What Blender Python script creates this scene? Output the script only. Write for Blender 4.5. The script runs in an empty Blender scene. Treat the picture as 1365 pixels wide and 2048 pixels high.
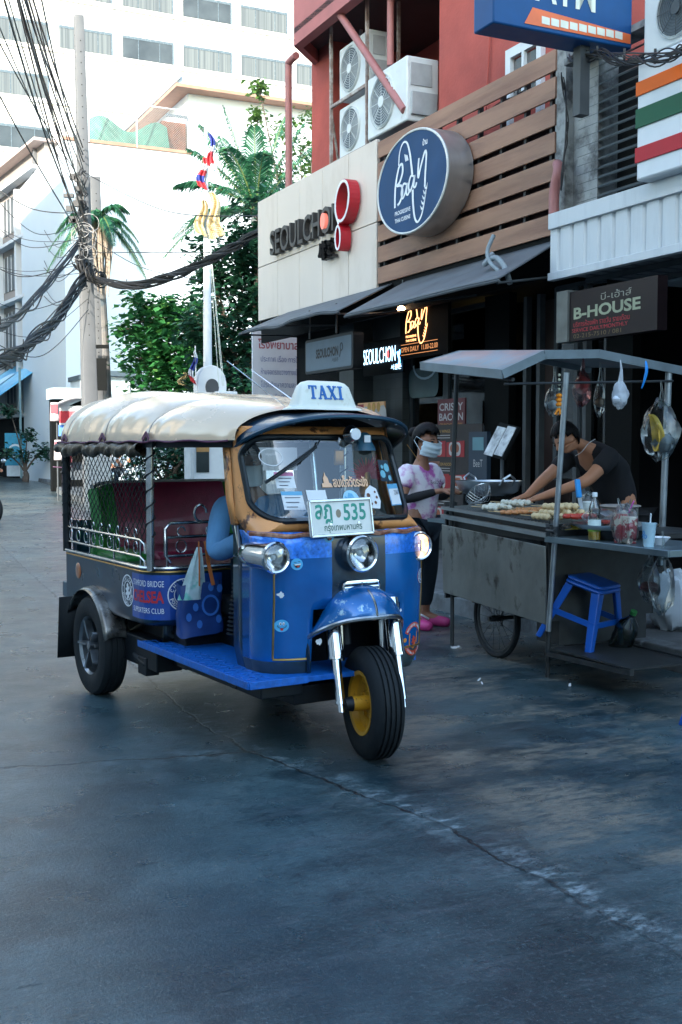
import bpy, math, random, mathutils
from mathutils import Vector, Matrix
random.seed(7)
PI = math.pi
SC = bpy.context.scene
# ---------------------------------------------------------------- camera, sky, sun, exposure
FPX = 2250.0
CAM_H = 1.45
PITCH = math.atan(129 / FPX)
cd = bpy.data.cameras.new('camera'); cam = bpy.data.objects.new('camera', cd)
SC.collection.objects.link(cam); SC.camera = cam
cam.location = (0, 0, CAM_H); cam.rotation_euler = (PI / 2 - PITCH, 0, 0)
cd.sensor_fit = 'VERTICAL'; cd.sensor_height = 24; cd.lens = 24 * FPX / 2048
cd.clip_start = 0.05; cd.clip_end = 3000
SC.render.resolution_x = 682; SC.render.resolution_y = 1024
VPA = math.atan2(1082, FPX)                    # the street runs this far left of the view
SV = Vector((-math.sin(VPA), math.cos(VPA), 0)) # along the street, away
TV = Vector((math.cos(VPA), math.sin(VPA), 0))  # across, to the right
SA = math.atan2(-SV.y, -SV.x)                   # street frame: local x = toward the camera, y = into the shops
SUN_ELEV = math.radians(20)
SUN_H = (SV * -0.62 + TV * -0.78).normalized()  # horizontal direction TO the sun
w = bpy.data.worlds.new('World'); SC.world = w; w.use_nodes = True
nt = w.node_tree; nt.nodes.clear()
sk = nt.nodes.new('ShaderNodeTexSky'); sk.sky_type = 'NISHITA'; sk.sun_disc = False
sk.sun_elevation = SUN_ELEV; sk.sun_rotation = math.atan2(SUN_H.x, SUN_H.y)
sk.air_density = 1.0; sk.dust_density = 1.0; sk.ozone_density = 0.4
bg = nt.nodes.new('ShaderNodeBackground'); bg.inputs['Strength'].default_value = 0.15
wo = nt.nodes.new('ShaderNodeOutputWorld')
tn = nt.nodes.new('ShaderNodeMix'); tn.data_type = 'RGBA'; tn.blend_type = 'MULTIPLY'; tn.inputs[0].default_value = 1; tn.inputs[7].default_value = (.90, .99, 1.0, 1)
nt.links.new(sk.outputs[0], tn.inputs[6]); nt.links.new(tn.outputs[2], bg.inputs[0]); nt.links.new(bg.outputs[0], wo.inputs[0])
sl = bpy.data.lights.new('sun', 'SUN'); sl.energy = 2.0; sl.angle = math.radians(0.5); sl.color = (1, .93, .84)
so = bpy.data.objects.new('sun', sl); SC.collection.objects.link(so)
sd = (SUN_H * math.cos(SUN_ELEV) + Vector((0, 0, math.sin(SUN_ELEV))))
so.rotation_euler = sd.to_track_quat('Z', 'Y').to_euler(); so.location = (0, 0, 60)
SC.view_settings.view_transform = 'Standard'; SC.view_settings.look = 'None'
SC.view_settings.gamma = 1; SC.view_settings.exposure = 2.55

# ---------------------------------------------------------------- helpers: coordinates
def W(u, t, z=0): return SV * -u + TV * t + Vector((0, 0, z))
_F = Vector((0, math.cos(PITCH), -math.sin(PITCH))); _U = Vector((0, math.sin(PITCH), math.cos(PITCH)))
def ray(px, py): return Vector(((px - 682.5) / FPX, 0, 0)) + _U * ((1024 - py) / FPX) + _F
C0 = Vector((0, 0, CAM_H))
def onT(px, py, t):
    d = ray(px, py); k = (t - C0.dot(TV)) / d.dot(TV); p = C0 + d * k; return (-p.dot(SV), p.z)
def onU(px, py, u):
    d = ray(px, py); k = (-u - C0.dot(SV)) / d.dot(SV); p = C0 + d * k; return (p.dot(TV), p.z)
def atD(px, py, D):
    d = ray(px, py); return C0 + d * (D / d.y)
def UT(p): return (-p.dot(SV), p.dot(TV), p.z)

# ---------------------------------------------------------------- helpers: materials
MATS = {}
def mat(name, col, rough=.6, metal=0, var=.12, scale=8, bump=0.0, bscale=60, emit=None, es=1, coat=0, spec=.5,
        col2=None, mixs=3, thr=(.45, .65), trans=0, alpha=1, stretch=None):
    if name in MATS: return MATS[name]
    m = bpy.data.materials.new(name); m.use_nodes = True; n = m.node_tree; b = n.nodes['Principled BSDF']
    L = n.links.new
    tc = n.nodes.new('ShaderNodeTexCoord'); mp = n.nodes.new('ShaderNodeMapping')
    L(tc.outputs['Object'], mp.inputs['Vector'])
    if stretch: mp.inputs['Scale'].default_value = stretch
    rgb = n.nodes.new('ShaderNodeRGB'); rgb.outputs[0].default_value = (*col, 1); out = rgb.outputs[0]
    if col2:
        nz = n.nodes.new('ShaderNodeTexNoise'); nz.inputs['Scale'].default_value = mixs; nz.inputs['Detail'].default_value = 8
        nz.inputs['Roughness'].default_value = .65
        L(mp.outputs[0], nz.inputs['Vector'])
        mr = n.nodes.new('ShaderNodeMapRange'); mr.inputs[1].default_value = thr[0]; mr.inputs[2].default_value = thr[1]
        L(nz.outputs['Fac'], mr.inputs[0])
        mx = n.nodes.new('ShaderNodeMix'); mx.data_type = 'RGBA'; L(mr.outputs[0], mx.inputs[0])
        L(out, mx.inputs[6]); mx.inputs[7].default_value = (*col2, 1); out = mx.outputs[2]
    if var:
        n2 = n.nodes.new('ShaderNodeTexNoise'); n2.inputs['Scale'].default_value = scale; n2.inputs['Detail'].default_value = 6
        L(mp.outputs[0], n2.inputs['Vector'])
        m2 = n.nodes.new('ShaderNodeMapRange'); m2.inputs[1].default_value = .25; m2.inputs[2].default_value = .75
        m2.inputs[3].default_value = 1 - var; m2.inputs[4].default_value = 1 + var; L(n2.outputs['Fac'], m2.inputs[0])
        hs = n.nodes.new('ShaderNodeHueSaturation'); L(out, hs.inputs['Color']); L(m2.outputs[0], hs.inputs['Value']); out = hs.outputs[0]
        m3 = n.nodes.new('ShaderNodeMapRange'); m3.inputs[3].default_value = max(.02, rough - .1); m3.inputs[4].default_value = min(1, rough + .12)
        L(n2.outputs['Fac'], m3.inputs[0]); L(m3.outputs[0], b.inputs['Roughness'])
    else: b.inputs['Roughness'].default_value = rough
    L(out, b.inputs['Base Color'])
    b.inputs['Metallic'].default_value = metal; b.inputs['Specular IOR Level'].default_value = spec
    b.inputs['Coat Weight'].default_value = coat; b.inputs['Coat Roughness'].default_value = .08
    if trans: b.inputs['Transmission Weight'].default_value = trans
    if alpha < 1: b.inputs['Alpha'].default_value = alpha
    if bump:
        n3 = n.nodes.new('ShaderNodeTexNoise'); n3.inputs['Scale'].default_value = bscale; n3.inputs['Detail'].default_value = 5
        L(mp.outputs[0], n3.inputs['Vector']); bp = n.nodes.new('ShaderNodeBump'); bp.inputs['Strength'].default_value = bump
        bp.inputs['Distance'].default_value = .01; L(n3.outputs['Fac'], bp.inputs['Height']); L(bp.outputs[0], b.inputs['Normal'])
    if emit:
        b.inputs['Emission Color'].default_value = (*emit, 1); b.inputs['Emission Strength'].default_value = es
    MATS[name] = m; return m
def glass_mat(name, tint=(1, 1, 1), refl=.12, rough=.02):
    if name in MATS: return MATS[name]
    m = bpy.data.materials.new(name); m.use_nodes = True; n = m.node_tree; n.nodes.clear(); L = n.links.new
    o = n.nodes.new('ShaderNodeOutputMaterial'); tr = n.nodes.new('ShaderNodeBsdfTransparent'); tr.inputs[0].default_value = (*tint, 1)
    gl = n.nodes.new('ShaderNodeBsdfGlossy'); gl.inputs['Roughness'].default_value = rough
    fr = n.nodes.new('ShaderNodeLayerWeight'); fr.inputs['Blend'].default_value = .25
    mr = n.nodes.new('ShaderNodeMapRange'); mr.inputs[3].default_value = refl; mr.inputs[4].default_value = 1
    mx = n.nodes.new('ShaderNodeMixShader'); L(fr.outputs['Fresnel'], mr.inputs[0]); L(mr.outputs[0], mx.inputs[0])
    L(tr.outputs[0], mx.inputs[1]); L(gl.outputs[0], mx.inputs[2]); L(mx.outputs[0], o.inputs[0])
    MATS[name] = m; return m
def leaf_mat(name, c1, c2, c3=None):
    m = bpy.data.materials.new(name); m.use_nodes = True; n = m.node_tree; b = n.nodes['Principled BSDF']; L = n.links.new
    g = n.nodes.new('ShaderNodeNewGeometry'); cr = n.nodes.new('ShaderNodeValToRGB'); L(g.outputs['Random Per Island'], cr.inputs[0])
    cr.color_ramp.elements[0].color = (*c1, 1); cr.color_ramp.elements[1].color = (*c2, 1)
    if c3: e = cr.color_ramp.elements.new(.92); e.color = (*c2, 1); cr.color_ramp.elements[-1].color = (*c3, 1)
    L(cr.outputs[0], b.inputs['Base Color']); b.inputs['Roughness'].default_value = .45; b.inputs['Specular IOR Level'].default_value = .35
    tl = n.nodes.new('ShaderNodeBsdfTranslucent'); L(cr.outputs[0], tl.inputs[0]); mx = n.nodes.new('ShaderNodeMixShader')
    mx.inputs[0].default_value = .3; L(b.outputs[0], mx.inputs[1]); L(tl.outputs[0], mx.inputs[2])
    L(mx.outputs[0], n.nodes['Material Output'].inputs[0]); MATS[name] = m; return m

# ---------------------------------------------------------------- helpers: objects
def tag(o, label=None, cat=None, group=None, kind=None):
    if label: o['label'] = label
    if cat: o['category'] = cat
    if group: o['group'] = group
    if kind: o['kind'] = kind
    return o
def thing(name, label, cat, loc=(0, 0, 0), rz=0, group=None):
    o = bpy.data.objects.new(name, None); SC.collection.objects.link(o); o.location = loc; o.rotation_euler = (0, 0, rz)
    o.empty_display_size = .2
    return tag(o, label, cat, group)
def sthing(name, label, cat, u, t, z=0, group=None): return thing(name, label, cat, W(u, t, z), SA, group)
def dup(o, parent=None, loc=None, rz=None, label=None):
    c = o.copy(); SC.collection.objects.link(c); c.parent = parent
    if loc is not None: c.location = loc
    if rz is not None: c.rotation_euler = (0, 0, rz)
    if label: c['label'] = label
    for ch in [x for x in bpy.data.objects if x.parent == o]: dup(ch, c)
    return c
class MB:
    def __init__(s): s.v = []; s.f = []; s.m = []; s.i = 0
    def add(s, vs, fs):
        k = len(s.v); s.v += [tuple(p) for p in vs]; s.f += [tuple(a + k for a in f) for f in fs]; s.m += [s.i] * len(fs); return s
    def box(s, x0, x1, y0, y1, z0, z1):
        vs = [(x, y, z) for x in (x0, x1) for y in (y0, y1) for z in (z0, z1)]
        return s.add(vs, [(0, 1, 3, 2), (4, 6, 7, 5), (0, 4, 5, 1), (2, 3, 7, 6), (0, 2, 6, 4), (1, 5, 7, 3)])
    def obox(s, c, size, M=None):
        h = [a / 2 for a in size]; vs = [Vector((x * h[0], y * h[1], z * h[2])) for x in (-1, 1) for y in (-1, 1) for z in (-1, 1)]
        if M: vs = [M @ v for v in vs]
        return s.add([v + Vector(c) for v in vs], [(0, 1, 3, 2), (4, 6, 7, 5), (0, 4, 5, 1), (2, 3, 7, 6), (0, 2, 6, 4), (1, 5, 7, 3)])
    def beam(s, a, b, w, h):
        a = Vector(a); b = Vector(b); d = b - a; q = d.to_track_quat('X', 'Z').to_matrix()
        return s.obox((a + b) / 2, (d.length, w, h), q)
    def tube(s, pts, r, n=8, closed=False, caps=True):
        pts = [Vector(p) for p in pts]; N = len(pts); rr = r if isinstance(r, (list, tuple)) else [r] * N
        vs = []; fs = []; prev = None
        for i, p in enumerate(pts):
            if closed: d = pts[(i + 1) % N] - pts[i - 1]
            else: d = pts[min(i + 1, N - 1)] - pts[max(i - 1, 0)]
            d = d.normalized() if d.length > 1e-9 else Vector((0, 0, 1))
            if prev is None:
                a = d.orthogonal().normalized()
            else:
                a = prev - d * prev.dot(d); a = a.normalized() if a.length > 1e-6 else d.orthogonal().normalized()
            prev = a; b = d.cross(a)
            for k in range(n): th = 2 * PI * k / n; vs.append(p + (a * math.cos(th) + b * math.sin(th)) * rr[i])
        M = N if closed else N - 1
        for i in range(M):
            j = (i + 1) % N
            for k in range(n): k2 = (k + 1) % n; fs.append((i * n + k, i * n + k2, j * n + k2, j * n + k))
        if caps and not closed: fs.append(tuple(range(n - 1, -1, -1))); fs.append(tuple((N - 1) * n + k for k in range(n)))
        return s.add(vs, fs)
    def cyl(s, p0, p1, r0, r1=None, n=16): return s.tube([p0, p1], [r0, r0 if r1 is None else r1], n)
    def lathe(s, prof, o=(0, 0, 0), ax='Z', n=24, arc=(0, 2 * PI)):
        vs = []; fs = []; full = abs(arc[1] - arc[0] - 2 * PI) < 1e-6; cols = n if full else n + 1; o = Vector(o)
        if isinstance(ax, str): q = {'Z': Matrix.Identity(3), 'X': Matrix(((0, 0, 1), (0, 1, 0), (-1, 0, 0))), 'Y': Matrix(((1, 0, 0), (0, 0, 1), (0, -1, 0)))}[ax]
        else: q = Vector(ax).to_track_quat('Z', 'Y').to_matrix()
        for k in range(cols):
            th = arc[0] + (arc[1] - arc[0]) * k / n
            for r, h in prof: vs.append(o + q @ Vector((r * math.cos(th), r * math.sin(th), h)))
        P = len(prof)
        for k in range(n):
            k2 = (k + 1) % cols
            for j in range(P - 1): fs.append((k * P + j, k2 * P + j, k2 * P + j + 1, k * P + j + 1))
        return s.add(vs, fs)
    def ball(s, c, r, n=12, sc=(1, 1, 1)):
        vs = []; fs = []; m = max(4, n // 2)
        for i in range(m + 1):
            ph = PI * i / m
            for k in range(n): th = 2 * PI * k / n; vs.append((c[0] + r * sc[0] * math.sin(ph) * math.cos(th), c[1] + r * sc[1] * math.sin(ph) * math.sin(th), c[2] + r * sc[2] * math.cos(ph)))
        for i in range(m):
            for k in range(n): k2 = (k + 1) % n; fs.append((i * n + k, (i + 1) * n + k, (i + 1) * n + k2, i * n + k2))
        return s.add(vs, fs)
    def grid(s, fn, us, vs_, flip=False):
        V = [fn(a, b) for a in us for b in vs_]; n = len(vs_); F = []
        for i in range(len(us) - 1):
            for j in range(n - 1):
                q = (i * n + j, (i + 1) * n + j, (i + 1) * n + j + 1, i * n + j + 1); F.append(q[::-1] if flip else q)
        return s.add(V, F)
    def slab(s, poly, T, c0, c1):     # 2-D polygon through map T(a,b,c), extruded from c0 to c1
        n = len(poly); vs = [T(a, b, c0) for a, b in poly] + [T(a, b, c1) for a, b in poly]
        fs = [tuple(range(n, 2 * n)), tuple(range(n - 1, -1, -1))] + [(i, (i + 1) % n, n + (i + 1) % n, n + i) for i in range(n)]
        return s.add(vs, fs)
    def ribbon(s, pts, w, T, c0, c1):
        n = len(pts); ws = w if isinstance(w, (list, tuple)) else [w] * n
        L = []; R = []
        for i in range(n):
            a = pts[max(i - 1, 0)]; b = pts[min(i + 1, n - 1)]; dx, dy = b[0] - a[0], b[1] - a[1]; l = math.hypot(dx, dy) or 1
            nx, ny = -dy / l * ws[i] / 2, dx / l * ws[i] / 2; L.append((pts[i][0] + nx, pts[i][1] + ny)); R.append((pts[i][0] - nx, pts[i][1] - ny))
        for i in range(n - 1): s.slab([L[i], R[i], R[i + 1], L[i + 1]], T, c0, c1)
        return s
    def text(s, body, T, x, y, w, h, c0=.003, c1=None, bold=0):
        vs, fs, bb = glyph(body, bold); k = len(vs)
        def mp(p, c): return T(x + w * p[0], y + h * p[1], c)
        if c1 is None: return s.add([mp(p, c0) for p in vs], fs)
        ed = {}
        for f in fs:
            for a, b in zip(f, f[1:] + f[:1]): ed[(a, b)] = 1
        side = [(a, b, b + k, a + k) for (a, b) in ed if (b, a) not in ed]
        return s.add([mp(p, c0) for p in vs] + [mp(p, c1) for p in vs], [tuple(a + k for a in f) for f in fs] + side)
    def build(s, name, mats, parent=None, smooth=None, bevel=0, loc=None, rz=None, solid=0, sub=0):
        me = bpy.data.meshes.new(name); me.from_pydata(s.v, [], s.f)
        if not isinstance(mats, (list, tuple)): mats = [mats]
        for m in mats: me.materials.append(m)
        if len(mats) > 1: me.polygons.foreach_set('material_index', s.m)
        if smooth is None: smooth = 35
        if smooth:
            me.polygons.foreach_set('use_smooth', [True] * len(me.polygons)); me.update(); me.set_sharp_from_angle(angle=math.radians(smooth))
        me.update()
        o = bpy.data.objects.new(name, me); SC.collection.objects.link(o)
        if parent: o.parent = parent
        if loc is not None: o.location = loc
        if rz is not None: o.rotation_euler = (0, 0, rz)
        if solid: md = o.modifiers.new('s', 'SOLIDIFY'); md.thickness = solid; md.offset = 0
        if bevel:
            md = o.modifiers.new('b', 'BEVEL'); md.width = bevel; md.segments = 2; md.limit_method = 'ANGLE'; md.angle_limit = .6
            md.harden_normals = False
        if sub: md = o.modifiers.new('u', 'SUBSURF'); md.levels = sub; md.render_levels = sub
        return o
_G = {}
def glyph(body, bold=0):
    k = (body, bold)
    if k in _G: return _G[k]
    cu = bpy.data.curves.new('t', 'FONT'); cu.body = body; cu.resolution_u = 3; cu.offset = bold; cu.fill_mode = 'FRONT'
    ob = bpy.data.objects.new('t', cu); SC.collection.objects.link(ob); bpy.context.view_layer.update()
    me = bpy.data.meshes.new_from_object(ob.evaluated_get(bpy.context.evaluated_depsgraph_get()))
    vs = [tuple(v.co)[:2] for v in me.vertices]; fs = [tuple(p.vertices) for p in me.polygons]
    bpy.data.objects.remove(ob); bpy.data.curves.remove(cu); bpy.data.meshes.remove(me)
    x0 = min(v[0] for v in vs); x1 = max(v[0] for v in vs); y0 = min(v[1] for v in vs); y1 = max(v[1] for v in vs)
    vs = [((a - x0) / (x1 - x0), (b - y0) / (y1 - y0)) for a, b in vs]
    _G[k] = (vs, fs, (x1 - x0) / (y1 - y0)); return _G[k]
def plane(o, a, b):
    o = Vector(o); a = Vector(a).normalized(); b = Vector(b).normalized(); n = a.cross(b)
    return lambda x, y, c=0: o + a * x + b * y + n * c
def circ(cx, cy, r, n=24, ry=None): return [(cx + r * math.cos(2 * PI * k / n), cy + (ry or r) * math.sin(2 * PI * k / n)) for k in range(n)]
def rrect(x0, x1, y0, y1, r, k=5):
    P = []
    for cx, cy, a in ((x1 - r, y1 - r, 0), (x0 + r, y1 - r, 90), (x0 + r, y0 + r, 180), (x1 - r, y0 + r, 270)):
        for i in range(k + 1): th = math.radians(a + 90 * i / k); P.append((cx + r * math.cos(th), cy + r * math.sin(th)))
    return P
def spline(pts, n=8):
    P = [Vector(p) for p in pts]; out = []
    for i in range(len(P) - 1):
        a = P[max(i - 1, 0)]; b = P[i]; c = P[i + 1]; d = P[min(i + 2, len(P) - 1)]
        for k in range(n):
            t = k / n; out.append(.5 * ((2 * b) + (c - a) * t + (2 * a - 5 * b + 4 * c - d) * t * t + (3 * b - a - 3 * c + d) * t ** 3))
    out.append(P[-1]); return out
def sp2(pts, n=6): return [(p.x, p.y) for p in spline([(a, b, 0) for a, b in pts], n)]
def lerp(a, b, t): return a + (b - a) * t
def pw(x, pts):
    if x <= pts[0][0]: return pts[0][1]
    for (a, b), (c, d) in zip(pts, pts[1:]):
        if x <= c: return b + (d - b) * (x - a) / (c - a)
    return pts[-1][1]
def skin(joints, edges, name, m, parent, sub=2, root=None, smoothm=0):
    me = bpy.data.meshes.new(name); keys = list(joints); idx = {k: i for i, k in enumerate(keys)}
    me.from_pydata([joints[k][0] for k in keys], [(idx[a], idx[b]) for a, b in edges], [])
    ob = bpy.data.objects.new(name, me); SC.collection.objects.link(ob)
    sm = ob.modifiers.new('k', 'SKIN'); sm.use_smooth_shade = True; sm.branch_smoothing = .6
    lay = me.skin_vertices[0] if me.skin_vertices else None
    if lay is None:
        bpy.context.view_layer.objects.active = ob
        import bmesh
        bm = bmesh.new(); bm.from_mesh(me); bm.verts.layers.skin.verify(); bm.to_mesh(me); bm.free(); lay = me.skin_vertices[0]
    for i, k in enumerate(keys):
        r = joints[k][1]; lay.data[i].radius = (r, r) if not isinstance(r, (tuple, list)) else r; lay.data[i].use_root = (k == (root or keys[0]))
    sb = ob.modifiers.new('u', 'SUBSURF'); sb.levels = sub; sb.render_levels = sub
    bpy.context.view_layer.update()
    m2 = bpy.data.meshes.new_from_object(ob.evaluated_get(bpy.context.evaluated_depsgraph_get()))
    bpy.data.objects.remove(ob); m2.name = name
    m2.materials.clear(); m2.materials.append(m)
    m2.polygons.foreach_set('use_smooth', [True] * len(m2.polygons))
    o = bpy.data.objects.new(name, m2); SC.collection.objects.link(o)
    if parent: o.parent = parent
    return o
# ================================================================= TUK-TUK (local x forward, y left, z up; origin on the rear axle)
def build_tuk():
    a0 = math.radians(-58.14)
    R = thing('tuk_tuk', 'blue and orange three wheeled taxi with cream canopy stopped in the road', 'tuk-tuk', (-0.917, 6.907, 0), a0)
    blue = mat('blue_paint', (.001, .10, .36), .20, .35, .2, 5, 0, coat=.7, col2=(.004, .16, .46), mixs=1.2, thr=(.4, .9))
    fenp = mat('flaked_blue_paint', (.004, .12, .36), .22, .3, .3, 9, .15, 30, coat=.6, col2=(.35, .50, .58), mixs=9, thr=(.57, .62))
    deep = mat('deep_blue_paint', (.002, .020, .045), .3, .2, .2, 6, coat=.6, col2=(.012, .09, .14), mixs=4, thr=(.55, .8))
    foil = mat('blue_dotted_film', (.015, .18, .70), .3, .3, .4, 60, coat=.6, col2=(.1, .33, .8), mixs=14, thr=(.5, .7))
    orange = mat('orange_paint', (.80, .33, .10), .4, 0, .1, 5, .1, col2=(.13, .045, .02), mixs=7, thr=(.57, .62), coat=.2)
    rust = mat('rust_edge', (.2, .06, .03), .7, 0, .4, 18, .4, col2=(.55, .3, .2), mixs=14)
    dark = mat('dark_metal', (.010, .014, .018), .5, .4, .3, 9)
    blk = mat('black_rubber', (.009, .012, .014), .65, 0, .15, 20, .15, 40, spec=.3)
    chrome = mat('chrome', (.75, .76, .78), .12, 1, .15, 12)
    chromed = mat('worn_chrome', (.5, .5, .5), .22, 1, .3, 18)
    visorm = mat('visor_paint', (.006, .03, .06), .3, .3, .2, 10, coat=.35)
    cream = mat('cream_vinyl', (.76, .56, .38), .25, .22, .05, 3, .12, 14, coat=.3)
    seatm = mat('maroon_vinyl', (.20, .010, .045), .35, 0, .2, 12, .5, 120, coat=.2)
    seatg = mat('green_vinyl', (.015, .20, .025), .35, 0, .2, 12, .5, 120, coat=.2)
    gold = mat('gold_trim', (.5, .3, .1), .35, 1, .2, 20)
    # --- floor and underbody
    m = MB(); m.box(.62, 1.93, -.60, .15, .375, .40); m.box(.62, 1.75, .15, .44, .375, .40)
    for k in range(26):
        for j in range(3): m.obox((.66 + k * .048, -.575 + j * .05, .403), (.03, .008, .004), Matrix.Rotation(.7 if (k + j) % 2 else -.7, 3, 'Z'))
    m.box(.62, 1.93, -.608, -.60, .372, .407); m.box(1.93, 1.938, -.60, -.30, .372, .407)
    m.build('floor_board', mat('blue_step', (.002, .11, .44), .45, 0, .3, 30, .3), R, bevel=.003)
    m = MB(); m.box(-.5, .9, -.45, .45, .27, .50); m.box(.9, 1.60, -.5, .35, .30, .372); m.box(1.6, 1.85, -.5, -.28, .30, .372); m.box(.25, .75, -.55, -.40, .24, .40); m.beam((.9, 0, .33), (1.75, 0, .34), .5, .05)  # wide pan boxes added underneath to deepen the shade on the road
    m.cyl((-.05, -.5, .29), (-.05, .5, .29), .05); m.box(-.2, .12, -.18, .18, .18, .42); m.tube([(.2, -.48, .33), (.45, -.54, .28), (.6, -.54, .26)], .025)
    m.cyl((-.05, -.42, .3), (.35, -.42, .45), .035); m.box(.5, .62, -.56, -.48, .2, .3); m.box(1.2, 1.8, -.3, .3, .24, .33)
    m.build('chassis', dark, R, bevel=.006)
    m = MB(); m.grid(lambda a, b: Vector((.72 + .02 * b, -.50 + a * .44, .40 + .2 * b)), [0, .5, 1], [0, 1]); m.tube(rr3((.735, -.48, .43), (0, 1, 0), (0, 0, 1), .38, .15), .008, 6, True)
    m.build('battery_box_cover', mat('brushed_steel_dark', (.10, .13, .13), .35, .8, .3, 10), R, solid=.02)
    # --- tub
    RC = .16; LA = RC * PI / 2
    def per(a, off=0):
        if a < 0: return (.85 - RC + a, -.62 - off)
        if a < LA: th = a / RC; return (.85 - RC + (RC + off) * math.sin(th), -.62 + RC - (RC + off) * math.cos(th))
        return (.85 + off, -.62 + RC + a - LA)
    half = [per(a) for a in (-1.22, -.9, -.6, -.3, 0, .04, .08, .12, .16, .2, LA, .4, .55, LA + .46)]
    ring = half + [(x, -y) for x, y in half[::-1][1:]]
    m = MB(); N = len(ring); zz = [.50, .53, .66, .80]; ins = [.03, 0, 0, 0]
    for z, k in zip(zz, ins): m.v += [(x - (k if x > .5 else 0), y * (1 - k), z) for x, y in ring]
    for r in range(3):
        for i in range(N): m.f.append((r * N + i, r * N + (i + 1) % N, (r + 1) * N + (i + 1) % N, (r + 1) * N + i)); m.m.append(0)
    m.f.append(tuple(range(N - 1, -1, -1))); m.m.append(0); m.f.append(tuple(3 * N + i for i in range(N))); m.m.append(0)
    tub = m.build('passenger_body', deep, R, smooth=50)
    for z, r, mm, nm in ((.812, .011, chromed, 'rim_tube'), (.792, .005, gold, 'gold_line')):
        MB().tube([(x, y, z) for x, y in [per(a, .004) for a in (-1.2, -.8, -.4, 0, .05, .1, .15, .2, LA, .5, .711)]], r, 8).build(nm, mm, R)
        MB().tube([(x, -y, z) for x, y in [per(a, .004) for a in (-1.2, -.8, -.4, 0, .05, .1, .15, .2, LA, .5, .711)]], r, 8).build(nm, mm, R)
    def Tp(a, b, c=0): x, y = per(a, c); return Vector((x, y, b))
    wht = mat('sticker_white', (.75, .78, .8), .4, 0, .06, 30); red = mat('sticker_red', (.5, .03, .04), .4, 0, .15, 30)
    navy = mat('sticker_blue', (.01, .06, .3), .35, 0, .25, 14, coat=.5)
    m = MB(); m.slab2 = 0
    for i in range(12): a = -.1 + i * .05; m.slab([(a, .535), (a + .05, .535), (a + .05, .775), (a, .775)], Tp, .001, .002)
    m.build('blue_banner', navy, tub)
    m = MB()
    def badge(m, T, cx, cy, r, top, bot, rx=1, o=.003):
        m.i = 0
        for r0, r1 in ((1, .93), (.62, .57)):
            P0 = circ(0, 0, r * r0, 32); P1 = circ(0, 0, r * r1, 32)
            for i in range(32):
                j = (i + 1) % 32; m.slab([(cx + P0[i][0] * rx, cy + P0[i][1]), (cx + P0[j][0] * rx, cy + P0[j][1]), (cx + P1[j][0] * rx, cy + P1[j][1]), (cx + P1[i][0] * rx, cy + P1[i][1])], T, o, o + .001)
        def arctext(s, up):
            n = len(s); span = min(2.4, .42 * n)
            for i, ch in enumerate(s):
                if ch == ' ': continue
                th = (PI / 2 + span / 2 - span * i / max(n - 1, 1)) if up else (-PI / 2 - span / 2 + span * i / max(n - 1, 1))
                ro = th - PI / 2 if up else th + PI / 2; rr = r * .775; h = r * .22; wd = h * .75
                def T2(a, b, c, th=th, ro=ro): x = a * math.cos(ro) - b * math.sin(ro); y = a * math.sin(ro) + b * math.cos(ro); return T(cx + (rr * math.cos(th) + x) * rx, cy + rr * math.sin(th) + y, c)
                m.text(ch, T2, -wd / 2, -h / 2, wd, h, o + .002, bold=.02)
        arctext(top, True); arctext(bot, False)
    LION = [(-.1, -.45), (-.02, -.2), (-.22, -.3), (-.3, -.18), (-.1, -.05), (-.28, .05), (-.2, .16), (-.05, .1), (-.12, .3), (.0, .42), (.12, .34), (.08, .18), (.25, .28), (.3, .16), (.12, .02), (.2, -.1), (.36, .0), (.4, .2), (.48, .05), (.4, -.18), (.2, -.22), (.26, -.45), (.1, -.35), (.04, -.48)]
    for a, rx in ((-.165, 1), (.275, 1)):
        badge(m, Tp, a, .668, .088, 'CHELSEA', 'FOOTBALL CLUB', rx)
        m.slab([(a + x * .1, .668 + y * .1) for x, y in LION], Tp, .004, .005)
    m.i = 0
    m.text('STAMFORD BRIDGE', Tp, -.075, .712, .245, .032, .004); m.text('SUPPORTERS CLUB', Tp, -.075, .570, .245, .028, .004)
    m.i = 1; m.text('CHELSEA', Tp, -.075, .625, .245, .065, .004, bold=.03)
    m.i = 2
    pass
    m.build('club_sticker', [wht, red, mat('grey_sticker', (.25, .28, .3), .5)], tub, smooth=0)
    m = MB(); m.ball((-.30, -.622, .70), .05, 14, (1, .12, 1)); m.build('side_marker_lamp', mat('amber_lens', (.35, .1, .02), .3, 0, .2, 20, coat=1), R)
    # --- rear mudguards, flaps, wheels
    tyre = MB(); Rr, Wd = .29, .15
    prof = [(.17, -Wd * .42), (.2, -Wd * .5), (.25, -Wd * .5), (.278, -Wd * .44), (.288, -Wd * .34)]
    for g in (-.22, 0, .22): prof += [(.29, Wd * (g - .05)), (.282, Wd * (g - .03)), (.282, Wd * (g + .03)), (.29, Wd * (g + .05))]
    prof += [(.288, Wd * .34), (.278, Wd * .44), (.25, Wd * .5), (.2, Wd * .5), (.17, Wd * .42)]
    tyre.lathe(prof, (0, 0, 0), 'Y', 48)
    rim = MB(); rim.lathe([(.02, -.045), (.05, -.05), (.06, -.02), (.12, -.02), (.135, -.06), (.155, -.07), (.172, -.068), (.175, -.05), (.16, .05), (.172, .066)], (0, 0, 0), 'Y', 40)
    for k in range(5):
        th = k * 2 * PI / 5; rim.beam((.045 * math.cos(th), .045, .045 * math.sin(th)), (.15 * math.cos(th), .058, .15 * math.sin(th)), .05, .012)
        rim.cyl((.06 * math.cos(th + .6), .02, .06 * math.sin(th + .6)), (.06 * math.cos(th + .6), .05, .06 * math.sin(th + .6)), .009)
    rim.cyl((0, 0, 0), (0, .07, 0), .03, .024)
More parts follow.
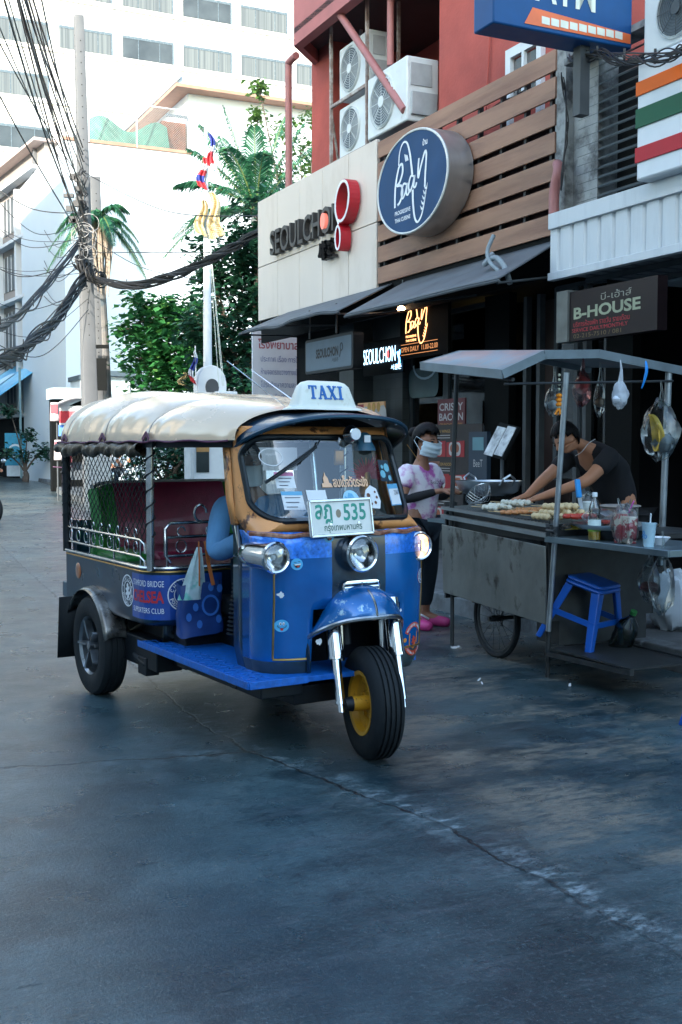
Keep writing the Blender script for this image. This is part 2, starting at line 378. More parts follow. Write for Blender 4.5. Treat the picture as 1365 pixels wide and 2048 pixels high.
    for s in (-1, 1):
        wh = thing('rear_wheel', None, None, (0, s * .60, Rr), 0 if s > 0 else PI); wh.parent = R
        t = tyre.build('tyre', blk, wh); r = rim.build('rim', mat('silver_wheel', (.3, .32, .34), .3, .9, .3, 14), wh)
        m = MB()
        def fg(a, b, s=s): th = math.radians(lerp(15, 150, a)); rr = .345; return Vector((rr * math.cos(th) - .02, s * (.53 + .155 * b), Rr + rr * math.sin(th) - (.02 * (b - .5) ** 2 * 4)))
        m.grid(fg, [i / 14 for i in range(15)], [i / 6 for i in range(7)])
        m.build('mudguard', mat('dull_mudguard', (.16, .145, .13), .28, .9, .4, 14, col2=(.4, .38, .34), mixs=8), R, solid=.006)
        m = MB(); m.grid(lambda a, b, s=s: Vector((-.34 - .05 * a, s * (.51 + .22 * b), .54 - .38 * a)), [0, .5, 1], [0, 1]); m.build('mud_flap', blk, R, solid=.008)
    m = MB(); m.box(-.68, -.54, -.60, .60, .50, .60); m.build('rear_bumper', mat('grey_blue_metal', (.09, .13, .16), .5, .4, .2), R, bevel=.008)
    # --- posts, rails, net
    for x, y in ((.80, -.60), (.80, .60), (-.57, -.60), (-.57, .60)):
        p = MB().cyl((x, y, .80), (x - (.0 if x > 0 else .0), y, 1.49), .021 if x > 0 else .026).build('roof_post', chromed if x > 0 else dark, R)
        h = []; n = 60 if x < 0 else 46
        for i in range(n): th = i * .8; h.append((x + .027 * math.cos(th), y + .027 * math.sin(th), .98 + .5 * i / n))
        MB().tube(h, .004, 5).build('lashing_cord', blk, p)
    def rail(pts0, z0, z1, name, e0, e1):
        m = MB()
        m.tube(pts0(z1), .008, 8); m.tube(pts0(z0), .008, 8)
        P = pts0(0); A = Vector(P[0]); B = Vector(P[-1]); d = (B - A); n = max(2, int(d.length / .13))
        for i in range(n + 1):
            q = A + d * (i / n)
            m.tube([(q.x, q.y, .81 if i % 3 == 0 else z0), (q.x, q.y, z1 if i % 3 == 0 else z0)], .006, 6)
            if i < n:
                c = A + d * ((i + .5) / n); e = d.normalized()
                for dz, rr in (((z0 + z1) / 2, .030), (z1 + .03, .022)):
                    m.tube([(c.x + e.x * rr * math.cos(a), c.y + e.y * rr * math.cos(a), dz + rr * 1.1 * math.sin(a)) for a in [j * PI / 6 for j in range(10 if dz > z1 else 12)]], .004, 5, closed=dz < z1)
        m.build(name, chromed, R)
    for s in (-1, 1):
        rail(lambda z, s=s: [(-.55, s * .60, z), (.66, s * .60, z), (.72, s * .60, z - .02), (.73, s * .60, z - .07)] if z else [(-.55, s * .60, 0), (.66, s * .60, 0)], .865, .955, 'side_rail', 0, 1)
    rail(lambda z: [(.83, -.52, z), (.83, -.02, z)] if z else [(.83, -.52, 0), (.83, -.02, 0)], .875, .975, 'front_rail', 0, 1)
    m = MB(); m.tube([(.83, -.50, .84), (.83, -.53, .88), (.83, -.53, 1.02), (.83, -.50, 1.05), (.83, 0, 1.05)], .009); m.tube([(.83, -.2, 1.06), (.83, .0, 1.12), (.9, .1, 1.18)], .006)
    m.tube([(.84, -.33 + .035 * math.cos(a), 1.10 + .045 * math.sin(a)) for a in [k * PI / 7 for k in range(12)]], .007); m.build('grab_bar', chromed, R)
    m = MB()
    x0, x1, z0, z1 = -.57, .78, .95, 1.46; nx = 21; nz = 9; dx = (x1 - x0) / nx; dz = (z1 - z0) / nz
    for i in range(-nz, nx + 1):
        for sg in (1, -1):
            pts = []
            for k in range(nz + 1):
                xx = x0 + (i + k if sg == 1 else i + nz - k) * dx
                if x0 - .001 <= xx <= x1 + .001:
                    sag = .02 * math.sin(PI * (xx - x0) / (x1 - x0)); pts.append((xx, -.602 + .004 * math.sin(k * 2.3 + i), z0 + k * dz - sag - .05 * (1 - k / nz) * (xx < .3) * 0))
            if len(pts) > 1: m.tube(pts, .0024, 4, caps=False)
    m.build('side_net', blk, R)
    # --- seat
    def seatback(a, b):   # a across 0..1, b up
        y = lerp(-.55, .55, a); e = abs(a - .5) * 2; x = -.40 + .16 * e ** 6
        return Vector((x + .10 * (1 - b) + .03 * math.sin(PI * b), y, .80 + .42 * b - .02 * e ** 8))
    def sbk(flt, nm, mm):
        m = MB(); us = [u for u in [i / 40 for i in range(41)] if flt[0] - 1e-6 <= u <= flt[1] + 1e-6]
        m.grid(seatback, us, [i / 10 for i in range(11)], True)
        for u in us[:: 4]: pass
        return m.build(nm, mm, R, solid=.07, bevel=.012)
    sbk((0, .15), 'seat_back', seatg); sbk((.15, .85), 'seat_back', seatm); sbk((.85, 1), 'seat_back', seatg)
    MB().tube([seatback(i / 30, 1) + Vector((0, 0, .012)) for i in range(31)], .013).build('seat_piping', mat('pale_piping', (.35, .38, .36), .4), R)
    for y0, y1, mm in ((-.56, -.36, seatg), (-.36, .25, seatm), (.25, .56, seatg)):
        m = MB(); m.box(-.3, .28, y0 + .002, y1 - .002, .74, .845); m.build('seat_cushion', mm, R, bevel=.03)
    m = MB(); m.box(.26, .285, -.56, .56, .74, .80); m.build('seat_base', seatm, R)
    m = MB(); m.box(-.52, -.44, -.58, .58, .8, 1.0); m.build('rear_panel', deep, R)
    # --- canopy
    EZ = 1.485
    ribs = [-.60, -.45, .22, .87, 1.55]
    def crown(x): return pw(x, [(-.62, 1.70), (-.5, 1.775), (-.1, 1.785), (.47, 1.752), (1.1, 1.70), (1.7, 1.628)])
    def puff(x):
        for a, b in zip(ribs, ribs[1:]):
            if a <= x <= b: return max(0.0, math.sin(PI * (x - a) / (b - a))) ** .6
        return 0
    def roof(x, v, off=0):
        hw = pw(x, [(.87, .635), (1.2, .59), (1.55, .478)]) + .018 * puff(x) - (.05 * max(0, (-.5 - x) / .12)); zc = crown(x); q = abs(v)
        th = q * PI / 2; y = hw * math.sin(th) ** (2 / 2.25); z = EZ + (zc - EZ) * max(0, math.cos(th)) ** (2 / 2.25)
        z += puff(x) * .035 * math.sin(PI * min(1, q)) ** 1.0
        wr = .004 * math.sin(x * 37 + q * 9) * (q > .7) + .003 * math.sin(x * 90 + 3) * (q > .85)
        return Vector((x, math.copysign(y + wr, v), z + off))
    xs = []
    for a, b in zip(ribs, ribs[1:]):
        n = max(4, int((b - a) / .035)); xs += [a + (b - a) * (1 - math.cos(PI * i / n)) / 2 for i in range(n)]
    xs.append(1.55); vs = [-1 + 2 * i / 56 for i in range(57)]
    m = MB(); m.grid(lambda a, b: roof(a, b), xs, vs)
    n0 = len(m.v); m.v.append((-.61, 0, EZ)); m.f += [(i, i + 1, n0) for i in range(56)]; m.m += [0] * 56
    can = m.build('canopy', cream, R, smooth=60)
    for rb in (-.45, .22, .87):
        MB().tube([roof(rb, v, .001) for v in vs], .0035, 5).build('canopy_seam', mat('seam_grey', (.25, .22, .2), .5), can)
    pm = mat('purple_trim', (.12, .03, .07), .5, 0, .2, 20)
    for s in (-1, 1):
        m = MB(); m.tube([(x, s * (pw(x, [(.87, .642), (1.2, .597), (1.55, .485)]) + .018 * puff(x)), EZ - .004 + .004 * math.sin(x * 21)) for x in [-.6 + .04 * i for i in range(54)]], .005, 6); m.build('edge_piping', pm, can)
        m = MB()
        for rb in (-.45, .22, .87):
            m = MB(); [m.beam((rb + sg * .045, s * .650, EZ + .004), (rb, s * .646, EZ + .04), .004, .022) for sg in (-1, 1)]; m.build('corner_patch', pm, can)
    m = MB(); m.grid(lambda a, b: roof(a, b * .985, -.025), xs[2:-1], vs[1:-1], True); m.build('roof_lining', mat('lining_dark', (.012, .012, .014), .8, spec=.2), R)
    m = MB()
    for s in (-1, 1): m.box(-.58, .9, s * .62 - .008, s * .62 + .008, EZ - .035, EZ - .005); m.beam((.9, s * .60, EZ - .02), (1.5, s * .46, EZ - .02), .016, .03)
    m.box(-.59, -.57, -.6, .6, EZ - .03, EZ)
    for rb in (-.4, .25, .85): m.tube([roof(rb, v, -.03) for v in [-.95 + .19 * i for i in range(11)]], .01)
    m.build('roof_frame', dark, R)
    # rolled side curtain under the eave
    def roll(a, b):
        x = lerp(-.6, .78, a); th = b * 2 * PI; r = .034 + .006 * math.sin(a * 23 + b * 6) + .007 * math.sin(a * 47 + b * 13) + .004 * math.sin(a * 130 + b * 19)
        pin = min(abs(a - k) for k in (.34, .68)); r *= .9 + .1 * min(1, pin / .05)
        sg_ = abs(math.sin(a * PI * 3)); return Vector((x, -.634 - .010 * sg_ + r * math.cos(th), EZ - .038 - .014 * sg_ + r * math.sin(th) * (1 + .25 * math.sin(b * 25 + a * 20) * .4)))
    m = MB(); m.grid(roll, [i / 90 for i in range(91)], [i / 16 for i in range(17)]); m.build('rolled_curtain', mat('curtain_vinyl', (.10, .07, .04), .35, 0, .4, 12, .5, 30, col2=(.012, .012, .010), mixs=9, spec=.4), R, smooth=50)
    # --- visor
    def vfront(v): return 1.85 - .34 * abs(v) ** 2.3
    def vis(a, v):
        th = abs(v) * PI / 2; y = math.copysign(.452 * math.sin(th) ** .9, v); z = EZ - .012 + (1.632 - EZ) * max(0, math.cos(th)) ** .85
        x = lerp(1.46, vfront(v), a); return Vector((x, y, z - .022 * a * a))
    m = MB(); m.grid(vis, [i / 8 for i in range(9)], vs); m.build('visor', visorm, R, solid=.014, bevel=.004)
    m = MB(); m.tube([vis(1, v) for v in vs], .011, 6); m.build('visor_rim', mat('visor_rim_blue', (.01, .05, .09), .35, .4, .2), R)
    m = MB()
    for v in (-.7, -.42, -.15, .12, .4, .68): p = vis(.93, v); m.ball((p.x + .012, p.y, p.z - .012), .006, 8)
    m.build('rivet', chrome, R)
    # --- cowl and windscreen surround: one bowed surface
    WY = .462
    def xb(z): return pw(z, [(1.03, 1.60), (1.12, 1.51), (1.5, 1.45)])
    def en(z): return pw(z, [(1.03, 3.6), (1.12, 2.4)])
    def xf(z): return pw(z, [(.36, 1.83), (.42, 1.87), (.8, 1.90), (.98, 1.895), (1.06, 1.89), (1.10, 1.865), (1.5, 1.72), (1.6, 1.69)])
    def wy(z): return WY + pw(z, [(.36, -.03), (.45, 0), (1.0, 0), (1.1, -.0), (1.5, -.03)])
    def S(y, z, off=0):
        wz = wy(z); q = min(1, abs(y) / wz); return xb(z) + (xf(z) - xb(z)) * max(0, 1 - q ** en(z)) ** (1 / en(z)) + off
    def shr(b): return .028 * max(0, min(1, (b - 1.08) / .42))
    def Tc(a, b, c=0): return Vector((S(a, b) + c, a - shr(b), b))
    yq = [0, .05, .10, .15, .2, .245, .275, .305, .33, .355, .375, .395, .41, .425, .437, .447, .454, .459, .462]
    yq = [-y for y in yq[:0:-1]] + yq
    def cow(i, z):
        y = yq[i] / WY * wy(z); return Vector((S(y, z), y, z))
    zs = [.36, .40, .46, .52, .58, .64, .70, .76, .82, .88, .94, .98, 1.02, 1.06]
    m = MB(); n = len(yq)
    for z in zs: m.v += [tuple(cow(i, z)) for i in range(n)]
    for r in range(len(zs) - 1):
        for i in range(n - 1):
            y = (yq[i] + yq[i + 1]) / 2; z = (zs[r] + zs[r + 1]) / 2
            if abs(y) < .245 and z < .70: continue
            m.f.append((r * n + i, r * n + i + 1, (r + 1) * n + i + 1, (r + 1) * n + i))
            strip = abs(y) < .15 + .02 * (z < .8); m.m.append(2 if strip else (1 if z > .93 else (3 if z < .46 else 0)))
    steel = mat('blue_steel_skirt', (.06, .10, .11), .35, .7, .3, 6, col2=(.15, .2, .2), mixs=2)
    cowl = m.build('front_cowl', [blue, foil, deep, steel], R, smooth=50, solid=.008)
    for s in (-1, 1):   # return sides back to the door opening
        m = MB(); m.grid(lambda a, b, s=s: Vector((lerp(xb(b), 1.50, a), s * (wy(b) - .004), b)), [0, .3, 1], [.36, .5, .7, .9, 1.08]); m.build('cowl_side', deep, R, solid=.01)
        m = MB(); m.tube([Tc(s * .415, z, .006) for z in (.475, .6, .75, .9, 1.0)] , .005, 6); m.tube([Tc(s * y, .47, .006) for y in (.415, .38, .3, .26)], .006, 6); m.build('panel_trim', gold, cowl)
    m = MB(); m.box(1.50, 1.60, -.43, .43, .42, .95); m.box(1.3, 1.5, -.2, .2, .36, .8); m.build('inner_bulkhead', dark, R)
    # windscreen frame with rounded opening
    ZB, ZT = 1.045, 1.55
    hole = [(y - .010, z) for y, z in rrect(-.428, .428, 1.108, 1.500, .10, 9)]
    hole = [(y * (1 - .03 * max(0, (z - 1.108) / .392)), z) for y, z in hole]
    m = MB(); NH = len(hole)
    def outer(y, z):
        cy, cz = 0, 1.30; dy, dz = y - cy, z - cz; k = min((.4615 / abs(dy)) if abs(dy) > 1e-6 else 99, ((ZT - cz) if dz > 0 else (cz - ZB)) / abs(dz) if abs(dz) > 1e-6 else 99)
        yy, z2 = cy + dy * k, cz + dz * k; return (yy / WY * wy(z2), z2)
    K = 6
    for (y, z) in hole:
        oy, oz = outer(y, z)
        for k in range(K + 1): a = k / K; yy, z2 = lerp(y, oy, a), lerp(z, oz, a); m.v.append(tuple(Tc(yy, z2)))
    for i in range(NH):
        j = (i + 1) % NH
        for k in range(K): m.f.append((i * (K + 1) + k, i * (K + 1) + k + 1, j * (K + 1) + k + 1, j * (K + 1) + k)); m.m.append(0)
    fr = m.build('windscreen_surround', orange, R, smooth=50, solid=.01)
    for s in (-1, 1):
        m = MB(); m.grid(lambda a, b, s=s: Vector((lerp(xb(b), xb(b) - .07, a), s * (wy(b) - .004) - shr(b), b)), [0, 1], [1.08, 1.2, 1.35, 1.5]); m.build('door_pillar', orange, R, solid=.012)
    m = MB(); m.tube([Tc(y, 1.046 + .004 * math.sin(y * 40), .004) for y in [-.46 + .0184 * i for i in range(51)]], .012, 6); m.build('rusty_lip', rust, fr)
    m = MB(); m.tube([Tc(y, z, .004) for y, z in hole], .015, 8, closed=True); m.build('windscreen_gasket', mat('gasket', (.006, .010, .013), .35, 0, .1), R)
    m = MB(); yy = [i / 16 for i in range(17)]
    def gl(a, b):
        z = lerp(1.109, 1.499, b); k = (1 - .03 * (z - 1.108) / .392); w_ = .426 * k
        ez = min(1, min(z - 1.108, 1.500 - z) / .10); w_ -= .10 * (1 - math.sqrt(max(0, 1 - (1 - ez) ** 2)))
        return Tc(lerp(-w_, w_, a) - .010, z, -.004)
    m.grid(gl, yy, [0, .02, .06, .1, .17, .25] + [.25 + .5 * i / 6 for i in range(1, 7)] + [.83, .9, .94, .98, 1])
    m.build('windscreen', glass_mat('windscreen_glass', (.80, .9, .93), .11), R)
    # papers and stickers behind/on the glass
    pap = mat('paper', (.75, .77, .78), .6, 0, .05); pb = mat('paper_blue', (.12, .4, .62), .5, 0, .1); pk = mat('paper_pink', (.6, .2, .35), .5)
    ink = mat('ink', (.03, .03, .06), .6); pink = mat('orange_film', (.85, .50, .30), .4)
    def paper(y0, y1, z0, z1, mi=0, edge=None, extra=None):
        m = MB(); m.slab([(y0, z0), (y1, z0), (y1, z1), (y0, z1)], Tc, .0005, .0012)
        if edge: m.i = edge; [m.slab(q, Tc, .0015, .002) for q in ([(y0, z1 - .018), (y1, z1 - .018), (y1, z1), (y0, z1)],)]
        m.i = 3
        if extra is None:
            for k in range(3): zz_ = lerp(z1 - .03, z0 + .012, k / 2); m.slab([(y0 + .012, zz_), (y1 - .012 - .01 * k, zz_), (y1 - .012 - .01 * k, zz_ + .003), (y0 + .012, zz_ + .003)], Tc, .0015, .002)
        elif extra: m.text(extra, Tc, lerp(y0, y1, .45), lerp(z0, z1, .5), (y1 - y0) * .5, .022, .002)
        m.build('windscreen_paper', [pap, pb, pk, ink], R, smooth=0)
    paper(-.335, -.255, 1.26, 1.335, edge=2); paper(-.325, -.235, 1.16, 1.245, edge=1); paper(-.215, -.12, 1.125, 1.25, extra='')
    paper(.265, .355, 1.17, 1.265, edge=1, extra='2563')
    m = MB(); m.slab([(.26, 1.165), (.36, 1.165), (.36, 1.27), (.26, 1.27)], Tc, .0001, .0004); m.build('permit_border', pb, R, smooth=0)
    m = MB(); m.slab(circ(.01, 1.20, .047, 24), Tc, .0005, .001); m.i = 1; m.slab([(.0, 1.17), (.02, 1.165), (.035, 1.20), (.02, 1.23), (.0, 1.235), (-.01, 1.21)], Tc, .0014, .002); m.slab([(-.03, 1.175), (-.012, 1.17), (-.008, 1.21), (-.022, 1.222)], Tc, .0014, .002)
    m.build('round_sticker', [mat('cyan_film', (.35, .62, .75), .4), pb], R, smooth=0)
    m = MB(); m.slab([(.105, 1.16), (.17, 1.155), (.185, 1.19), (.175, 1.25), (.14, 1.268), (.105, 1.245), (.09, 1.215)], Tc, .0005, .001); m.i = 1
    for a, b, r in ((.115, 1.22, .011), (.16, 1.235, .006), (.15, 1.185, .008), (.125, 1.18, .006), (.165, 1.21, .007)): m.slab(circ(a, b, r, 10), Tc, .0014, .002)
    m.build('spotted_sticker', [pap, mat('brown_spot', (.16, .06, .03), .6)], R, smooth=0)
    m = MB(); m.slab([(-.13, 1.262), (-.075, 1.262), (-.08, 1.28), (-.09, 1.283), (-.092, 1.305), (-.1, 1.318), (-.104, 1.335), (-.108, 1.318), (-.116, 1.305), (-.118, 1.283), (-.128, 1.28)], Tc, .001, .0018)
    m.text('สมเด็จวัดระฆัง', Tc, -.07, 1.262, .20, .055, .0015, bold=.03); m.build('orange_script_sticker', pink, R, smooth=0)
    m = MB(); m.slab([(.225, 1.285), (.325, 1.28), (.315, 1.385), (.235, 1.39)], Tc, .0005, .001); m.i = 1
    for a, b, r in ((.25, 1.32, .02), (.29, 1.35, .022), (.30, 1.30, .014), (.255, 1.355, .01)): m.slab(circ(a, b, r, 9), Tc, .0014, .002)
    m.build('amulet_print', [mat('dark_print', (.03, .05, .07), .4), mat('aqua_print', (.2, .5, .6), .5)], R, smooth=0)
    m = MB(); m.ribbon([(-.33 + .045 * math.cos(a), 1.405 + .04 * math.sin(a)) for a in [k * PI / 12 for k in range(25)]], .004, Tc, .001, .0016); m.text('กรุงเทพ', Tc, -.35, 1.41, .04, .012, .0012)
    m.build('round_glass_decal', wht, R, smooth=0)
    # idol with red feathers on the dash, dashboard, mirror, fan, spot lamp
    m = MB(); m.lathe([(.0, 0), (.045, 0), (.05, .03), (.035, .05), (.04, .08), (.05, .12), (.03, .15), (.022, .17), (.026, .2), (.018, .22), (.008, .25), (.002, .30)], (1.62, .22, 1.10), 'Z', 14); m.build('dashboard_idol', mat('idol_gold', (.45, .18, .04), .35, .6, .3, 30), R)
    m = MB()
    for k in range(26):
        th = math.radians(-20 + 220 * k / 25); L_ = .09 + .05 * random.random(); m.tube([(1.63, .22 + .02 * math.cos(th), 1.31 + .02 * math.sin(th)), (1.64 + .02 * random.random(), .22 + L_ * math.cos(th), 1.31 + L_ * .8 * math.sin(th))], [.007, .001], 5)
    m.build('red_feather_ornament', mat('feather_red', (.55, .02, .05), .6), R)
    m = MB(); m.box(1.45, 1.72, -.42, .42, .98, 1.09); m.build('dashboard', dark, R, bevel=.01)
    m = MB(); m.cyl((1.5, .02, 1.05), (1.42, .02, 1.5), .014); m.build('mirror_post', chromed, R)
    m = MB(); m.box(1.50, 1.515, .10, .16, 1.36, 1.44); m.build('interior_mirror', mat('amber_mirror', (.6, .25, .05), .2, .3), R, bevel=.01)
    m = MB(); m.lathe([(0, .0), (.03, .006), (.045, .03), (.03, .07), (0, .08)], (1.70, .06, 1.515), 'X', 18); m.i = 1; m.lathe([(0, .083), (.028, .078)], (1.70, .06, 1.515), 'X', 18); m.build('spot_lamp', [chrome, mat('lamp_white', (.85, .87, .9), .3)], R)
    m = MB(); m.ball((1.70, .155, 1.49), .04, 14, (1, 1, .9)); m.lathe([(.04, 0), (.055, -.03), (.06, -.045)], (1.70, .155, 1.48), 'Z', 18); m.i = 1; m.box(1.742, 1.745, .13, .165, 1.475, 1.51); m.build('blue_fan', [mat('fan_blue', (.02, .09, .14), .4), pap], R)
    m = MB(); m.tube([Tc(-.36, 1.30, .03), Tc(-.25, 1.37, .035), Tc(-.14, 1.44, .03), Tc(-.09, 1.49, .02)], .0035, 6); m.beam(Tc(-.38, 1.285, .02), Tc(-.12, 1.455, .02), .010, .014); m.beam(Tc(-.36, 1.30, .035), Tc(-.20, 1.405, .035), .014, .01); m.build('wiper', mat('wiper_black', (.02, .025, .03), .4, .3), R)
    # --- number plate
    pl_ = plane(Vector((1.955, -.262, 1.036)), (0, 1, .02), (-.18, 0, 1))
    def pl(a, b, c=0): return pl_(a * 1.17 - .022, b * 1.02 + .012, c)
    m = MB(); m.slab(rrect(-.008, .283, -.008, .162, .012), pl, -.012, 0); plate = m.build('number_plate', mat('plate_white', (.72, .72, .66), .45, 0, .08, 12, col2=(.35, .27, .18), mixs=9, thr=(.66, .72)), R)
    m = MB()
    for q in ([(-.008, -.008), (.283, -.008), (.275, .004), (0, .004)], [(-.008, .162), (0, .150), (.275, .150), (.283, .162)], [(-.008, -.008), (0, .004), (0, .150), (-.008, .162)], [(.283, -.008), (.283, .162), (.275, .150), (.275, .004)]): m.slab(q, pl, .0005, .008)
    m.build('plate_frame', chromed, plate, bevel=.002)
    gr = mat('plate_green', (.03, .28, .2), .5, 0, .25, 40); grd = mat('plate_dark_green', (.01, .10, .06), .5)
    m = MB(); m.text('ลฎ', pl, .018, .052, .078, .088, .001, bold=.025); m.text('535', pl, .148, .060, .105, .078, .001, bold=.02); m.i = 1; m.text('กรุงเทพมหานคร', pl, .055, .008, .175, .034, .001, bold=.01)
    m.i = 2; m.slab(circ(.125, .095, .012, 10, .02), pl, .001, .0014); m.i = 3; [m.slab(circ(a, b, .006, 12), pl, .001, .004) for a, b in ((.085, .048), (.215, .048))]
    m.build('plate_lettering', [gr, grd, mat('plate_stain', (.3, .25, .17), .7), chromed], plate, smooth=0)
    # --- lamps
    def lamp(nm, y, z, x0, x1, r, lit, bigring=False):
        t = thing(nm, None, None, (0, 0, 0)); t.parent = R
        m = MB(); m.lathe([(0, 0), (r * .45, .0), (r * .85, (x1 - x0) * .15), (r * 1.02, (x1 - x0) * .45), (r * 1.05, x1 - x0)], (x0, y, z), 'X', 28); m.build('lamp_shell', chrome if not lit else blue, t)
        m = MB(); m.lathe([(r * 1.0, -.01), (r * 1.12, -.004), (r * 1.13, .008), (r * 1.03, .016), (r * .92, .012), (r * .9, .0)], (x1, y, z), 'X', 32); m.build('lamp_ring', chrome, t)
        m = MB(); m.lathe([(r * .93, .004), (r * .7, -.02), (r * .35, -.045), (r * .16, -.05), (0, -.05)], (x1, y, z), 'X', 28); m.build('reflector', mat('reflector' + ('_lit' if lit else ''), (.7, .7, .7), .12, 1, .3, 60, emit=(1, .5, .25) if lit else None, es=.5), t)
        m = MB(); m.ball((x1 - .02, y, z), r * .2, 10, (1.2, 1, 1)); m.build('bulb', mat('bulb_lit', (1, .9, .8), .3, 0, 0, emit=(1, .75, .5), es=5) if lit else mat('bulb_off', (.5, .55, .55), .1), t)
        m = MB(); m.lathe([(r * .95, .006), (r * .7, .016), (r * .4, .022), (0, .024)], (x1, y, z), 'X', 28); m.build('lens', glass_mat('lens_glass', (.9, .93, .95), .12, .05), t)
    lamp('headlight', -.018, .955, 1.84, 1.95, .078, False)
    lamp('headlight', -.435, .95, 1.56, 1.87, .066, False); lamp('headlight', .385, .965, 1.66, 1.85, .064, True)
    m = MB()
    for dz in (-.020, .0, .020): m.tube([Tc(y, .795 + dz, .02) for y in (-.095, -.05, 0, .05, .095)], .0055, 6)
    m.tube([Tc(y, z, .022) for y, z in rrect(-.1, .1, .768, .822, .024, 4)], .006, 6, closed=True); m.tube([Tc(0, .768, .024), Tc(0, .822, .024)], .004, 5); m.build('chrome_grille', chrome, R)
    # --- stickers on the cowl
    cy = mat('smiley_blue', (.08, .42, .72), .45, 0, .08); rd = mat('mouth_red', (.6, .03, .02), .45); bk = mat('sticker_black', (.01, .01, .012), .5)
    def smiley(y, z, r, laugh):
        m = MB(); m.slab(circ(y, z, r, 24), Tc, .006, .007)
        if laugh:
            m.i = 2; m.slab([(y - .6 * r, z - .0 * r), (y + .65 * r, z + .15 * r), (y + .4 * r, z - .55 * r), (y - .2 * r, z - .6 * r)], Tc, .008, .009); m.i = 1; m.slab([(y - .5 * r, z + .0 * r), (y + .6 * r, z + .13 * r), (y + .52 * r, z - .12 * r), (y - .42 * r, z - .2 * r)], Tc, .010, .011)
            m.i = 3; m.slab([(y - .05 * r, z - .3 * r), (y + .35 * r, z - .25 * r), (y + .2 * r, z - .52 * r), (y - .05 * r, z - .52 * r)], Tc, .010, .011)
            m.i = 2; m.ribbon([(y - .5 * r, z + .35 * r), (y - .1 * r, z + .3 * r)], r * .08, Tc, .008, .009); m.ribbon([(y + .2 * r, z + .5 * r), (y + .5 * r, z + .4 * r)], r * .08, Tc, .008, .009)
        else:
            m.i = 1; [m.slab(circ(y + s * .22 * r, z + .35 * r, .16 * r, 12, .26 * r), Tc, .008, .009) for s in (-1, 1)]
            m.i = 2; [m.slab(circ(y + s * .22 * r, z + .3 * r, .07 * r, 10, .12 * r), Tc, .010, .011) for s in (-1, 1)]; m.ribbon([(y + .6 * r * math.cos(a), z + .1 * r + .5 * r * math.sin(a)) for a in [PI + k * PI / 8 for k in range(9)]], r * .07, Tc, .008, .009)
            m.i = 3; m.slab([(y - .2 * r, z - .35 * r), (y + .2 * r, z - .35 * r), (y + .15 * r, z - .75 * r), (y - .15 * r, z - .75 * r)], Tc, .008, .009)
        m.build('smiley_sticker', [cy, wht, bk, rd], cowl, smooth=0)
    smiley(-.165, 1.035, .027, True); smiley(-.325, .915, .027, True); smiley(-.385, .63, .029, False); smiley(.448, .72, .026, False)
    def Tc2(a, b, c): return Tc(a, b, c + .004)
    m = MB(); m.i = 1; m.slab(circ(.405, .815, .036, 28), Tc2, .0, .001); m.i = 2; m.slab(circ(.405, .815, .022, 24), Tc2, .002, .003); m.i = 0
    for q in range(-2, 3):
        for k in range(-2, 3):
            a = .405 + .008 * q + .003 * k; b = .815 + .008 * k
            if math.hypot(a - .405, b - .815) < .02 and (q + k) % 2 == 0: m.slab([(a - .004, b - .002), (a + .002, b + .004), (a + .004, b + .002), (a - .002, b - .004)], Tc2, .0035, .004)
    badge(m, Tc2, .405, .815, .036, 'FC BAYERN', 'MÜNCHEN', 1, .004); m.build('red_ring_sticker', [wht, mat('badge_red', (.45, .03, .05), .45), navy], cowl, smooth=0)
    m = MB(); cx, cz = .355, .505; m.i = 1; m.slab([(cx - .035, cz + .03), (cx + .03, cz + .035), (cx + .03, cz - .02), (cx, cz - .05), (cx - .035, cz - .03)], Tc2, 0, .001)
    m.i = 2; m.ribbon([(cx + .062 * math.cos(a), cz + .072 * math.sin(a)) for a in [math.radians(25 + 13 * k) for k in range(11)]], .024, Tc2, 0, .001); m.ribbon([(cx + .062 * math.cos(a), cz + .072 * math.sin(a)) for a in [math.radians(205 + 13 * k) for k in range(11)]], .024, Tc2, 0, .001)
    m.i = 0
    for a0_, s in ((145, 'MANCHESTER UNITED'), (215, 'FOOTBALL CLUB')):
        n_ = len(s)
        for i, ch in enumerate(s):
            if ch == ' ': continue
            up = a0_ == 145; th = math.radians(a0_ - 115 * i / n_) if up else math.radians(a0_ + 115 * i / n_); ro = th - PI / 2 if up else th + PI / 2
            def T3(a, b, c, th=th, ro=ro): return Tc2(cx + .062 * math.cos(th) + a * math.cos(ro) - b * math.sin(ro), cz + .072 * math.sin(th) + a * math.sin(ro) + b * math.cos(ro), c)
            m.text(ch, T3, -.0035, -.006, .007, .012, .0025, bold=.02)
    m.i = 2; m.slab([(cx - .003 + x * .05, cz - .005 + y * .055) for x, y in LION], Tc2, .002, .003); m.i = 1; m.slab(circ(cx + .065, cz, .011, 12), Tc2, 0, .001); m.slab(circ(cx - .065, cz, .011, 12), Tc2, 0, .001)
    m.build('red_crest_sticker', [wht, mat('badge_gold', (.7, .25, .03), .45), mat('badge_orange_red', (.55, .06, .02), .45)], cowl, smooth=0)
    m = MB()
    for cx_, cz_, r, sd_ in ((-.39, .775, .018, 3), (-.21, .545, .02, 5), (.25, .66, .01, 7)):
        random.seed(sd_); m.slab([(cx_ + r * random.uniform(.4, 1) * math.cos(k * 2 * PI / 11), cz_ + r * random.uniform(.4, 1) * math.sin(k * 2 * PI / 11)) for k in range(11)], Tc2, 0, .001)
    m.build('paint_chip', wht, cowl, smooth=0)
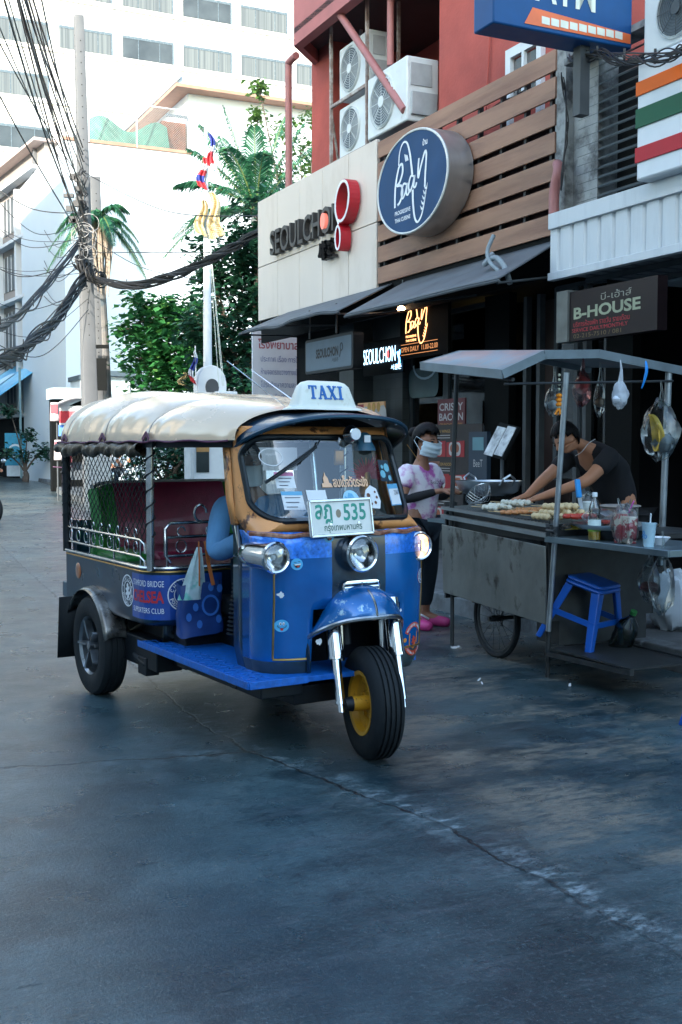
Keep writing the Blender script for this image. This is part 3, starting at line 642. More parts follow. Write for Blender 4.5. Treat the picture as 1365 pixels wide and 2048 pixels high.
    # --- front fender (dome) with chrome lip
    def fen(a, v):    # a: 0 front lip .. 1 top against the cowl, v across -1..1
        q = abs(v); L = Vector((2.05 - .19 * q ** 2.6, .265 * v, .665 - .10 * q ** 3.5)); T = Vector((1.885, .235 * v, .80 - .20 * q ** 2.6))
        th = a * PI / 2; c, s_ = math.cos(th), math.sin(th)
        return Vector((T.x + (L.x - T.x) * c, lerp(L.y, T.y, a), L.z + (T.z - L.z) * s_))
    m = MB(); m.grid(fen, [i / 18 for i in range(19)], [-1 + i / 12 for i in range(25)]); fm = m.build('front_mudguard', fenp, R, solid=.01, smooth=60)
    m = MB(); m.tube([fen(0, -1 + i / 12) for i in range(25)], .012, 8); m.build('mudguard_lip', chromed, fm)
    m = MB(); m.tube([fen(i / 14, 0.0) + Vector((.004, 0, .004)) for i in range(10)], .006, 6); m.build('mudguard_ridge', chromed, fm)
    for s in (-1, 1):
        m = MB(); m.tube([fen(0, s), Vector((1.875, s * .262, .45)), Vector((1.85, s * .25, .37))], .010, 6); m.build('wheel_arch_edge', deep, R)
    m = MB(); m.grid(lambda a, b: Vector((1.62, lerp(-.25, .25, a), lerp(.35, .8, b))), [0, 1], [0, 1]); m.grid(lambda a, b: Vector((lerp(1.62, 1.86, a), -.25, lerp(.37, .75, b))), [0, 1], [0, 1]); m.grid(lambda a, b: Vector((lerp(1.62, 1.86, a), .25, lerp(.37, .75, b))), [0, 1], [0, 1]); m.build('wheel_well', blk, R, solid=.01)
    # --- front wheel and fork, steered to the vehicle's right
    st = math.radians(-12)
    fw = thing('front_wheel', None, None, (2.012, 0, .262), st); fw.parent = R
    k = .262 / .29; WF = .135; prof = [(.145, -WF * .42), (.17, -WF * .52), (.215, -WF * .54), (.245, -WF * .47), (.257, -WF * .36)]
    for g in (-.27, -.09, .09, .27): prof += [(.262, WF * (g - .04)), (.252, WF * (g - .022)), (.252, WF * (g + .022)), (.262, WF * (g + .04))]
    prof += [(.257, WF * .36), (.245, WF * .47), (.215, WF * .54), (.17, WF * .52), (.145, WF * .42)]
    MB().lathe(prof, (0, 0, 0), 'Y', 64).build('tyre', blk, fw)
    m = MB(); m.lathe([(.0, -.02), (.05, -.02), (.055, -.012), (.085, -.008), (.10, -.022), (.125, -.028), (.132, -.06), (.150, -.064), (.152, -.056), (.14, -.05), (.14, .05), (.152, .06)], (0, 0, 0), 'Y', 48)
    for q in range(5):
        th = q * 2 * PI / 5 + .3; m.cyl((.072 * math.cos(th), -.026, .072 * math.sin(th)), (.072 * math.cos(th), -.005, .072 * math.sin(th)), .011, .011, 8); m.cyl((.11 * math.cos(th + .5), -.03, .11 * math.sin(th + .5)), (.11 * math.cos(th + .5), -.02, .11 * math.sin(th + .5)), .006, .006, 6)
    m.build('rim', mat('yellow_wheel_paint', (.55, .27, .015), .45, 0, .2, 14, .1, col2=(.06, .03, .01), mixs=16, thr=(.6, .68)), fw)
    m = MB(); m.cyl((0, -.105, 0), (0, 0, 0), .034, .036, 24); m.build('hub', MATS['yellow_wheel_paint'], fw)
    m = MB(); m.cyl((0, -.135, 0), (0, -.10, 0), .028, .036, 20); m.cyl((0, -.165, 0), (0, .165, 0), .010); m.cyl((0, .05, 0), (0, .12, 0), .034, .03, 16); m.build('axle', dark, fw)
    Mf = Matrix.Rotation(st, 3, 'Z')
    for s in (-1, 1):
        def P(x, y, z): return Mf @ Vector((x, y, z)) + Vector((2.012, 0, .262))
        f = thing('fork_leg', None, None, (0, 0, 0)); f.parent = R
        m = MB(); m.cyl(P(-.075, s * .155, .21), P(-.16, s * .155, .46), .040, .040, 20); m.tube([P(-.072, s * .155, .20), P(-.075, s * .155, .212)], .043, 20); m.build('upper_tube', chrome, f)
        m = MB(); m.cyl(P(0, s * .155, .0), P(-.075, s * .155, .21), .022, .025, 20); m.cyl(P(.012, s * .155, -.035), P(.0, s * .155, .0), .017, .017, 12); m.tube([P(-.004, s * .155, .004), P(-.007, s * .155, .012)], .026, 16); m.build('lower_tube', chrome, f)
        m = MB(); m.cyl(P(-.13, s * .105, .18), P(-.16, s * .105, .42), .016); m.build('damper', chromed, f)
    m = MB(); m.box(1.82, 1.90, -.19, .19, .66, .70); m.cyl((1.78, 0, .5), (1.72, 0, .9), .03); m.build('fork_yoke', dark, R)
    # --- taxi sign
    cx = -.02; sg = thing('taxi_sign', None, None, (1.60, cx, 1.632), math.radians(6)); sg.parent = R
    def sec(b):   # half width, half depth at height b 0..1
        return pw(b, [(0, .205), (.06, .20), (.12, .182), (.5, .165), (.8, .15), (.94, .128), (1, .09)]), pw(b, [(0, .075), (.06, .07), (.12, .055), (.8, .036), (1, .015)])
    m = MB(); bs = [0, .03, .06, .09, .12, .2, .35, .5, .65, .8, .88, .94, .98, 1]
    for b in bs:
        hw, hd = sec(b); P = rrect(-hd, hd, -hw, hw, min(hd * .9, .03), 4); m.v += [(x, y, b * .142) for x, y in P]; n = len(P)
    for r in range(len(bs) - 1):
        for i in range(n): m.f.append((r * n + i, r * n + (i + 1) % n, (r + 1) * n + (i + 1) % n, (r + 1) * n + i)); m.m.append(0)
    m.f.append(tuple((len(bs) - 1) * n + i for i in range(n))); m.m.append(0); m.f.append(tuple(range(n - 1, -1, -1))); m.m.append(0)
    m.build('sign_body', mat('ivory_plastic', (.74, .74, .64), .35, 0, .04, 10, coat=.3, col2=(.6, .57, .45), mixs=10, thr=(.6, .7)), sg, smooth=50)
    def Ts(a, b, c=0): hw, hd = sec(max(.13, min(1, b / .142))); return Vector((hd + c, a, b))
    m = MB(); z0, z1 = .052, .118; H = z1 - z0
    def bar(x0, y0, x1, y1, w_): m.ribbon([(lerp(x0, x1, i / 4), z0 + H * lerp(y0, y1, i / 4)) for i in range(5)], w_, Ts, .001, .004)
    def serif(x, y, w_): m.slab([(x - w_ / 2, z0 + H * y - (.007 if y else 0)), (x + w_ / 2, z0 + H * y - (.007 if y else 0)), (x + w_ / 2, z0 + H * y + (0 if y else .007)), (x - w_ / 2, z0 + H * y + (0 if y else .007))], Ts, .001, .0044)
    bar(-.092, 0, -.092, 1, .013); serif(-.092, 0, .026); serif(-.092, 1, .048); bar(-.113, .72, -.113, 1, .006); bar(-.071, .72, -.071, 1, .006)
    bar(-.052, 0, -.035, 1, .008); bar(-.016, 0, -.035, 1, .014); bar(-.046, .33, -.024, .33, .007); serif(-.052, 0, .018); serif(-.016, 0, .022)
    bar(.008, 0, .042, 1, .008); bar(.006, 1, .042, 0, .014); [serif(x, y, .022) for x in (.008, .042) for y in (0, 1)]
    bar(.075, 0, .075, 1, .014); serif(.075, 0, .028); serif(.075, 1, .028)
    m.build('sign_lettering', mat('taxi_blue', (.01, .13, .42), .4, 0, .1), sg, smooth=0)
    for y0, (dx, dy, dz) in ((-.16, (.0, -.33, .22)), (-.06, (-.35, -.12, .21))):
        MB().tube([(1.5, y0, 1.64), (1.5 + dx, y0 + dy, 1.64 + dz)], [.004, .002], 6).build('whip_aerial', chrome, R)
    # --- handlebar, hose coil
    m = MB(); m.tube([(1.35, -.30, 1.0), (1.42, -.22, 1.02), (1.5, 0, 1.0), (1.42, .22, 1.02), (1.35, .30, 1.0)], .014); m.build('handlebar', blk, R)
    m = MB(); [m.lathe([(.05, -.008), (.062, 0), (.05, .008)], (1.22 + .006 * i, -.30, .50 + .022 * i), 'Z', 14) for i in range(14)]; m.build('rubber_bellows', blk, R)
    m = MB(); m.box(.86, 1.18, -.26, .26, .55, .66); m.build('driver_seat', blk, R, bevel=.03)
    m = MB(); m.box(.87, 1.1, -.24, .24, .385, .55); m.build('engine_cover', dark, R)
    return R
def rr3(c, ax, up, w_, h_, r=.03):
    c = Vector(c); ax = Vector(ax); up = Vector(up); return [c + ax * a + up * b for a, b in rrect(0, w_, 0, h_, r)]
TUK = build_tuk()
TM = Matrix.Translation(TUK.location) @ Matrix.Rotation(TUK.rotation_euler.z, 4, 'Z')
# ================================================================= GROUND
def ground_mat():
    m = bpy.data.materials.new('worn_concrete_road'); m.use_nodes = True; n = m.node_tree; b = n.nodes['Principled BSDF']; L = n.links.new
    N = n.nodes.new
    tc = N('ShaderNodeTexCoord'); mp = N('ShaderNodeMapping'); mp.vector_type = 'POINT'; mp.inputs['Rotation'].default_value = (0, 0, -SA)
    L(tc.outputs['Object'], mp.inputs['Vector'])          # local x = toward camera, y = across
    def noise(sc, det=6, vec=None, ro=.6, stretch=None):
        z = N('ShaderNodeTexNoise'); z.inputs['Scale'].default_value = sc; z.inputs['Detail'].default_value = det; z.inputs['Roughness'].default_value = ro
        src = vec or mp.outputs[0]
        if stretch: q = N('ShaderNodeMapping'); q.inputs['Scale'].default_value = stretch; L(src, q.inputs['Vector']); src = q.outputs[0]
        L(src, z.inputs['Vector']); return z.outputs['Fac']
    def mr(x, a, c, d, e, smooth=False):
        z = N('ShaderNodeMapRange'); z.inputs[1].default_value = a; z.inputs[2].default_value = c; z.inputs[3].default_value = d; z.inputs[4].default_value = e
        if smooth: z.interpolation_type = 'SMOOTHSTEP'
        L(x, z.inputs[0]); return z.outputs[0]
    def ma(op, x, y):
        z = N('ShaderNodeMath'); z.operation = op
        for i, q in enumerate((x, y)):
            if isinstance(q, (int, float)): z.inputs[i].default_value = q
            else: L(q, z.inputs[i])
        return z.outputs[0]
    def mix(f, a, c):
        z = N('ShaderNodeMix'); z.data_type = 'RGBA'; L(f, z.inputs[0])
        for i, q in ((6, a), (7, c)):
            if isinstance(q, tuple): z.inputs[i].default_value = (*q, 1)
            else: L(q, z.inputs[i])
        return z.outputs[2]
    sp = N('ShaderNodeSeparateXYZ'); L(mp.outputs[0], sp.inputs[0]); X, Y = sp.outputs[0], sp.outputs[1]
    col = mix(mr(noise(.8, 9, stretch=(1.2, .7, 1), ro=.72), .40, .60, 0, 1), (.007, .028, .036), (.060, .105, .118))
    ys = mr(ma('ADD', Y, ma('MULTIPLY', X, .02)), 2.1, 2.6, 0, 1, True)
    col = mix(mr(noise(1.9, 7, ro=.7), .50, .60, 0, .8), col, (.007, .022, .030))
    sand = ma('MULTIPLY', mr(noise(1.1, 10, stretch=(1.3, .6, 1), ro=.72), .47, .55, 0, .9), ys)
    sand = ma('MULTIPLY', sand, mr(noise(9, 6, stretch=(1.8, .5, 1), ro=.75), .38, .55, 0, 1))
    col = mix(sand, col, (.20, .185, .15))
    col = mix(mr(noise(5, 8, stretch=(1.6, .4, 1), ro=.75), .52, .66, 0, .6), col, (.075, .10, .115))
    col = mix(mr(noise(34, 7, stretch=(1.5, .6, 1), ro=.8), .50, .68, 0, .8), col, (.008, .018, .024))
    col = mix(mr(noise(60, 6, ro=.8), .54, .66, 0, .55), col, (.15, .20, .22))
    spk = ma('MULTIPLY', mr(noise(190, 2), .66, .74, 0, 1), mr(noise(3, 4), .42, .6, .15, 1)); col = mix(spk, col, (.45, .5, .52))
    gou = ma('MULTIPLY', mr(noise(7, 4, stretch=(4.5, .45, 1)), .66, .70, 0, 1), mr(noise(1.7, 3), .48, .56, 0, 1)); col = mix(gou, col, (.006, .012, .016))
    wob = ma('MULTIPLY', ma('SUBTRACT', noise(3.5, 8, ro=.7), .5), .16)
    fc = N('ShaderNodeFloatCurve'); L(mr(X, -40, 4, 0, 1), fc.inputs['Value'])
    cv = fc.mapping.curves[0]; P = [(-40, 4.1), (-17.3, 2.66), (-9.5, 2.12), (-5.6, 1.86), (-4.95, 1.90), (-3.73, 2.18), (-2.4, 2.24), (4, 2.3)]
    pts = [((u + 40) / 44, t / 5) for u, t in P]
    cv.points[0].location = pts[0]; cv.points[1].location = pts[-1]
    for q in pts[1:-1]: cv.points.new(*q)
    for q in cv.points: q.handle_type = 'VECTOR'
    fc.mapping.update()
    d1 = ma('ABSOLUTE', ma('ADD', ma('SUBTRACT', Y, ma('MULTIPLY', fc.outputs[0], 5)), wob), 0)
    tr = ma('ADD', ma('ADD', X, ma('MULTIPLY', ma('SUBTRACT', Y, .78), -.214)), 5.19)
    d2 = ma('ABSOLUTE', ma('ADD', tr, wob), 0)
    # only left of the long seam
    side = mr(ma('SUBTRACT', Y, 1.95), -.02, .02, 0, 1); d2 = ma('ADD', d2, side)
    d3 = ma('ADD', ma('ABSOLUTE', ma('ADD', ma('ADD', X, 12.2), wob), 0), ma('MULTIPLY', side, 0))
    dm = ma('MINIMUM', ma('MINIMUM', d1, d2), d3)
    pat = ma('MULTIPLY', mr(noise(11, 10, stretch=(1.5, .7, 1), ro=.8), .50, .62, 0, 1), mr(noise(2.2, 4), .36, .52, .3, 1))
    sideR = mr(ma('SUBTRACT', ma('MULTIPLY', fc.outputs[0], 5), Y), -.03, .03, 1, .45); white = ma('MULTIPLY', ma('MULTIPLY', mr(dm, .0, .20, 1, 0, True), sideR), pat)
    col = mix(ma('MULTIPLY', white, .9), col, (.34, .42, .45))
    crack = ma('MULTIPLY', mr(dm, .004, .011, 1, 0), mr(noise(2.5, 3), .38, .54, .35, .95)); col = mix(crack, col, (.008, .01, .012))
    # broad polished wheel track and oily drips
    trk = ma('MULTIPLY', mr(ma('ABSOLUTE', ma('ADD', ma('SUBTRACT', Y, 1.1), wob), 0), .1, .55, 1, 0, True), mr(noise(1.6, 4), .4, .6, 0, .5)); col = mix(trk, col, (.008, .036, .052))
    L(col, b.inputs['Base Color'])
    rg = ma('ADD', mr(noise(4, 5), .3, .7, .24, .38), ma('MULTIPLY', white, .2)); L(rg, b.inputs['Roughness'])
    b.inputs['Specular IOR Level'].default_value = .42
    hgt = ma('ADD', ma('MULTIPLY', noise(90, 4, ro=.7), .5), ma('ADD', ma('MULTIPLY', noise(26, 6, stretch=(1.6, .5, 1), ro=.75), .8), ma('MULTIPLY', ma('ADD', crack, gou), -1.5)))
    bp = N('ShaderNodeBump'); bp.inputs['Strength'].default_value = .6; bp.inputs['Distance'].default_value = .008; L(hgt, bp.inputs['Height']); L(bp.outputs[0], b.inputs['Normal'])
    MATS['road'] = m; return m
m = MB(); m.v += [(-900, -300, 0), (900, -300, 0), (900, 1500, 0), (-900, 1500, 0)]; m.f.append((0, 1, 2, 3)); m.m.append(0)
tag(m.build('road', ground_mat(), smooth=0), kind='structure')
pave = mat('pavement', (.10, .11, .115), .8, 0, .2, 3, .5, 30, col2=(.06, .065, .065), mixs=2)
kerbm = mat('kerb_stone', (.13, .145, .15), .8, 0, .3, 5, .4, 30, col2=(.05, .05, .05), mixs=3)
KP = [(6, 5.0), (-4, 5.05), (-9.5, 5.12), (-20, 5.9), (-29, 6.55), (-36, 7.3), (-41, 8.35), (-60, 10.3), (-85, 13.0), (-130, 18)]
def kx(u): return pw(-u, [(-a, b) for a, b in KP])
m = MB(); us = [6 - 1.7 * i for i in range(80)]
for a, b in zip(us, us[1:]):
    k = len(m.v); h = .15 if a > -30 else .24; h2 = .15 if b > -30 else .24
    m.v += [tuple(W(a, kx(a) + .14, .15)), tuple(W(b, kx(b) + .14, .15)), tuple(W(b, 40, .15)), tuple(W(a, 40, .15))]; m.f.append((k, k + 1, k + 2, k + 3)); m.m.append(0)
tag(m.build('pavement', pave, smooth=0), kind='structure')
m = MB()
for a, b in zip(us, us[1:]):
    k = len(m.v); j = .02 * (1 if a > -60 else 0)
    for u in (a - .01, b + .01): m.v += [tuple(W(u, kx(u), -.02)), tuple(W(u, kx(u) + .015, .148)), tuple(W(u, kx(u) + .15, .153)), tuple(W(u, kx(u) + .15, -.02))]
    m.f += [(k, k + 4, k + 5, k + 1), (k + 1, k + 5, k + 6, k + 2), (k, k + 1, k + 2, k + 3), (k + 4, k + 7, k + 6, k + 5)]; m.m += [0] * 4
tag(m.build('kerb', kerbm, bevel=.01), kind='structure')

# litter by the kerb
lit = mat('litter_white', (.6, .62, .62), .7)
for i, (px, py, r) in enumerate(((913, 1296, .045), (958, 1361, .02), (902, 1233, .025), (1140, 1372, .02), (430, 1391, .008), (965, 1368, .012))):
    d = ray(px, py); p = C0 + d * (-CAM_H / d.z); random.seed(i)
    o = MB(); o.slab([(r * random.uniform(.6, 1.1) * math.cos(k * PI / 3.5), r * random.uniform(.3, .6) * math.sin(k * PI / 3.5)) for k in range(7)], lambda a, b, c: Vector((a, b, c + .01 * math.sin(a * 90))), .002, .006)
    tag(o.build('paper_scrap', lit, loc=p, rz=.4 * i, smooth=0), 'small white scrap of paper lying on the road', 'litter', 'paper scraps on the road')

# ================================================================= SHOP BUILDING (street frame: x toward camera, y into the building)
redw = mat('red_render', (.42, .085, .065), .8, 0, .12, 1.5, .35, 25, col2=(.26, .05, .04), mixs=.8, thr=(.45, .8))
pinkw = mat('faded_red_render', (.42, .15, .14), .8, 0, .1, 3, .2, 25)
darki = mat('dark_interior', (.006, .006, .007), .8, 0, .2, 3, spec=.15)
grey = mat('grey_metal_frame', (.07, .08, .085), .6, .3, .15, 8)
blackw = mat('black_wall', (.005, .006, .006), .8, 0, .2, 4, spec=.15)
tile = None
B = sthing('red_building', 'red painted shophouse with overhanging upper floor above the restaurant signs', 'building', 0, 0)
def bx(m, u0, u1, t0, t1, z0, z1): return m.box(u0, u1, t0, t1, z0, z1)
m = MB(); bx(m, -11.85, -8.55, 7.0, 12, 3.3, 11); bx(m, -16.0, -11.85, 8.6, 12, 3.3, 11); m.build('wall', redw, B)
m = MB(); bx(m, -16.0, -15.3, 7.2, 8.6, 3.3, 7.45); bx(m, -16.0, -15.3, 7.2, 12, 7.45, 7.46); m.build('pillar', redw, B)
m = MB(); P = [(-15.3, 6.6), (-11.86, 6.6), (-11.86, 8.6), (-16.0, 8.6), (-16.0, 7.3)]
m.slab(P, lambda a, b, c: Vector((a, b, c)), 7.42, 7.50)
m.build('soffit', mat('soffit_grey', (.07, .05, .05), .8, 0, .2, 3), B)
m = MB(); m.slab([(-15.3, 6.6), (-11.86, 6.6), (-11.86, 6.75), (-15.3, 6.75)], lambda a, b, c: Vector((a, b, c)), 7.25, 11); m.slab([(-16.02, 7.3), (-15.302, 6.6), (-15.302, 6.75), (-16.02, 7.45)], lambda a, b, c: Vector((a, b, c)), 7.25, 11)
m.build('parapet', pinkw, B)
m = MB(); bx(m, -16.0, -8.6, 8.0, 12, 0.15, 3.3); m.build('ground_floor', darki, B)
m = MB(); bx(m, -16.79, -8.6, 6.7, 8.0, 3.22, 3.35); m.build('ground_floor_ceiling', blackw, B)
m = MB(); bx(m, -16.7, -8.9, 6.63, 6.69, 3.1, 3.6); m.build('lintel', blackw, B)
# left return wall of the restaurant and entrance piers
def tilemat():
    m = bpy.data.materials.new('tiled_pier'); m.use_nodes = True; n = m.node_tree; b = n.nodes['Principled BSDF']; L = n.links.new
    tc = n.nodes.new('ShaderNodeTexCoord'); mp = n.nodes.new('ShaderNodeMapping'); mp.inputs['Rotation'].default_value = (PI / 2, 0, 0); L(tc.outputs['Object'], mp.inputs[0])
    br = n.nodes.new('ShaderNodeTexBrick'); br.offset = 0; br.inputs['Scale'].default_value = 5; br.inputs['Color1'].default_value = (.05, .058, .058, 1); br.inputs['Color2'].default_value = (.038, .045, .045, 1); br.inputs['Mortar'].default_value = (.02, .02, .02, 1)
    br.inputs['Mortar Size'].default_value = .012; br.inputs['Brick Width'].default_value = .7; br.inputs['Row Height'].default_value = .7
    L(mp.outputs[0], br.inputs['Vector']); L(br.outputs[0], b.inputs['Base Color']); b.inputs['Roughness'].default_value = .3; return m
tile = tilemat()
m = MB(); bx(m, -14.4, -13.95, 6.9, 7.4, .15, 3.22); m.build('tiled_pier', tile, B)
m = MB(); bx(m, -13.95, -13.1, 7.2, 7.4, .15, 3.22); m.build('tiled_wall', tile, B)
m = MB(); bx(m, -16.6, -14.4, 7.2, 7.3, .15, 3.22); bx(m, -16.6, -16.5, 7.2, 8.2, .15, 3.22); m.build('side_wall', blackw, B)
# shopfront: low tiled wall, mullions, dark glass
m = MB(); bx(m, -13.1, -12.2, 7.32, 7.36, .15, 1.1); m.build('low_wall', tile, B)
dg = glass_mat('shop_glass', (.35, .42, .45), .10, .03)
for a, b in ((-13.08, -12.2), (-12.14, -11.2), (-9.9, -9.0)):
    m = MB(); bx(m, a, b, 7.33, 7.345, 1.12, 3.1); f = m.build('shop_window', dg, B)
    m = MB(); [bx(m, x - .03, x + .03, 7.30, 7.36, 1.1, 3.15) for x in (a, b)]; bx(m, a, b, 7.30, 7.36, 3.1, 3.16); m.build('window_frame', grey, f)
for a_, b_ in ((-11.2, -10.7), (-9.0, -8.6)): m = MB(); bx(m, a_, b_, 7.25, 7.35, .15, 3.2); m.build('shopfront_panel', blackw, B)
# dark doorways behind the cart with aluminium frames
for u in (-10.35, -10.1, -9.45, -9.3):
    m = MB(); bx(m, u - .03, u + .03, 7.22, 7.29, .15, 3.1); m.build('door_frame', grey, B)
m = MB(); bx(m, -10.6, -10.0, 7.6, 7.65, .15, 3.1); m.build('inner_door', mat('brown_door', (.035, .016, .012), .5), B)
# lit kitchen hatch
o = B
em = mat('warm_lit_room', (.5, .35, .1), .6, 0, .5, 12, emit=(1, .72, .25), es=.5, col2=(.15, .25, .03), mixs=9)
pu, pz = onT(900, 690, 7.5); qu, qz = onT(955, 672, 7.5)
m = MB(); bx(m, pu, pu + .26, 7.985, 7.995, pz - .02, pz + .17); bx(m, pu + .36, qu, 7.985, 7.995, pz - .02, pz + .14); m.build('lit_hatch', em, B)
# upper window
m = MB(); u0, z0 = onT(1020, 150, 7.0); u1, z1 = onT(1092, 80, 7.0)
bx(m, u0 + .1, u1 - .08, 6.985, 6.99, 5.0, 5.58); wn = m.build('window', glass_mat('window_glass_grey', (.2, .25, .28), .3, .05), B)
m = MB(); bx(m, u0, u0 + .09, 6.94, 6.998, 4.9, 5.7); bx(m, u1 - .08, u1, 6.94, 6.998, 4.9, 5.7); bx(m, u0 + .09, u1 - .08, 6.94, 6.998, 5.6, 5.7); bx(m, (u0 + u1) / 2 - .02, (u0 + u1) / 2 + .02, 6.94, 6.984, 5, 5.6); m.build('window_frame', mat('white_frame', (.6, .64, .66), .4, 0, .06), wn)
# small frames and rust streaks on the red face
m = MB(); m.tube([(-10.7, 6.97, 7), (-10.72, 6.97, 5.9), (-10.78, 6.97, 5.2)], .012); m.build('conduit', redw, B)

# drainpipes
pipe = mat('red_pipe', (.36, .14, .13), .5, 0, .12, 8)
def topipe(name, pts, r, label, mm=pipe, cat='pipe'):
    p0 = Vector(pts[0]); m = MB(); m.tube([Vector(p) - p0 for p in spline(pts, 5)] if len(pts) > 2 else [Vector(p) - p0 for p in pts], r, 12)
    return tag(m.build(name, mm, loc=W(*p0), rz=SA), label, cat)
u_, z_ = onT(603, 345, 6.9)
topipe('drainpipe', [(-15.9, 6.9, 7.35), (-16.15, 6.9, 7.33), (-16.2, 6.9, 7.2), (-16.2, 6.9, 6), (-16.2, 6.9, z_ - .3)], .055, 'pale red vertical drainpipe at far corner of the red building', cat='drainpipe')
topipe('brace_pipe', [(-14.0, 6.7, 7.3), (-12.25, 6.75, 5.55)], .05, 'pale red diagonal pipe running down in front of the air conditioners')
topipe('brace_pipe', [(-12.9, 6.9, 7.45), (-12.9, 6.9, 6.3)], .045, 'pale red upright pipe above the large white air conditioner')
topipe('drainpipe', [(-8.86, 6.5, 3.55), (-8.86, 6.5, 3.85), (-8.80, 6.5, 4.05), (-8.95, 6.6, 4.15)], .05, 'short red pipe elbow between slatted screen and louvres', cat='drainpipe')
topipe('hose', [(-9.3, 6.1, 3.32), (-9.2, 5.95, 3.2), (-8.95, 5.9, 3.22), (-8.8, 5.9, 3.12), (-8.7, 5.9, 2.95)], .026, 'pale grey wrapped hose twisting under the slatted screen', mat('wrapped_hose', (.22, .26, .28), .6, 0, .2, 20, .3), 'hose')
topipe('hose', [(-9.05, 5.95, 3.45), (-9.08, 5.9, 3.3), (-9.0, 5.88, 3.18), (-8.85, 5.88, 3.08)], .02, 'shorter pale wrapped hose crossing over the other hose', MATS['wrapped_hose'], 'hose')

# air conditioners
acw = mat('ac_casing', (.62, .66, .66), .45, 0, .06, 5, col2=(.42, .43, .4), mixs=4, thr=(.6, .8)); acd = mat('ac_grille', (.10, .13, .15), .5, 0, .1)
def ac(u, t, z, w_, h_, d_, label, rot=0, front=True):
    r = sthing('air_conditioner', label, 'air conditioner', u, t, z, 'air conditioners on the upper walls'); r.rotation_euler.z = SA + rot
    m = MB(); m.box(-w_ / 2, w_ / 2, 0, d_, 0, h_); m.build('casing', acw, r, bevel=.02)
    m = MB(); cx = -w_ * .1; R0 = min(w_, h_) * .42
    m.lathe([(R0, 0), (R0, .02), (R0 * .93, .025), (R0 * .9, .0)], (cx, -.02, h_ / 2), 'Y', 32); m.build('fan_ring', acw, r)
    m = MB(); m.lathe([(R0 * .9, .004), (0, .004)], (cx, -.006, h_ / 2), 'Y', 32); m.build('fan_opening', acd, r)
    m = MB()
    for k in range(9): m.tube([(cx + R0 * .1 * (k + 1) * math.cos(a), -.022, h_ / 2 + R0 * .1 * (k + 1) * math.sin(a)) for a in [i * PI / 12 for i in range(24)]], .003, 4, closed=True)
    for k in range(8): m.tube([(cx, -.022, h_ / 2), (cx + R0 * .92 * math.cos(k * PI / 4), -.022, h_ / 2 + R0 * .92 * math.sin(k * PI / 4))], .004, 4)
    m.lathe([(0, .0), (R0 * .22, .0), (R0 * .22, .012), (0, .015)], (cx, -.03, h_ / 2), 'Y', 16); m.build('fan_guard', acw if front else grey, r)
    m = MB(); m.box(w_ / 2 + .001, w_ / 2 + .04, .05, d_ - .04, h_ * .1, h_ * .45); m.box(w_ / 2 + .001, w_ / 2 + .012, .05, d_ - .1, h_ * .55, h_ * .9); m.build('service_panel', mat('panel_grey', (.35, .37, .38), .5), r, bevel=.008)
    return r
ac(-14.05, 6.95, 6.28, .92, .72, .34, 'upper of the two stacked grey fan units on the rusty rack')
ac(-14.05, 6.95, 5.48, .92, .70, .34, 'lower of the two stacked grey fan units on the rusty rack')
ac(-12.72, 6.75, 5.42, 1.05, .78, .45, 'large cream fan unit beside the rack, behind the diagonal pipe')
rk = sthing('ac_rack', 'rusty angle iron rack carrying two stacked fan units', 'rack', -14.05, 6.95, 5.3)
m = MB()
for x in (-.62, .5):
    for y in (-.05, .42): m.box(x - .02, x + .02, y - .02, y + .02, -.1 if x < 0 else -.15, 2.1)
m.build('upright', mat('rusty_iron', (.28, .2, .17), .7, .2, .3, 9, col2=(.5, .48, .45), mixs=6), rk)
m = MB()
for z in (.13, .93):
    for y in (-.05, .42): m.box(-.6, .48, y - .018, y + .018, z, z + .04)
m.tube([(-.62, -.05, .9), (-.85, .2, .1), (-.85, .4, -.1)], .02); m.build('shelf_bar', MATS['rusty_iron'], rk)
ac(-6.9, 6.3, 4.62, 1.0, .55, .4, 'grey fan unit above the striped sign at right edge', 0, False)

# ---------------- cream cladding with 3-D letters
cr = mat('cream_cladding', (.66, .58, .50), .55, .1, .06, 1.2, .05, 20, col2=(.46, .38, .30), mixs=1.1, thr=(.5, .8), stretch=(1, 1, .35))
S1 = sthing('cream_sign_panel', 'cream panelled signboard with dark raised letters above the awning', 'signboard', -16.75, 6.6, 0)
WD = 4.06; ZT1, ZB1 = 5.30, 3.44; cols = 5; m = MB()
for i in range(cols):
    x0, x1 = WD * i / cols + .006, WD * (i + 1) / cols - .006; m.box(x0, x1, 0, .05, ZB1 + .006, 4.27); m.box(x0, x1, 0, .05, 4.282, ZT1)
m.build('cladding', cr, S1, bevel=.003)
m = MB(); m.box(.01, WD - .01, .03, .6, ZB1, ZT1 - .01); m.build('backing', mat('panel_backing', (.05, .05, .05), .8), S1)
pS = plane((0, 0, 0), (1, 0, 0), (0, 0, 1))     # normal = -y
def fit(px0, py0, px1, py1, t, u0):     # world box of a pixel box on plane t, in a frame whose origin is u0
    a, b = onT(px0, py0, t), onT(px1, py1, t); return a[0] - u0, b[0] - u0, a[1], b[1]
lt = mat('letter_charcoal', (.028, .026, .025), .6, 0, .15, 10)
xa, _ = onT(540, 480, 6.5); xb, _ = onT(681, 440, 6.5); xa += 16.75; xb += 16.75
def row(px, py): return onT(px, py, 6.5)[1]
zb = onT(541, 512, 6.5)[1]; zt = onT(541, 463, 6.5)[1]; hh = zt - zb
m = MB(); m.text('SEOULCHON', pS, xa, zb, xb - xa, hh, .10, .02, bold=.012); m.build('lettering', lt, S1)
m = MB(); m.text('SEOULCHON', pS, xa, zb, xb - xa, hh, .1015, bold=.010); m.build('letter_face', mat('letter_face_grey', (.075, .068, .06), .6, 0, .1, 10), S1, smooth=0)
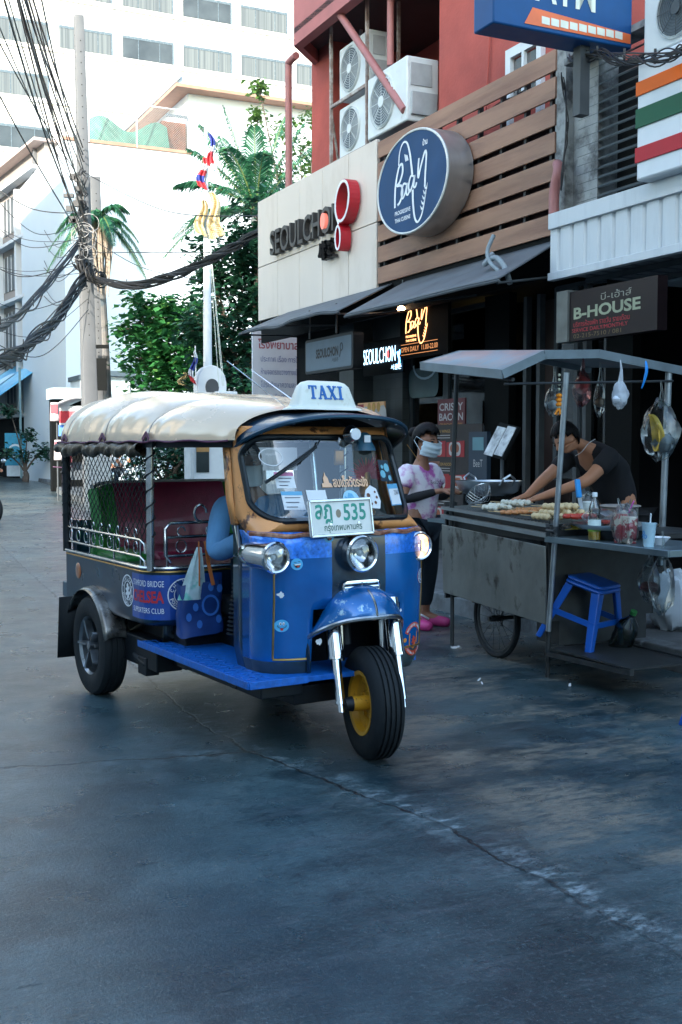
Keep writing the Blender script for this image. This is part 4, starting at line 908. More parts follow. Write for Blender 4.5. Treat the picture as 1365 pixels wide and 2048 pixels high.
m = MB(); ox = xa + (xb - xa) * .775; m.slab(circ(ox, zb + hh / 2, .075, 20, .11), pS, .05, .103); m.build('letter_dot', mat('coral_acrylic', (.75, .2, .15), .4, emit=(1, .25, .18), es=.12), S1)
m = MB(); m.text('서울촌', pS, xb - .72, zb - .34, .5, .26, .10, .02, bold=.02); m.build('korean_lettering', lt, S1)
m = MB(); sx = xb + .20; sz = zb + .30
loop = [(sx + .20 * math.cos(a) + .03 * math.sin(a), sz + .25 * math.sin(a)) for a in [PI * 2 * k / 28 - 2.0 for k in range(27)]]
small = [(sx - .13 + .075 * math.cos(a), sz - .45 + .15 * math.sin(a)) for a in [PI * 2 * k / 20 + 1.4 for k in range(20)]]
path = loop + [(sx - .10, sz - .28)]
m.ribbon(path, .05, pS, .02, .17); m.ribbon(small + [small[0]], .04, pS, .02, .17); m.build('spoon_logo', mat('logo_red', (.42, .008, .02), .4, 0, .1), S1)
m = MB(); m.ribbon(path, .035, pS, .171, .176); m.ribbon(small + [small[0]], .03, pS, .171, .176); m.build('logo_face', mat('logo_white', (.8, .8, .82), .4), S1)
# ---------------- brown slatted screen
S2 = sthing('slatted_screen', 'brown slatted timber screen behind the oval sign', 'screen', -12.66, 6.6, 0)
br = mat('brown_slats', (.30, .165, .105), .6, 0, .18, 3, .2, 40, col2=(.20, .10, .065), mixs=2, stretch=(.3, 1, 3))
L_ = 3.66; n = 7; zt, zb = 5.25, 3.5; ph = (zt - zb) / n; hgt = ph * .80
m = MB()
for i in range(n): z = zb + i * ph * (zt - zb - hgt) / ((n - 1) * ph); m.box(0, L_, 0, .025, z, z + hgt)
m.build('slats', br, S2, bevel=.003)
m = MB(); m.box(.02, L_ - .02, .10, .12, zb, zb + 1.25); m.build('dark_gap_sheet', mat('gap_dark_brown', (.035, .012, .010), .8, 0, .3, 3), S2)  # dark sheet added behind the lower slats to darken their gaps
m = MB()
for k in range(9): x = .12 + k * .43; m.box(x - .02, x + .02, .027, .08, zb, zt - .04)
m.build('screen_frame', dark if 'dark' in globals() else mat('dark_iron', (.02, .02, .02), .6), S2)
# ---------------- oval sign
S3 = sthing('oval_sign', 'dark blue oval lightbox with white script lettering and metal rim', 'sign', -11.23, 6.28, 4.43)
A_, Bz = .82, .57
def ov(a, b, c=0): x = a * A_; z = b * Bz; return Vector((x, -c, z - .03 * x))
E1 = circ(0, 0, 1, 56)
m = MB(); m.slab(E1, lambda a, b, c: Vector((a * A_, -c, b * Bz)), -.30, 0); m.build('metal_case', mat('galvanised_case', (.42, .46, .48), .32, .85, .2, 5, .1, 30, stretch=(1, 1, .2)), S3)
m = MB(); m.slab(circ(0, 0, .955, 56), lambda a, b, c: Vector((a * A_, -c, b * Bz)), .001, .008); m.build('sign_face', mat('oval_blue', (.004, .045, .13), .32, 0, .15, 3, spec=.3), S3)
m = MB(); m.tube([(a * A_ * .975, -.006, b * Bz * .975) for a, b in E1], .014, 6, closed=True); m.build('rim', mat('pale_rim', (.65, .66, .62), .4), S3)
BAAN = [([(-.24, -.20), (-.23, .02), (-.17, .21), (-.11, .24), (-.10, .15), (-.15, .06), (-.20, .03), (-.12, .01), (-.10, -.08), (-.15, -.16), (-.19, -.18)], .026),
        ([(-.02, .0), (-.08, .02), (-.12, -.06), (-.10, -.13), (-.05, -.08), (-.015, .01), (-.03, -.09), (.0, -.11), (.03, -.06)], .022),
        ([(.11, .05), (.05, .07), (.01, -.02), (.03, -.09), (.08, -.03), (.115, .06), (.10, -.05), (.13, -.06), (.15, -.02)], .022),
        ([(.19, .22), (.175, .1), (.18, .02), (.22, .12), (.29, .26), (.315, .22), (.30, .05), (.29, -.10)], .024)]
ARC = [(-.17, .24), (-.15, .38), (-.09, .46), (-.02, .44), (.03, .32), (.06, .17), (.075, .08)]
ARC2 = [(.085, -.08), (.09, -.22), (.12, -.38), (.17, -.44), (.24, -.38), (.29, -.24), (.31, -.14)]
def baan(m, T, k=1.0, extra=True, ww=1):
    for p, w_ in BAAN: m.ribbon(sp2([(a * k, b * k) for a, b in p]), w_ * k * ww, T, .009, .012)
    for P_, wf in ((ARC, (.012, .03)), (ARC2, (.03, .014))):
        q = sp2([(a * k, b * k) for a, b in P_]); m.ribbon(q, [lerp(wf[0], wf[1], i / (len(q) - 1)) * k * ww for i in range(len(q))], T, .010, .013)
    for i in range(5): a = .245 + .016 * i; b = -.33 + .05 * i; m.slab([((a - .03) * k, (b + .05) * k), ((a - .012) * k, (b - .0) * k), ((a + .01) * k, (b + .01) * k)], T, .010, .013); m.slab([((a + .03) * k, (b + .06) * k), ((a + .0) * k, (b - .0) * k), ((a + .02) * k, (b - .005) * k)], T, .010, .013)
    for i in range(3): m.ribbon([((-.06 + .02 * i) * k, (.33 - .01 * i) * k), ((-.04 + .02 * i) * k, (.25) * k)], .012 * k, T, .010, .013)
    m.text('PROGRESSIVE', T, -.24 * k, -.29 * k, .28 * k, .045 * k, .010, bold=.02); m.text('THAI CUISINE', T, -.24 * k, -.37 * k, .28 * k, .045 * k, .010, bold=.02)
    if extra: m.text('บ้าน', T, .25 * k, .33 * k, .08 * k, .07 * k, .010, bold=.02)
m = MB(); baan(m, lambda a, b, c=0: Vector((a * 1.3 - .06, -c, b * 1.05 - .01)), 1.0); m.build('lettering', mat('sign_white', (.8, .83, .85), .4), S3)
# ---------------- awnings
def awning(nm, u0, u1, t0, z0, t1, z1, label, mm, wav=0, cant=0):
    A = sthing(nm, label, 'awning', u0, t1, 0); m = MB()
    def f(a, b): x = (u1 - u0) * a; return Vector((x + cant * (1 - b), lerp(t1, t0, b) - t1, lerp(z1, z0, b) + wav * math.sin(a * 11) * b + wav * .5 * math.sin(a * 23 + 1) * b))
    m.grid(f, [i / 40 for i in range(41)], [i / 8 for i in range(9)]); m.build('awning_sheet', mm, A, solid=.012)
    m = MB(); m.tube([f(i / 20, 1) + Vector((0, 0, -.02)) for i in range(21)], .014, 6)
    for a in (.02, .5, .98): m.tube([f(a, 1) + Vector((0, .02, -.03)), f(a, 0) + Vector((0, .0, -.35))], .012, 6)
    m.build('awning_frame', MATS['grey_metal_frame'], A)
awn = mat('grey_awning', (.10, .115, .125), .6, 0, .15, 2.5, .15, 12, col2=(.06, .068, .075), mixs=1.5)
awning('awning', -14.95, -11.7, 5.6, 3.04, 6.62, 3.46, 'far dusty grey canvas awning below the cream signboard', awn, .018, -.6)
awning('awning', -11.45, -8.35, 5.55, 2.93, 6.62, 3.44, 'near straight grey awning below the brown slatted screen', awn, .003, -.5)

# ---------------- neighbour on the right: concrete post, louvres, striped sign, white corrugated fascia
N_ = sthing('grey_building', 'neighbouring grey shop building with dark metal louvres above a white fascia', 'building', 0, 0)
conc = mat('flaking_concrete', (.30, .31, .30), .85, 0, .25, 4, .6, 20, col2=(.09, .09, .09), mixs=5)
m = MB(); bx(m, -9.02, -8.86, 6.62, 6.75, 3.5, 5.35); bx(m, -9.0, -8.5, 6.72, 7, 3.5, 5.2); m.build('concrete_pier', conc, N_)
m = MB(); bx(m, -8.5, -1, 7.4, 12, 3, 5.1); m.build('upper_wall', mat('light_wall', (.35, .40, .42), .8), N_)
m = MB(); bx(m, -8.0, -6.2, 8.2, 12, 5.1, 11); m.build('upper_storey', mat('pale_wall', (.5, .55, .58), .8), N_)
m = MB()
for k in range(16): z = 3.70 + k * .085; m.obox((-6.9, 6.75, z), (3.8, .07, .012), Matrix.Rotation(.6, 3, 'X'))
m.build('louvre', mat('louvre_grey', (.11, .13, .14), .5, .3), N_)
m = MB(); bx(m, -8.75, -5, 6.95, 7.0, 3.5, 5.0); m.build('louvre_backing', mat('near_black', (.012, .014, .016), .8), N_)
m = MB(); bx(m, -8.8, -3.2, 6.55, 6.75, 5.02, 5.08); m.build('ledge', MATS['flaking_concrete'], N_)
# corrugated white fascia
F_ = sthing('white_fascia', 'white corrugated metal fascia and canopy over the cart', 'fascia', -8.5, 6.2, 0)
wm = mat('white_metal', (.52, .56, .58), .45, .1, .08, 2, col2=(.3, .33, .35), mixs=2, thr=(.5, .85), stretch=(2, 1, .3)); m = MB()
x = 0
pts = []
while x < 5.2:
    pts += [(x, 0), (x + .10, 0), (x + .115, .022), (x + .14, .022), (x + .155, 0)]; x += .19
for a, b in zip(pts, pts[1:]):
    k = len(m.v); m.v += [(a[0], a[1], 3.03), (b[0], b[1], 3.03), (b[0], b[1], 3.42), (a[0], a[1], 3.42)]; m.f.append((k, k + 1, k + 2, k + 3)); m.m.append(0)
m.build('corrugated_sheet', wm, F_, smooth=0)
m = MB(); m.box(0, 5.2, -.03, .04, 3.42, 3.56); m.box(0, 5.2, -.03, .04, 2.96, 3.03); m.build('fascia_trim', wm, F_, bevel=.005)
m = MB(); 
for k in range(26): m.box(k * .2, k * .2 + .12, .05, 1.2, 3.02, 3.045); m.box(k * .2 + .12, k * .2 + .2, .05, 1.2, 3.035, 3.05)
m.build('canopy_ceiling', mat('ceiling_sheet', (.2, .22, .24), .5, .2), F_)
m = MB(); [m.box(0, 5.2, y, y + .04, 2.97, 3.015) for y in (.4, .9)]; m.build('ceiling_batten', grey, F_)
# striped sign
S4 = sthing('striped_sign', 'white sign with orange, green and red stripes at right edge', 'sign', -7.17, 6.05, 0)
m = MB(); m.box(0, 1.6, 0, .22, 3.56, 4.50); m.build('sign_case', mat('sign_white_panel', (.62, .66, .68), .5, 0, .04), S4, bevel=.02)
for nm, c, z0, z1 in (('orange_stripe', (.75, .13, .01), 4.22, 4.33), ('green_stripe', (.01, .09, .045), 3.97, 4.12), ('red_stripe', (.42, .02, .03), 3.70, 3.82)):
    m = MB(); m.box(-.004, 1.6, -.012, -.001, z0, z1); m.build(nm, mat(nm, c,   .5, 0, .06, spec=.25), S4, bevel=.004)
# ATM sign, perpendicular to the street
tl, zl = 5.14, 4.86
AT = thing('atm_sign', 'blue hanging bank sign reading ATM over the shopfronts', 'sign', W(-7.85, 5.14, 0), SA)
m = MB(); m.box(0, .0001, 0, .0001, 0, .0001) if False else None
m.box(-.30, 0, 0, 1.42, 4.88, 5.62); m.build('sign_case', mat('sign_blue', (.006, .065, .20), .4, 0, .08, spec=.3), AT, bevel=.015)
pA = plane((.002, 0, 0), (0, 1, 0), (0, 0, 1))
m = MB(); m.text('ATM', pA, .40, 5.12, .62, .32, .003, bold=.02); m.build('lettering', mat('sign_cream', (.72, .72, .6), .4), AT, smooth=0)
m = MB(); m.slab([(.30, 4.92), (1.40, 4.92), (1.40, 5.00), (.38, 5.06)], pA, .001, .003); m.build('orange_band', mat('band_orange', (.75, .15, .04), .4), AT, smooth=0)
m = MB()
for k in range(9): m.slab([(.47 + k * .095, 4.945), (.55 + k * .095, 4.94), (.55 + k * .095, 5.0), (.47 + k * .095, 5.005)], pA, .004, .006)
m.build('logo_tile', MATS['sign_cream'], AT, smooth=0)
m = MB(); m.box(-.2, -.1, .95, 1.05, 4.3, 4.88); m.build('bracket', grey, AT)
b2 = thing('small_blue_sign', 'narrow blue sign with white panel beside the large blue bank sign', 'sign', W(-7.6, 6.72, 0), SA)
m = MB(); m.box(-.1, 0, 0, .32, 5.2, 5.8); m.build('sign_case', MATS['sign_blue'], b2); m = MB(); m.box(.001, .004, .08, .26, 5.28, 5.42); m.box(.001, .004, .08, .26, 5.5, 5.7); m.build('sign_face', mat('cyan_white', (.55, .7, .75), .4), b2)
# ground floor of neighbour: shutters, pillar
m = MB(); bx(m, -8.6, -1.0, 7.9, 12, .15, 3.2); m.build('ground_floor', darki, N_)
fold = mat('grey_folding_door', (.13, .15, .16), .5, .2, .12, 4, col2=(.15, .17, .18), mixs=2)
m = MB(); x = -7.45
while x < -3.5: m.box(x, x + .16, 7.3, 7.33, .15, 3.05); m.box(x + .16, x + .19, 7.26, 7.36, .15, 3.05); x += .19
m.build('folding_door', fold, N_)
m = MB(); bx(m, -6.75, -6.6, 6.95, 7.2, .15, 3.05); bx(m, -6.3, -5.0, 6.7, 7.0, .15, 2.2); m.build('pillar', mat('pale_blue_pillar', (.28, .35, .37), .6, 0, .1, 3), N_)
m = MB(); m.tube([(-6.2, 6.68, 1.17), (-6.15, 6.60, 1.17), (-6.12, 6.60, 1.12)], .02); m.tube([(-6.16, 6.62, 1.17), (-6.16, 6.62, 1.22)], .012); m.obox((-6.16, 6.62, 1.225), (.08, .015, .015)); m.build('tap', mat('tap_brass_dark', (.03, .03, .03), .4, .6), N_)

# ---------------- hanging and wall signs
bs = sthing('lightbox_sign', 'grey rounded lightbox with dark lettering hanging under the far awning', 'sign', *UT(W(-13.56, 6.0, 0))[:2])
w_, zb_, zt_ = 1.42, 2.40, 2.84
m = MB(); m.slab(rrect(0, w_, zb_, zt_, .05), lambda a, b, c: Vector((a, -c, b)), -.14, 0); m.build('frame', mat('black_frame', (.015, .018, .02), .4), bs)
m = MB(); m.slab(rrect(.04, w_ - .04, zb_ + .035, zt_ - .035, .03), pS, .001, .006); m.build('sign_face', mat('grey_acrylic', (.13, .17, .20), .5, 0, .1, spec=.3), bs)
m = MB(); m.text('SEOULCHON', pS, .36, 2.58, .66, .12, .008, bold=.04); m.text('서울촌', pS, .84, 2.51, .18, .05, .008); m.ribbon([(1.11 + .035 * math.cos(a), 2.68 + .045 * math.sin(a)) for a in [k * PI / 8 for k in range(17)]], .012, pS, .008, .01); m.ribbon([(1.09, 2.64), (1.06, 2.56)], .012, pS, .008, .01); m.build('lettering', lt, bs, smooth=0)
for x_ in (.3, 1.1): m = MB(); m.tube([(x_, -.07, zt_), (x_, -.07, 3.2)], .012); m.build('hanger', grey, bs)
ne = sthing('neon_sign', 'glowing blue white letters on the dark restaurant wall', 'sign', -13.56, 6.86, 0)
neo = mat('neon_white', (.6, .8, 1), .4, 0, 0, emit=(.45, .75, 1), es=.9); m = MB(); m.text('SEOULCHON', pS, 0, 2.55, .90, .20, .005); m.text('서울촌', pS, .78, 2.44, .28, .07, .005); m.build('lettering', neo, ne)
m = MB(); m.slab(circ(.702, 2.65, .022, 14, .045), pS, .008, .010); m.build('red_dot', mat('neon_red', (.8, .05, .05), .4, 0, 0, emit=(1, .05, .05), es=1.2), ne)
m = MB(); m.ribbon(sp2([(.94, 2.50), (.98, 2.47), (1.01, 2.55), (.98, 2.62), (.96, 2.66)]), .02, pS, 0, .015); m.ribbon(sp2([(.98, 2.6), (1.02, 2.66), (1.05, 2.68)]), .02, pS, 0, .015); m.build('spoon_logo', mat('neon_blue', (.2, .5, 1), .4, 0, 0, emit=(.1, .4, 1), es=2), ne)
m = MB(); m.box(-.05, 1.05, .02, .05, 2.4, 2.85); m.build('backboard', blackw, ne)
bo = sthing('orange_script_sign', 'black wall sign with glowing orange script and opening hours', 'sign', -12.2, 6.84, 0)
m = MB(); m.box(-.31, .85, .0, .04, 2.55, 3.2); m.build('backboard', blackw, bo)
m = MB(); baan(m, lambda a, b, c=0: Vector((a * 1.5 + .08, -c, b + 2.985)), .62, False, .8); m.build('lettering', mat('orange_glow', (.9, .4, .2), .5, 0, .1, 20, emit=(1, .42, .16), es=.75), bo, smooth=0)
m = MB(); m.text('OPEN DAILY', pS, -.28, 2.635, .45, .06, .003); m.text('11.00-22.00', pS, .24, 2.635, .38, .06, .003); m.box(-.28, .62, -.006, -.002, 2.725, 2.73); m.box(-.28, .62, -.006, -.002, 2.60, 2.605); m.build('opening_hours', mat('dim_orange', (.5, .2, .08), .5, 0, .1, emit=(1, .4, .15), es=.18), bo, smooth=0)
sp = sthing('spot_lamp', 'small glowing round lamp under the awning beside orange script', 'lamp', *UT(W(onT(803, 618, 6.6)[0], 6.6, 0))[:2], z=onT(803, 618, 6.6)[1])
m = MB(); m.ball((0, 0, 0), .045, 12, (1.3, 1, .8)); m.build('bulb', mat('bulb_warm', (1, .8, .5), .3, 0, 0, emit=(1, .6, .3), es=9), sp); m = MB(); m.lathe([(.03, .1), (.06, .02), (.065, 0)], (0, .02, .03), 'Z', 16); m.cyl((0, .02, .12), (0, .02, .35), .01); m.build('lamp_shade', grey, sp)
bh = sthing('guesthouse_sign', 'dark glass sign reading B-HOUSE under the white fascia', 'sign', -8.0, 6.0, 0)
m = MB(); m.box(.06, 1.16, 0, .10, 2.36, 2.78); m.build('sign_case', mat('sign_maroon_black', (.008, .004, .005), .4, 0, .2, spec=.25), bh)
m = MB(); m.box(-.10, .055, -.02, .12, 2.36, 2.80); m.build('end_panel', mat('dull_end_panel', (.12, .13, .12), .4, .3, .3, 7), bh)
m = MB(); m.text('B-HOUSE', pS, .12, 2.54, .85, .10, .003, bold=.03); m.i = 1; m.text('บี-เฮ้าส์', pS, .48, 2.665, .38, .065, .003)
m.i = 2; m.text('บริการห้องพัก รายวัน รายเดือน', pS, .12, 2.475, .72, .05, .003); m.text('SERVICE DAILY/MONTHLY', pS, .10, 2.43, .72, .032, .003); m.i = 3; m.text('02-215-7510 / 081', pS, .12, 2.38, .62, .035, .003)
m.build('lettering', [mat('letter_pale_green', (.26, .29, .19), .4, 0, .2, 6), mat('letter_dim', (.22, .22, .18), .5), mat('letter_red', (.4, .02, .03), .5, 0, .3, 8), mat('letter_brown', (.12, .08, .03), .5)], bh, smooth=0)
# posters beside the entrance
def poster(nm, label, t, u0, u1, z0, z1, bgm, fn, depth=.02):
    p = sthing(nm, label, 'poster', u0, t, 0); m = MB(); m.box(0, u1 - u0, 0, depth, z0, z1); m.build('board', bgm, p); m = MB(); fn(m, u1 - u0, z0, z1)
    m.build('print', [mat('print_white', (.40, .39, .38), .5), mat('print_red', (.30, .015, .02), .5, 0, .15, 20), mat('print_brown', (.25, .07, .03), .5, 0, .4, 30), mat('print_gold', (.5, .28, .06), .5, 0, .2), mat('print_orange', (.75, .32, .08), .5, 0, .2, 20), mat('print_navy', (.015, .03, .05), .4), mat('print_teal', (.10, .22, .25), .4)], p, smooth=0); return p
def pf1(m, w_, z0, z1):
    m.i = 0; m.slab(sp2([(0, z0), (w_, z0), (w_, z0 + .22), (w_ * .6, z0 + .16), (w_ * .3, z0 + .22), (0, z0 + .1)], 3), pS, .002, .003); m.i = 1; m.slab([(.01, z0 + .05), (w_ * .24, z0 + .05), (w_ * .24, z0 + .25), (.01, z0 + .25)], pS, .004, .005)
    m.i = 0; m.text('PROMO', pS, .03, z0 + .13, w_ * .18, .04, .006); m.i = 2; m.text('ชาไข่มุก', pS, w_ * .4, z0 + .04, w_ * .5, .08, .005)
    m.i = 3
    for x in (.45, .62, .8): m.slab(circ(w_ * x, z1 - .07, .05, 14, .065), pS, .004, .005)
u0, _ = onT(716, 820, 6.86); u1, _ = onT(769, 820, 6.86)
poster('drinks_poster', 'orange and white drinks poster on the tiled pier behind the taxi sign', 6.86, u0, u1, 1.78, 2.05, mat('poster_orange', (.75, .42, .2), .5, 0, .2, 9), pf1)
def pf2(m, w_, z0, z1):
    m.i = 0; m.text('CRISPY', pS, .04, z1 - .14, w_ - .08, .09, .002, bold=.02); m.text('BACON', pS, .04, z1 - .26, w_ - .08, .09, .002, bold=.02)
    m.i = 3; m.text('CRUNCHY SNACKS', pS, .05, z1 - .32, w_ - .1, .03, .002)
u0, _ = onT(876, 820, 7.0); 
poster('bacon_poster', 'dark red poster reading crispy bacon behind the cart post', 7.0, u0, u0 + .62, 1.72, 2.03, mat('poster_dark_red', (.10, .015, .02), .5, 0, .2, 5), pf2)
def pf3(m, w_, z0, z1):
    H = z1 - z0
    for r in range(3):
        zz_ = z1 - .06 - r * H / 3; m.i = 3; m.text(('BACON WINGS', 'BACON NOODLES', 'BACON CURRY')[r], pS, .08 + .1 * (r % 2), zz_ - .035, .42, .035, .002)
        m.i = 0; [m.slab([(.12 + .1 * (r % 2), zz_ - .07 - .03 * k), (.5, zz_ - .07 - .03 * k), (.5, zz_ - .062 - .03 * k), (.12 + .1 * (r % 2), zz_ - .062 - .03 * k)], pS, .002, .003) for k in range(2)]
        for x in (.02 + .08 * (r % 2), .44 + .05 * (r % 2)):
            m.i = 1; m.slab([(x - .02, zz_ - H / 3 + .07), (x + .38, zz_ - H / 3 + .07), (x + .38, zz_ - .13), (x - .02, zz_ - .15)], pS, .003, .004)
            m.i = 0; m.slab(rrect(x + .04, x + .30, zz_ - H / 3 + .085, zz_ - .15, .05), pS, .005, .006); m.i = 2; m.slab(rrect(x + .07, x + .27, zz_ - H / 3 + .12, zz_ - .17, .05), pS, .007, .008)
            m.i = 5; m.text('BACON', pS, x + .11, zz_ - H / 3 + .095, .14, .015, .009)
u0, _ = onT(858, 900, 6.9); u1, _ = onT(950, 900, 6.9)
pp = poster('menu_poster', 'black and red menu poster with food pictures behind the masked woman', 6.9, u0, u1 + .15, .55, 1.72, mat('poster_black', (.02, .014, .014), .5), pf3)
def pf4(m, w_, z0, z1):
    m.i = 6; m.slab([(.08, z1 - .2), (w_ - .06, z1 - .2), (w_ - .06, z1 - .06), (.08, z1 - .06)], pS, .002, .003); m.i = 0; m.text('BeeT', pS, .1, z1 - .38, w_ * .5, .08, .003); [m.slab([(.09 + k * .09, z1 - .6), (.15 + k * .09, z1 - .6), (.15 + k * .09, z1 - .52), (.09 + k * .09, z1 - .52)], pS, .002, .003) for k in range(2)]
u0, _ = onT(938, 900, 6.6)
poster('navy_menu_stand', 'dark navy standing menu board beside the wok', 6.6, u0, u0 + .36, .6, 1.62, MATS['print_navy'], pf4, .05)
# open menu book on a stand
mb = sthing('menu_stand', 'open menu book on a tilted stand behind the cart', 'menu stand', *UT(W(onT(1005, 890, 6.0)[0], 6.0, 0))[:2], z=.15)
m = MB(); m.cyl((0, 0, 0), (0, 0, 1.2), .018); m.cyl((0, 0, 0), (0, 0, .02), .16); m.build('pole', grey, mb)
q = Matrix.Rotation(-.45, 3, 'X') @ Matrix.Rotation(.15, 3, 'Y')
m = MB(); m.obox((0, 0, 1.36), (.36, .03, .34), q); m.build('holder', blackw, mb)
m = MB(); m.obox((-.08, -.03, 1.36), (.16, .006, .30), q); m.obox((.09, -.03, 1.36), (.15, .006, .30), q); m.build('page', mat('page_grey', (.4, .42, .42), .3, 0, .4, 9, col2=(.06, .06, .06), mixs=8), mb)
# painted oval blue decal in the window of the restaurant
wd = sthing('window_reflection', 'pale green reflection painted on the restaurant window with a blue arc', 'reflection', *UT(W(onT(850, 770, 7.3)[0], 7.28, 0))[:2], z=onT(850, 770, 7.3)[1])
m = MB(); m.slab(rrect(-.38, .38, -.16, .22, .12), pS, .0, .004); m.build('sheet', mat('aqua_reflection', (.10, .16, .16), .4, 0, .2, 6), wd, smooth=0)  # pale sheet painted where the glass shows a reflection
m = MB(); m.ribbon([(.05 + .3 * math.cos(a), .26 + .18 * math.sin(a)) for a in [PI + k * PI / 10 for k in range(11)]], .03, pS, .005, .008); m.build('arc', MATS['cyan_white'], wd, smooth=0)
# notice board at the end of the shops
nb = sthing('notice_board', 'tall white notice board with blue writing behind the hanging lightbox', 'notice board', -18.2, 7.05, 0.15)
m = MB(); m.box(0, .04, 0, 1.25, .9, 3.3); m.box(-.03, .0, .1, .16, 0, .9); m.box(-.03, 0, 1.1, 1.16, 0, .9); m.build('board', mat('board_white', (.62, .66, .7), .5, 0, .04), nb)
pN = plane((.042, 0, 0), (0, 1, 0), (0, 0, 1)); m = MB(); m.i = 1; m.text('โรงพยาบาลสัตว์', pN, .1, 3.0, 1.05, .17, .001, bold=.02); m.i = 0
for k, s_ in enumerate(('ประกาศ เรื่อง การใช้พื้นที่', 'ห้ามจอดรถขวางทางเข้าออก', 'โปรดรักษาความสะอาด', 'เวลาทำการ ทุกวัน', 'ขอขอบคุณทุกท่าน', 'ติดต่อสอบถามสำนักงาน', 'ห้ามทิ้งขยะบริเวณนี้')): m.text(s_, pN, .15, 2.78 - k * .22, .9 - .05 * (k % 3), .11, .001)
m.build('lettering', [mat('notice_blue', (.12, .18, .36), .5), mat('notice_red', (.35, .1, .12), .5)], nb, smooth=0)
# ================================================================= FOOD CART (local x toward camera along the kerb, y away from the road)
CU, CT = -7.0, 4.2
CR = sthing('food_cart', 'grey metal street food cart with a flat roof standing at the kerb', 'food cart', CU, CT)
def cl(px, py, t): u, z = onT(px, py, t); return (u - CU, t - CT, z)
sheet = mat('cart_sheet', (.10, .11, .11), .45, .55, .2, 3, .15, 12, col2=(.07, .075, .07), mixs=2.2, stretch=(1, 1, 1.4))
steel_ = mat('cart_steel', (.30, .33, .34), .35, .85, .2, 8, .1, 30); ste_d = mat('dull_steel', (.045, .05, .052), .5, .6, .3, 10)
roofm = mat('cart_roof', (.22, .27, .30), .5, .2, .15, 3, .1, 20, col2=(.34, .24, .22), mixs=1.2, thr=(.5, .62))
m = MB(); pts = [(.0, .40), (1.25, .34), (1.25, .835), (.0, .895)]
m.slab(pts, lambda a, b, c: Vector((a, -c - .03 * (b - .4), b)), 0, .012)
m.box(.005, 1.245, -.03, -.012, .875, .885) if 0 else None
m.build('front_panel', mat('panel_zinc', (.17, .18, .165), .45, .5, .3, 2.5, .5, 7, col2=(.035, .028, .022), mixs=3.2, thr=(.56, .66), stretch=(1.5, 1, 1)), CR, bevel=.004)
m = MB(); m.box(.02, 1.23, .02, .03, .86, .99); m.box(.0, .02, .0, .85, .36, .99); m.box(1.23, 1.25, .0, .85, .36, .93); m.box(0, 1.25, .83, .85, .36, .95); m.box(.02, 1.23, .03, .83, .40, .42); m.build('cart_body', ste_d, CR)
m = MB()
for z0, z1, w_ in ((.955, .905, .03), (1.015, .965, .02)): m.beam((0, -.02, z0), (1.27, -.02, z1), .03, w_)
m.beam((0, .62, 1.04), (1.27, .62, .99), .02, .02); m.build('rail_strip', steel_, CR)
m = MB()
for k in range(34): x = .01 + k * .038; m.tube([(x, .0, 1.022 - .04 * x), (x, .62, 1.045 - .04 * x)], .003, 4)
for k in range(6): m.tube([(0, .02 + k * .12, 1.018 + .0 * k), (1.27, .02 + k * .12, .968)], .003, 4)
m.build('grill_rack', steel_, CR)
m = MB(); m.box(1.25, 2.36, -.02, .55, .872, .892); m.box(1.25, 2.36, -.03, -.018, .862, .900); m.box(2.35, 2.362, -.02, .55, .862, .9); m.build('side_shelf', mat('shelf_metal', (.16, .22, .25), .35, .7, .2, 6), CR, bevel=.003)
m = MB(); m.box(1.25, 1.75, .45, .95, .90, .93); m.build('pot_shelf', ste_d, CR)
m = MB(); m.beam((1.27, .0, .16), (2.05, .0, .18), .03, .03); m.box(1.3, 2.05, -.01, .5, .195, .205); m.beam((1.27, .5, .2), (2.05, .5, .2), .03, .03); m.build('lower_tray', ste_d, CR)
# posts
pA0 = cl(1131, 745, CT); pA1 = cl(1100, 1262, CT)
for (a, b, lab) in ((pA0, pA1, 0), (cl(912, 738, CT), cl(905, 1060, CT), 1)):
    m = MB(); m.tube([(a[0], a[1] + .01, a[2]), (b[0], b[1] - .01, b[2])], .017, 12); po = m.build('roof_post', mat('tube_steel', (.36, .40, .42), .35, .8, .2, 9) if not lab else ste_d, CR)
m = MB(); q = cl(1338, 745, CT + 1.0); q2 = cl(1322, 1130, CT + 1.0); m.tube([q, q2], .022, 12); m.build('roof_post', MATS['tube_steel'], CR); m = MB(); m.tube([(q[0] - .95, 1.0, q[2] + .03), (q[0] - .95, 1.0, .4)], .017); m.build('roof_post', ste_d, CR)
m = MB(); p_ = cl(1112, 1062, CT); m.lathe([(.028, -.03), (.028, .03)], (p_[0], -.01, p_[2]), 'Z', 12); m.cyl((p_[0] - .05, -.03, p_[2]), (p_[0] + .03, -.03, p_[2]), .012); m.build('post_clamp', ste_d, CR)
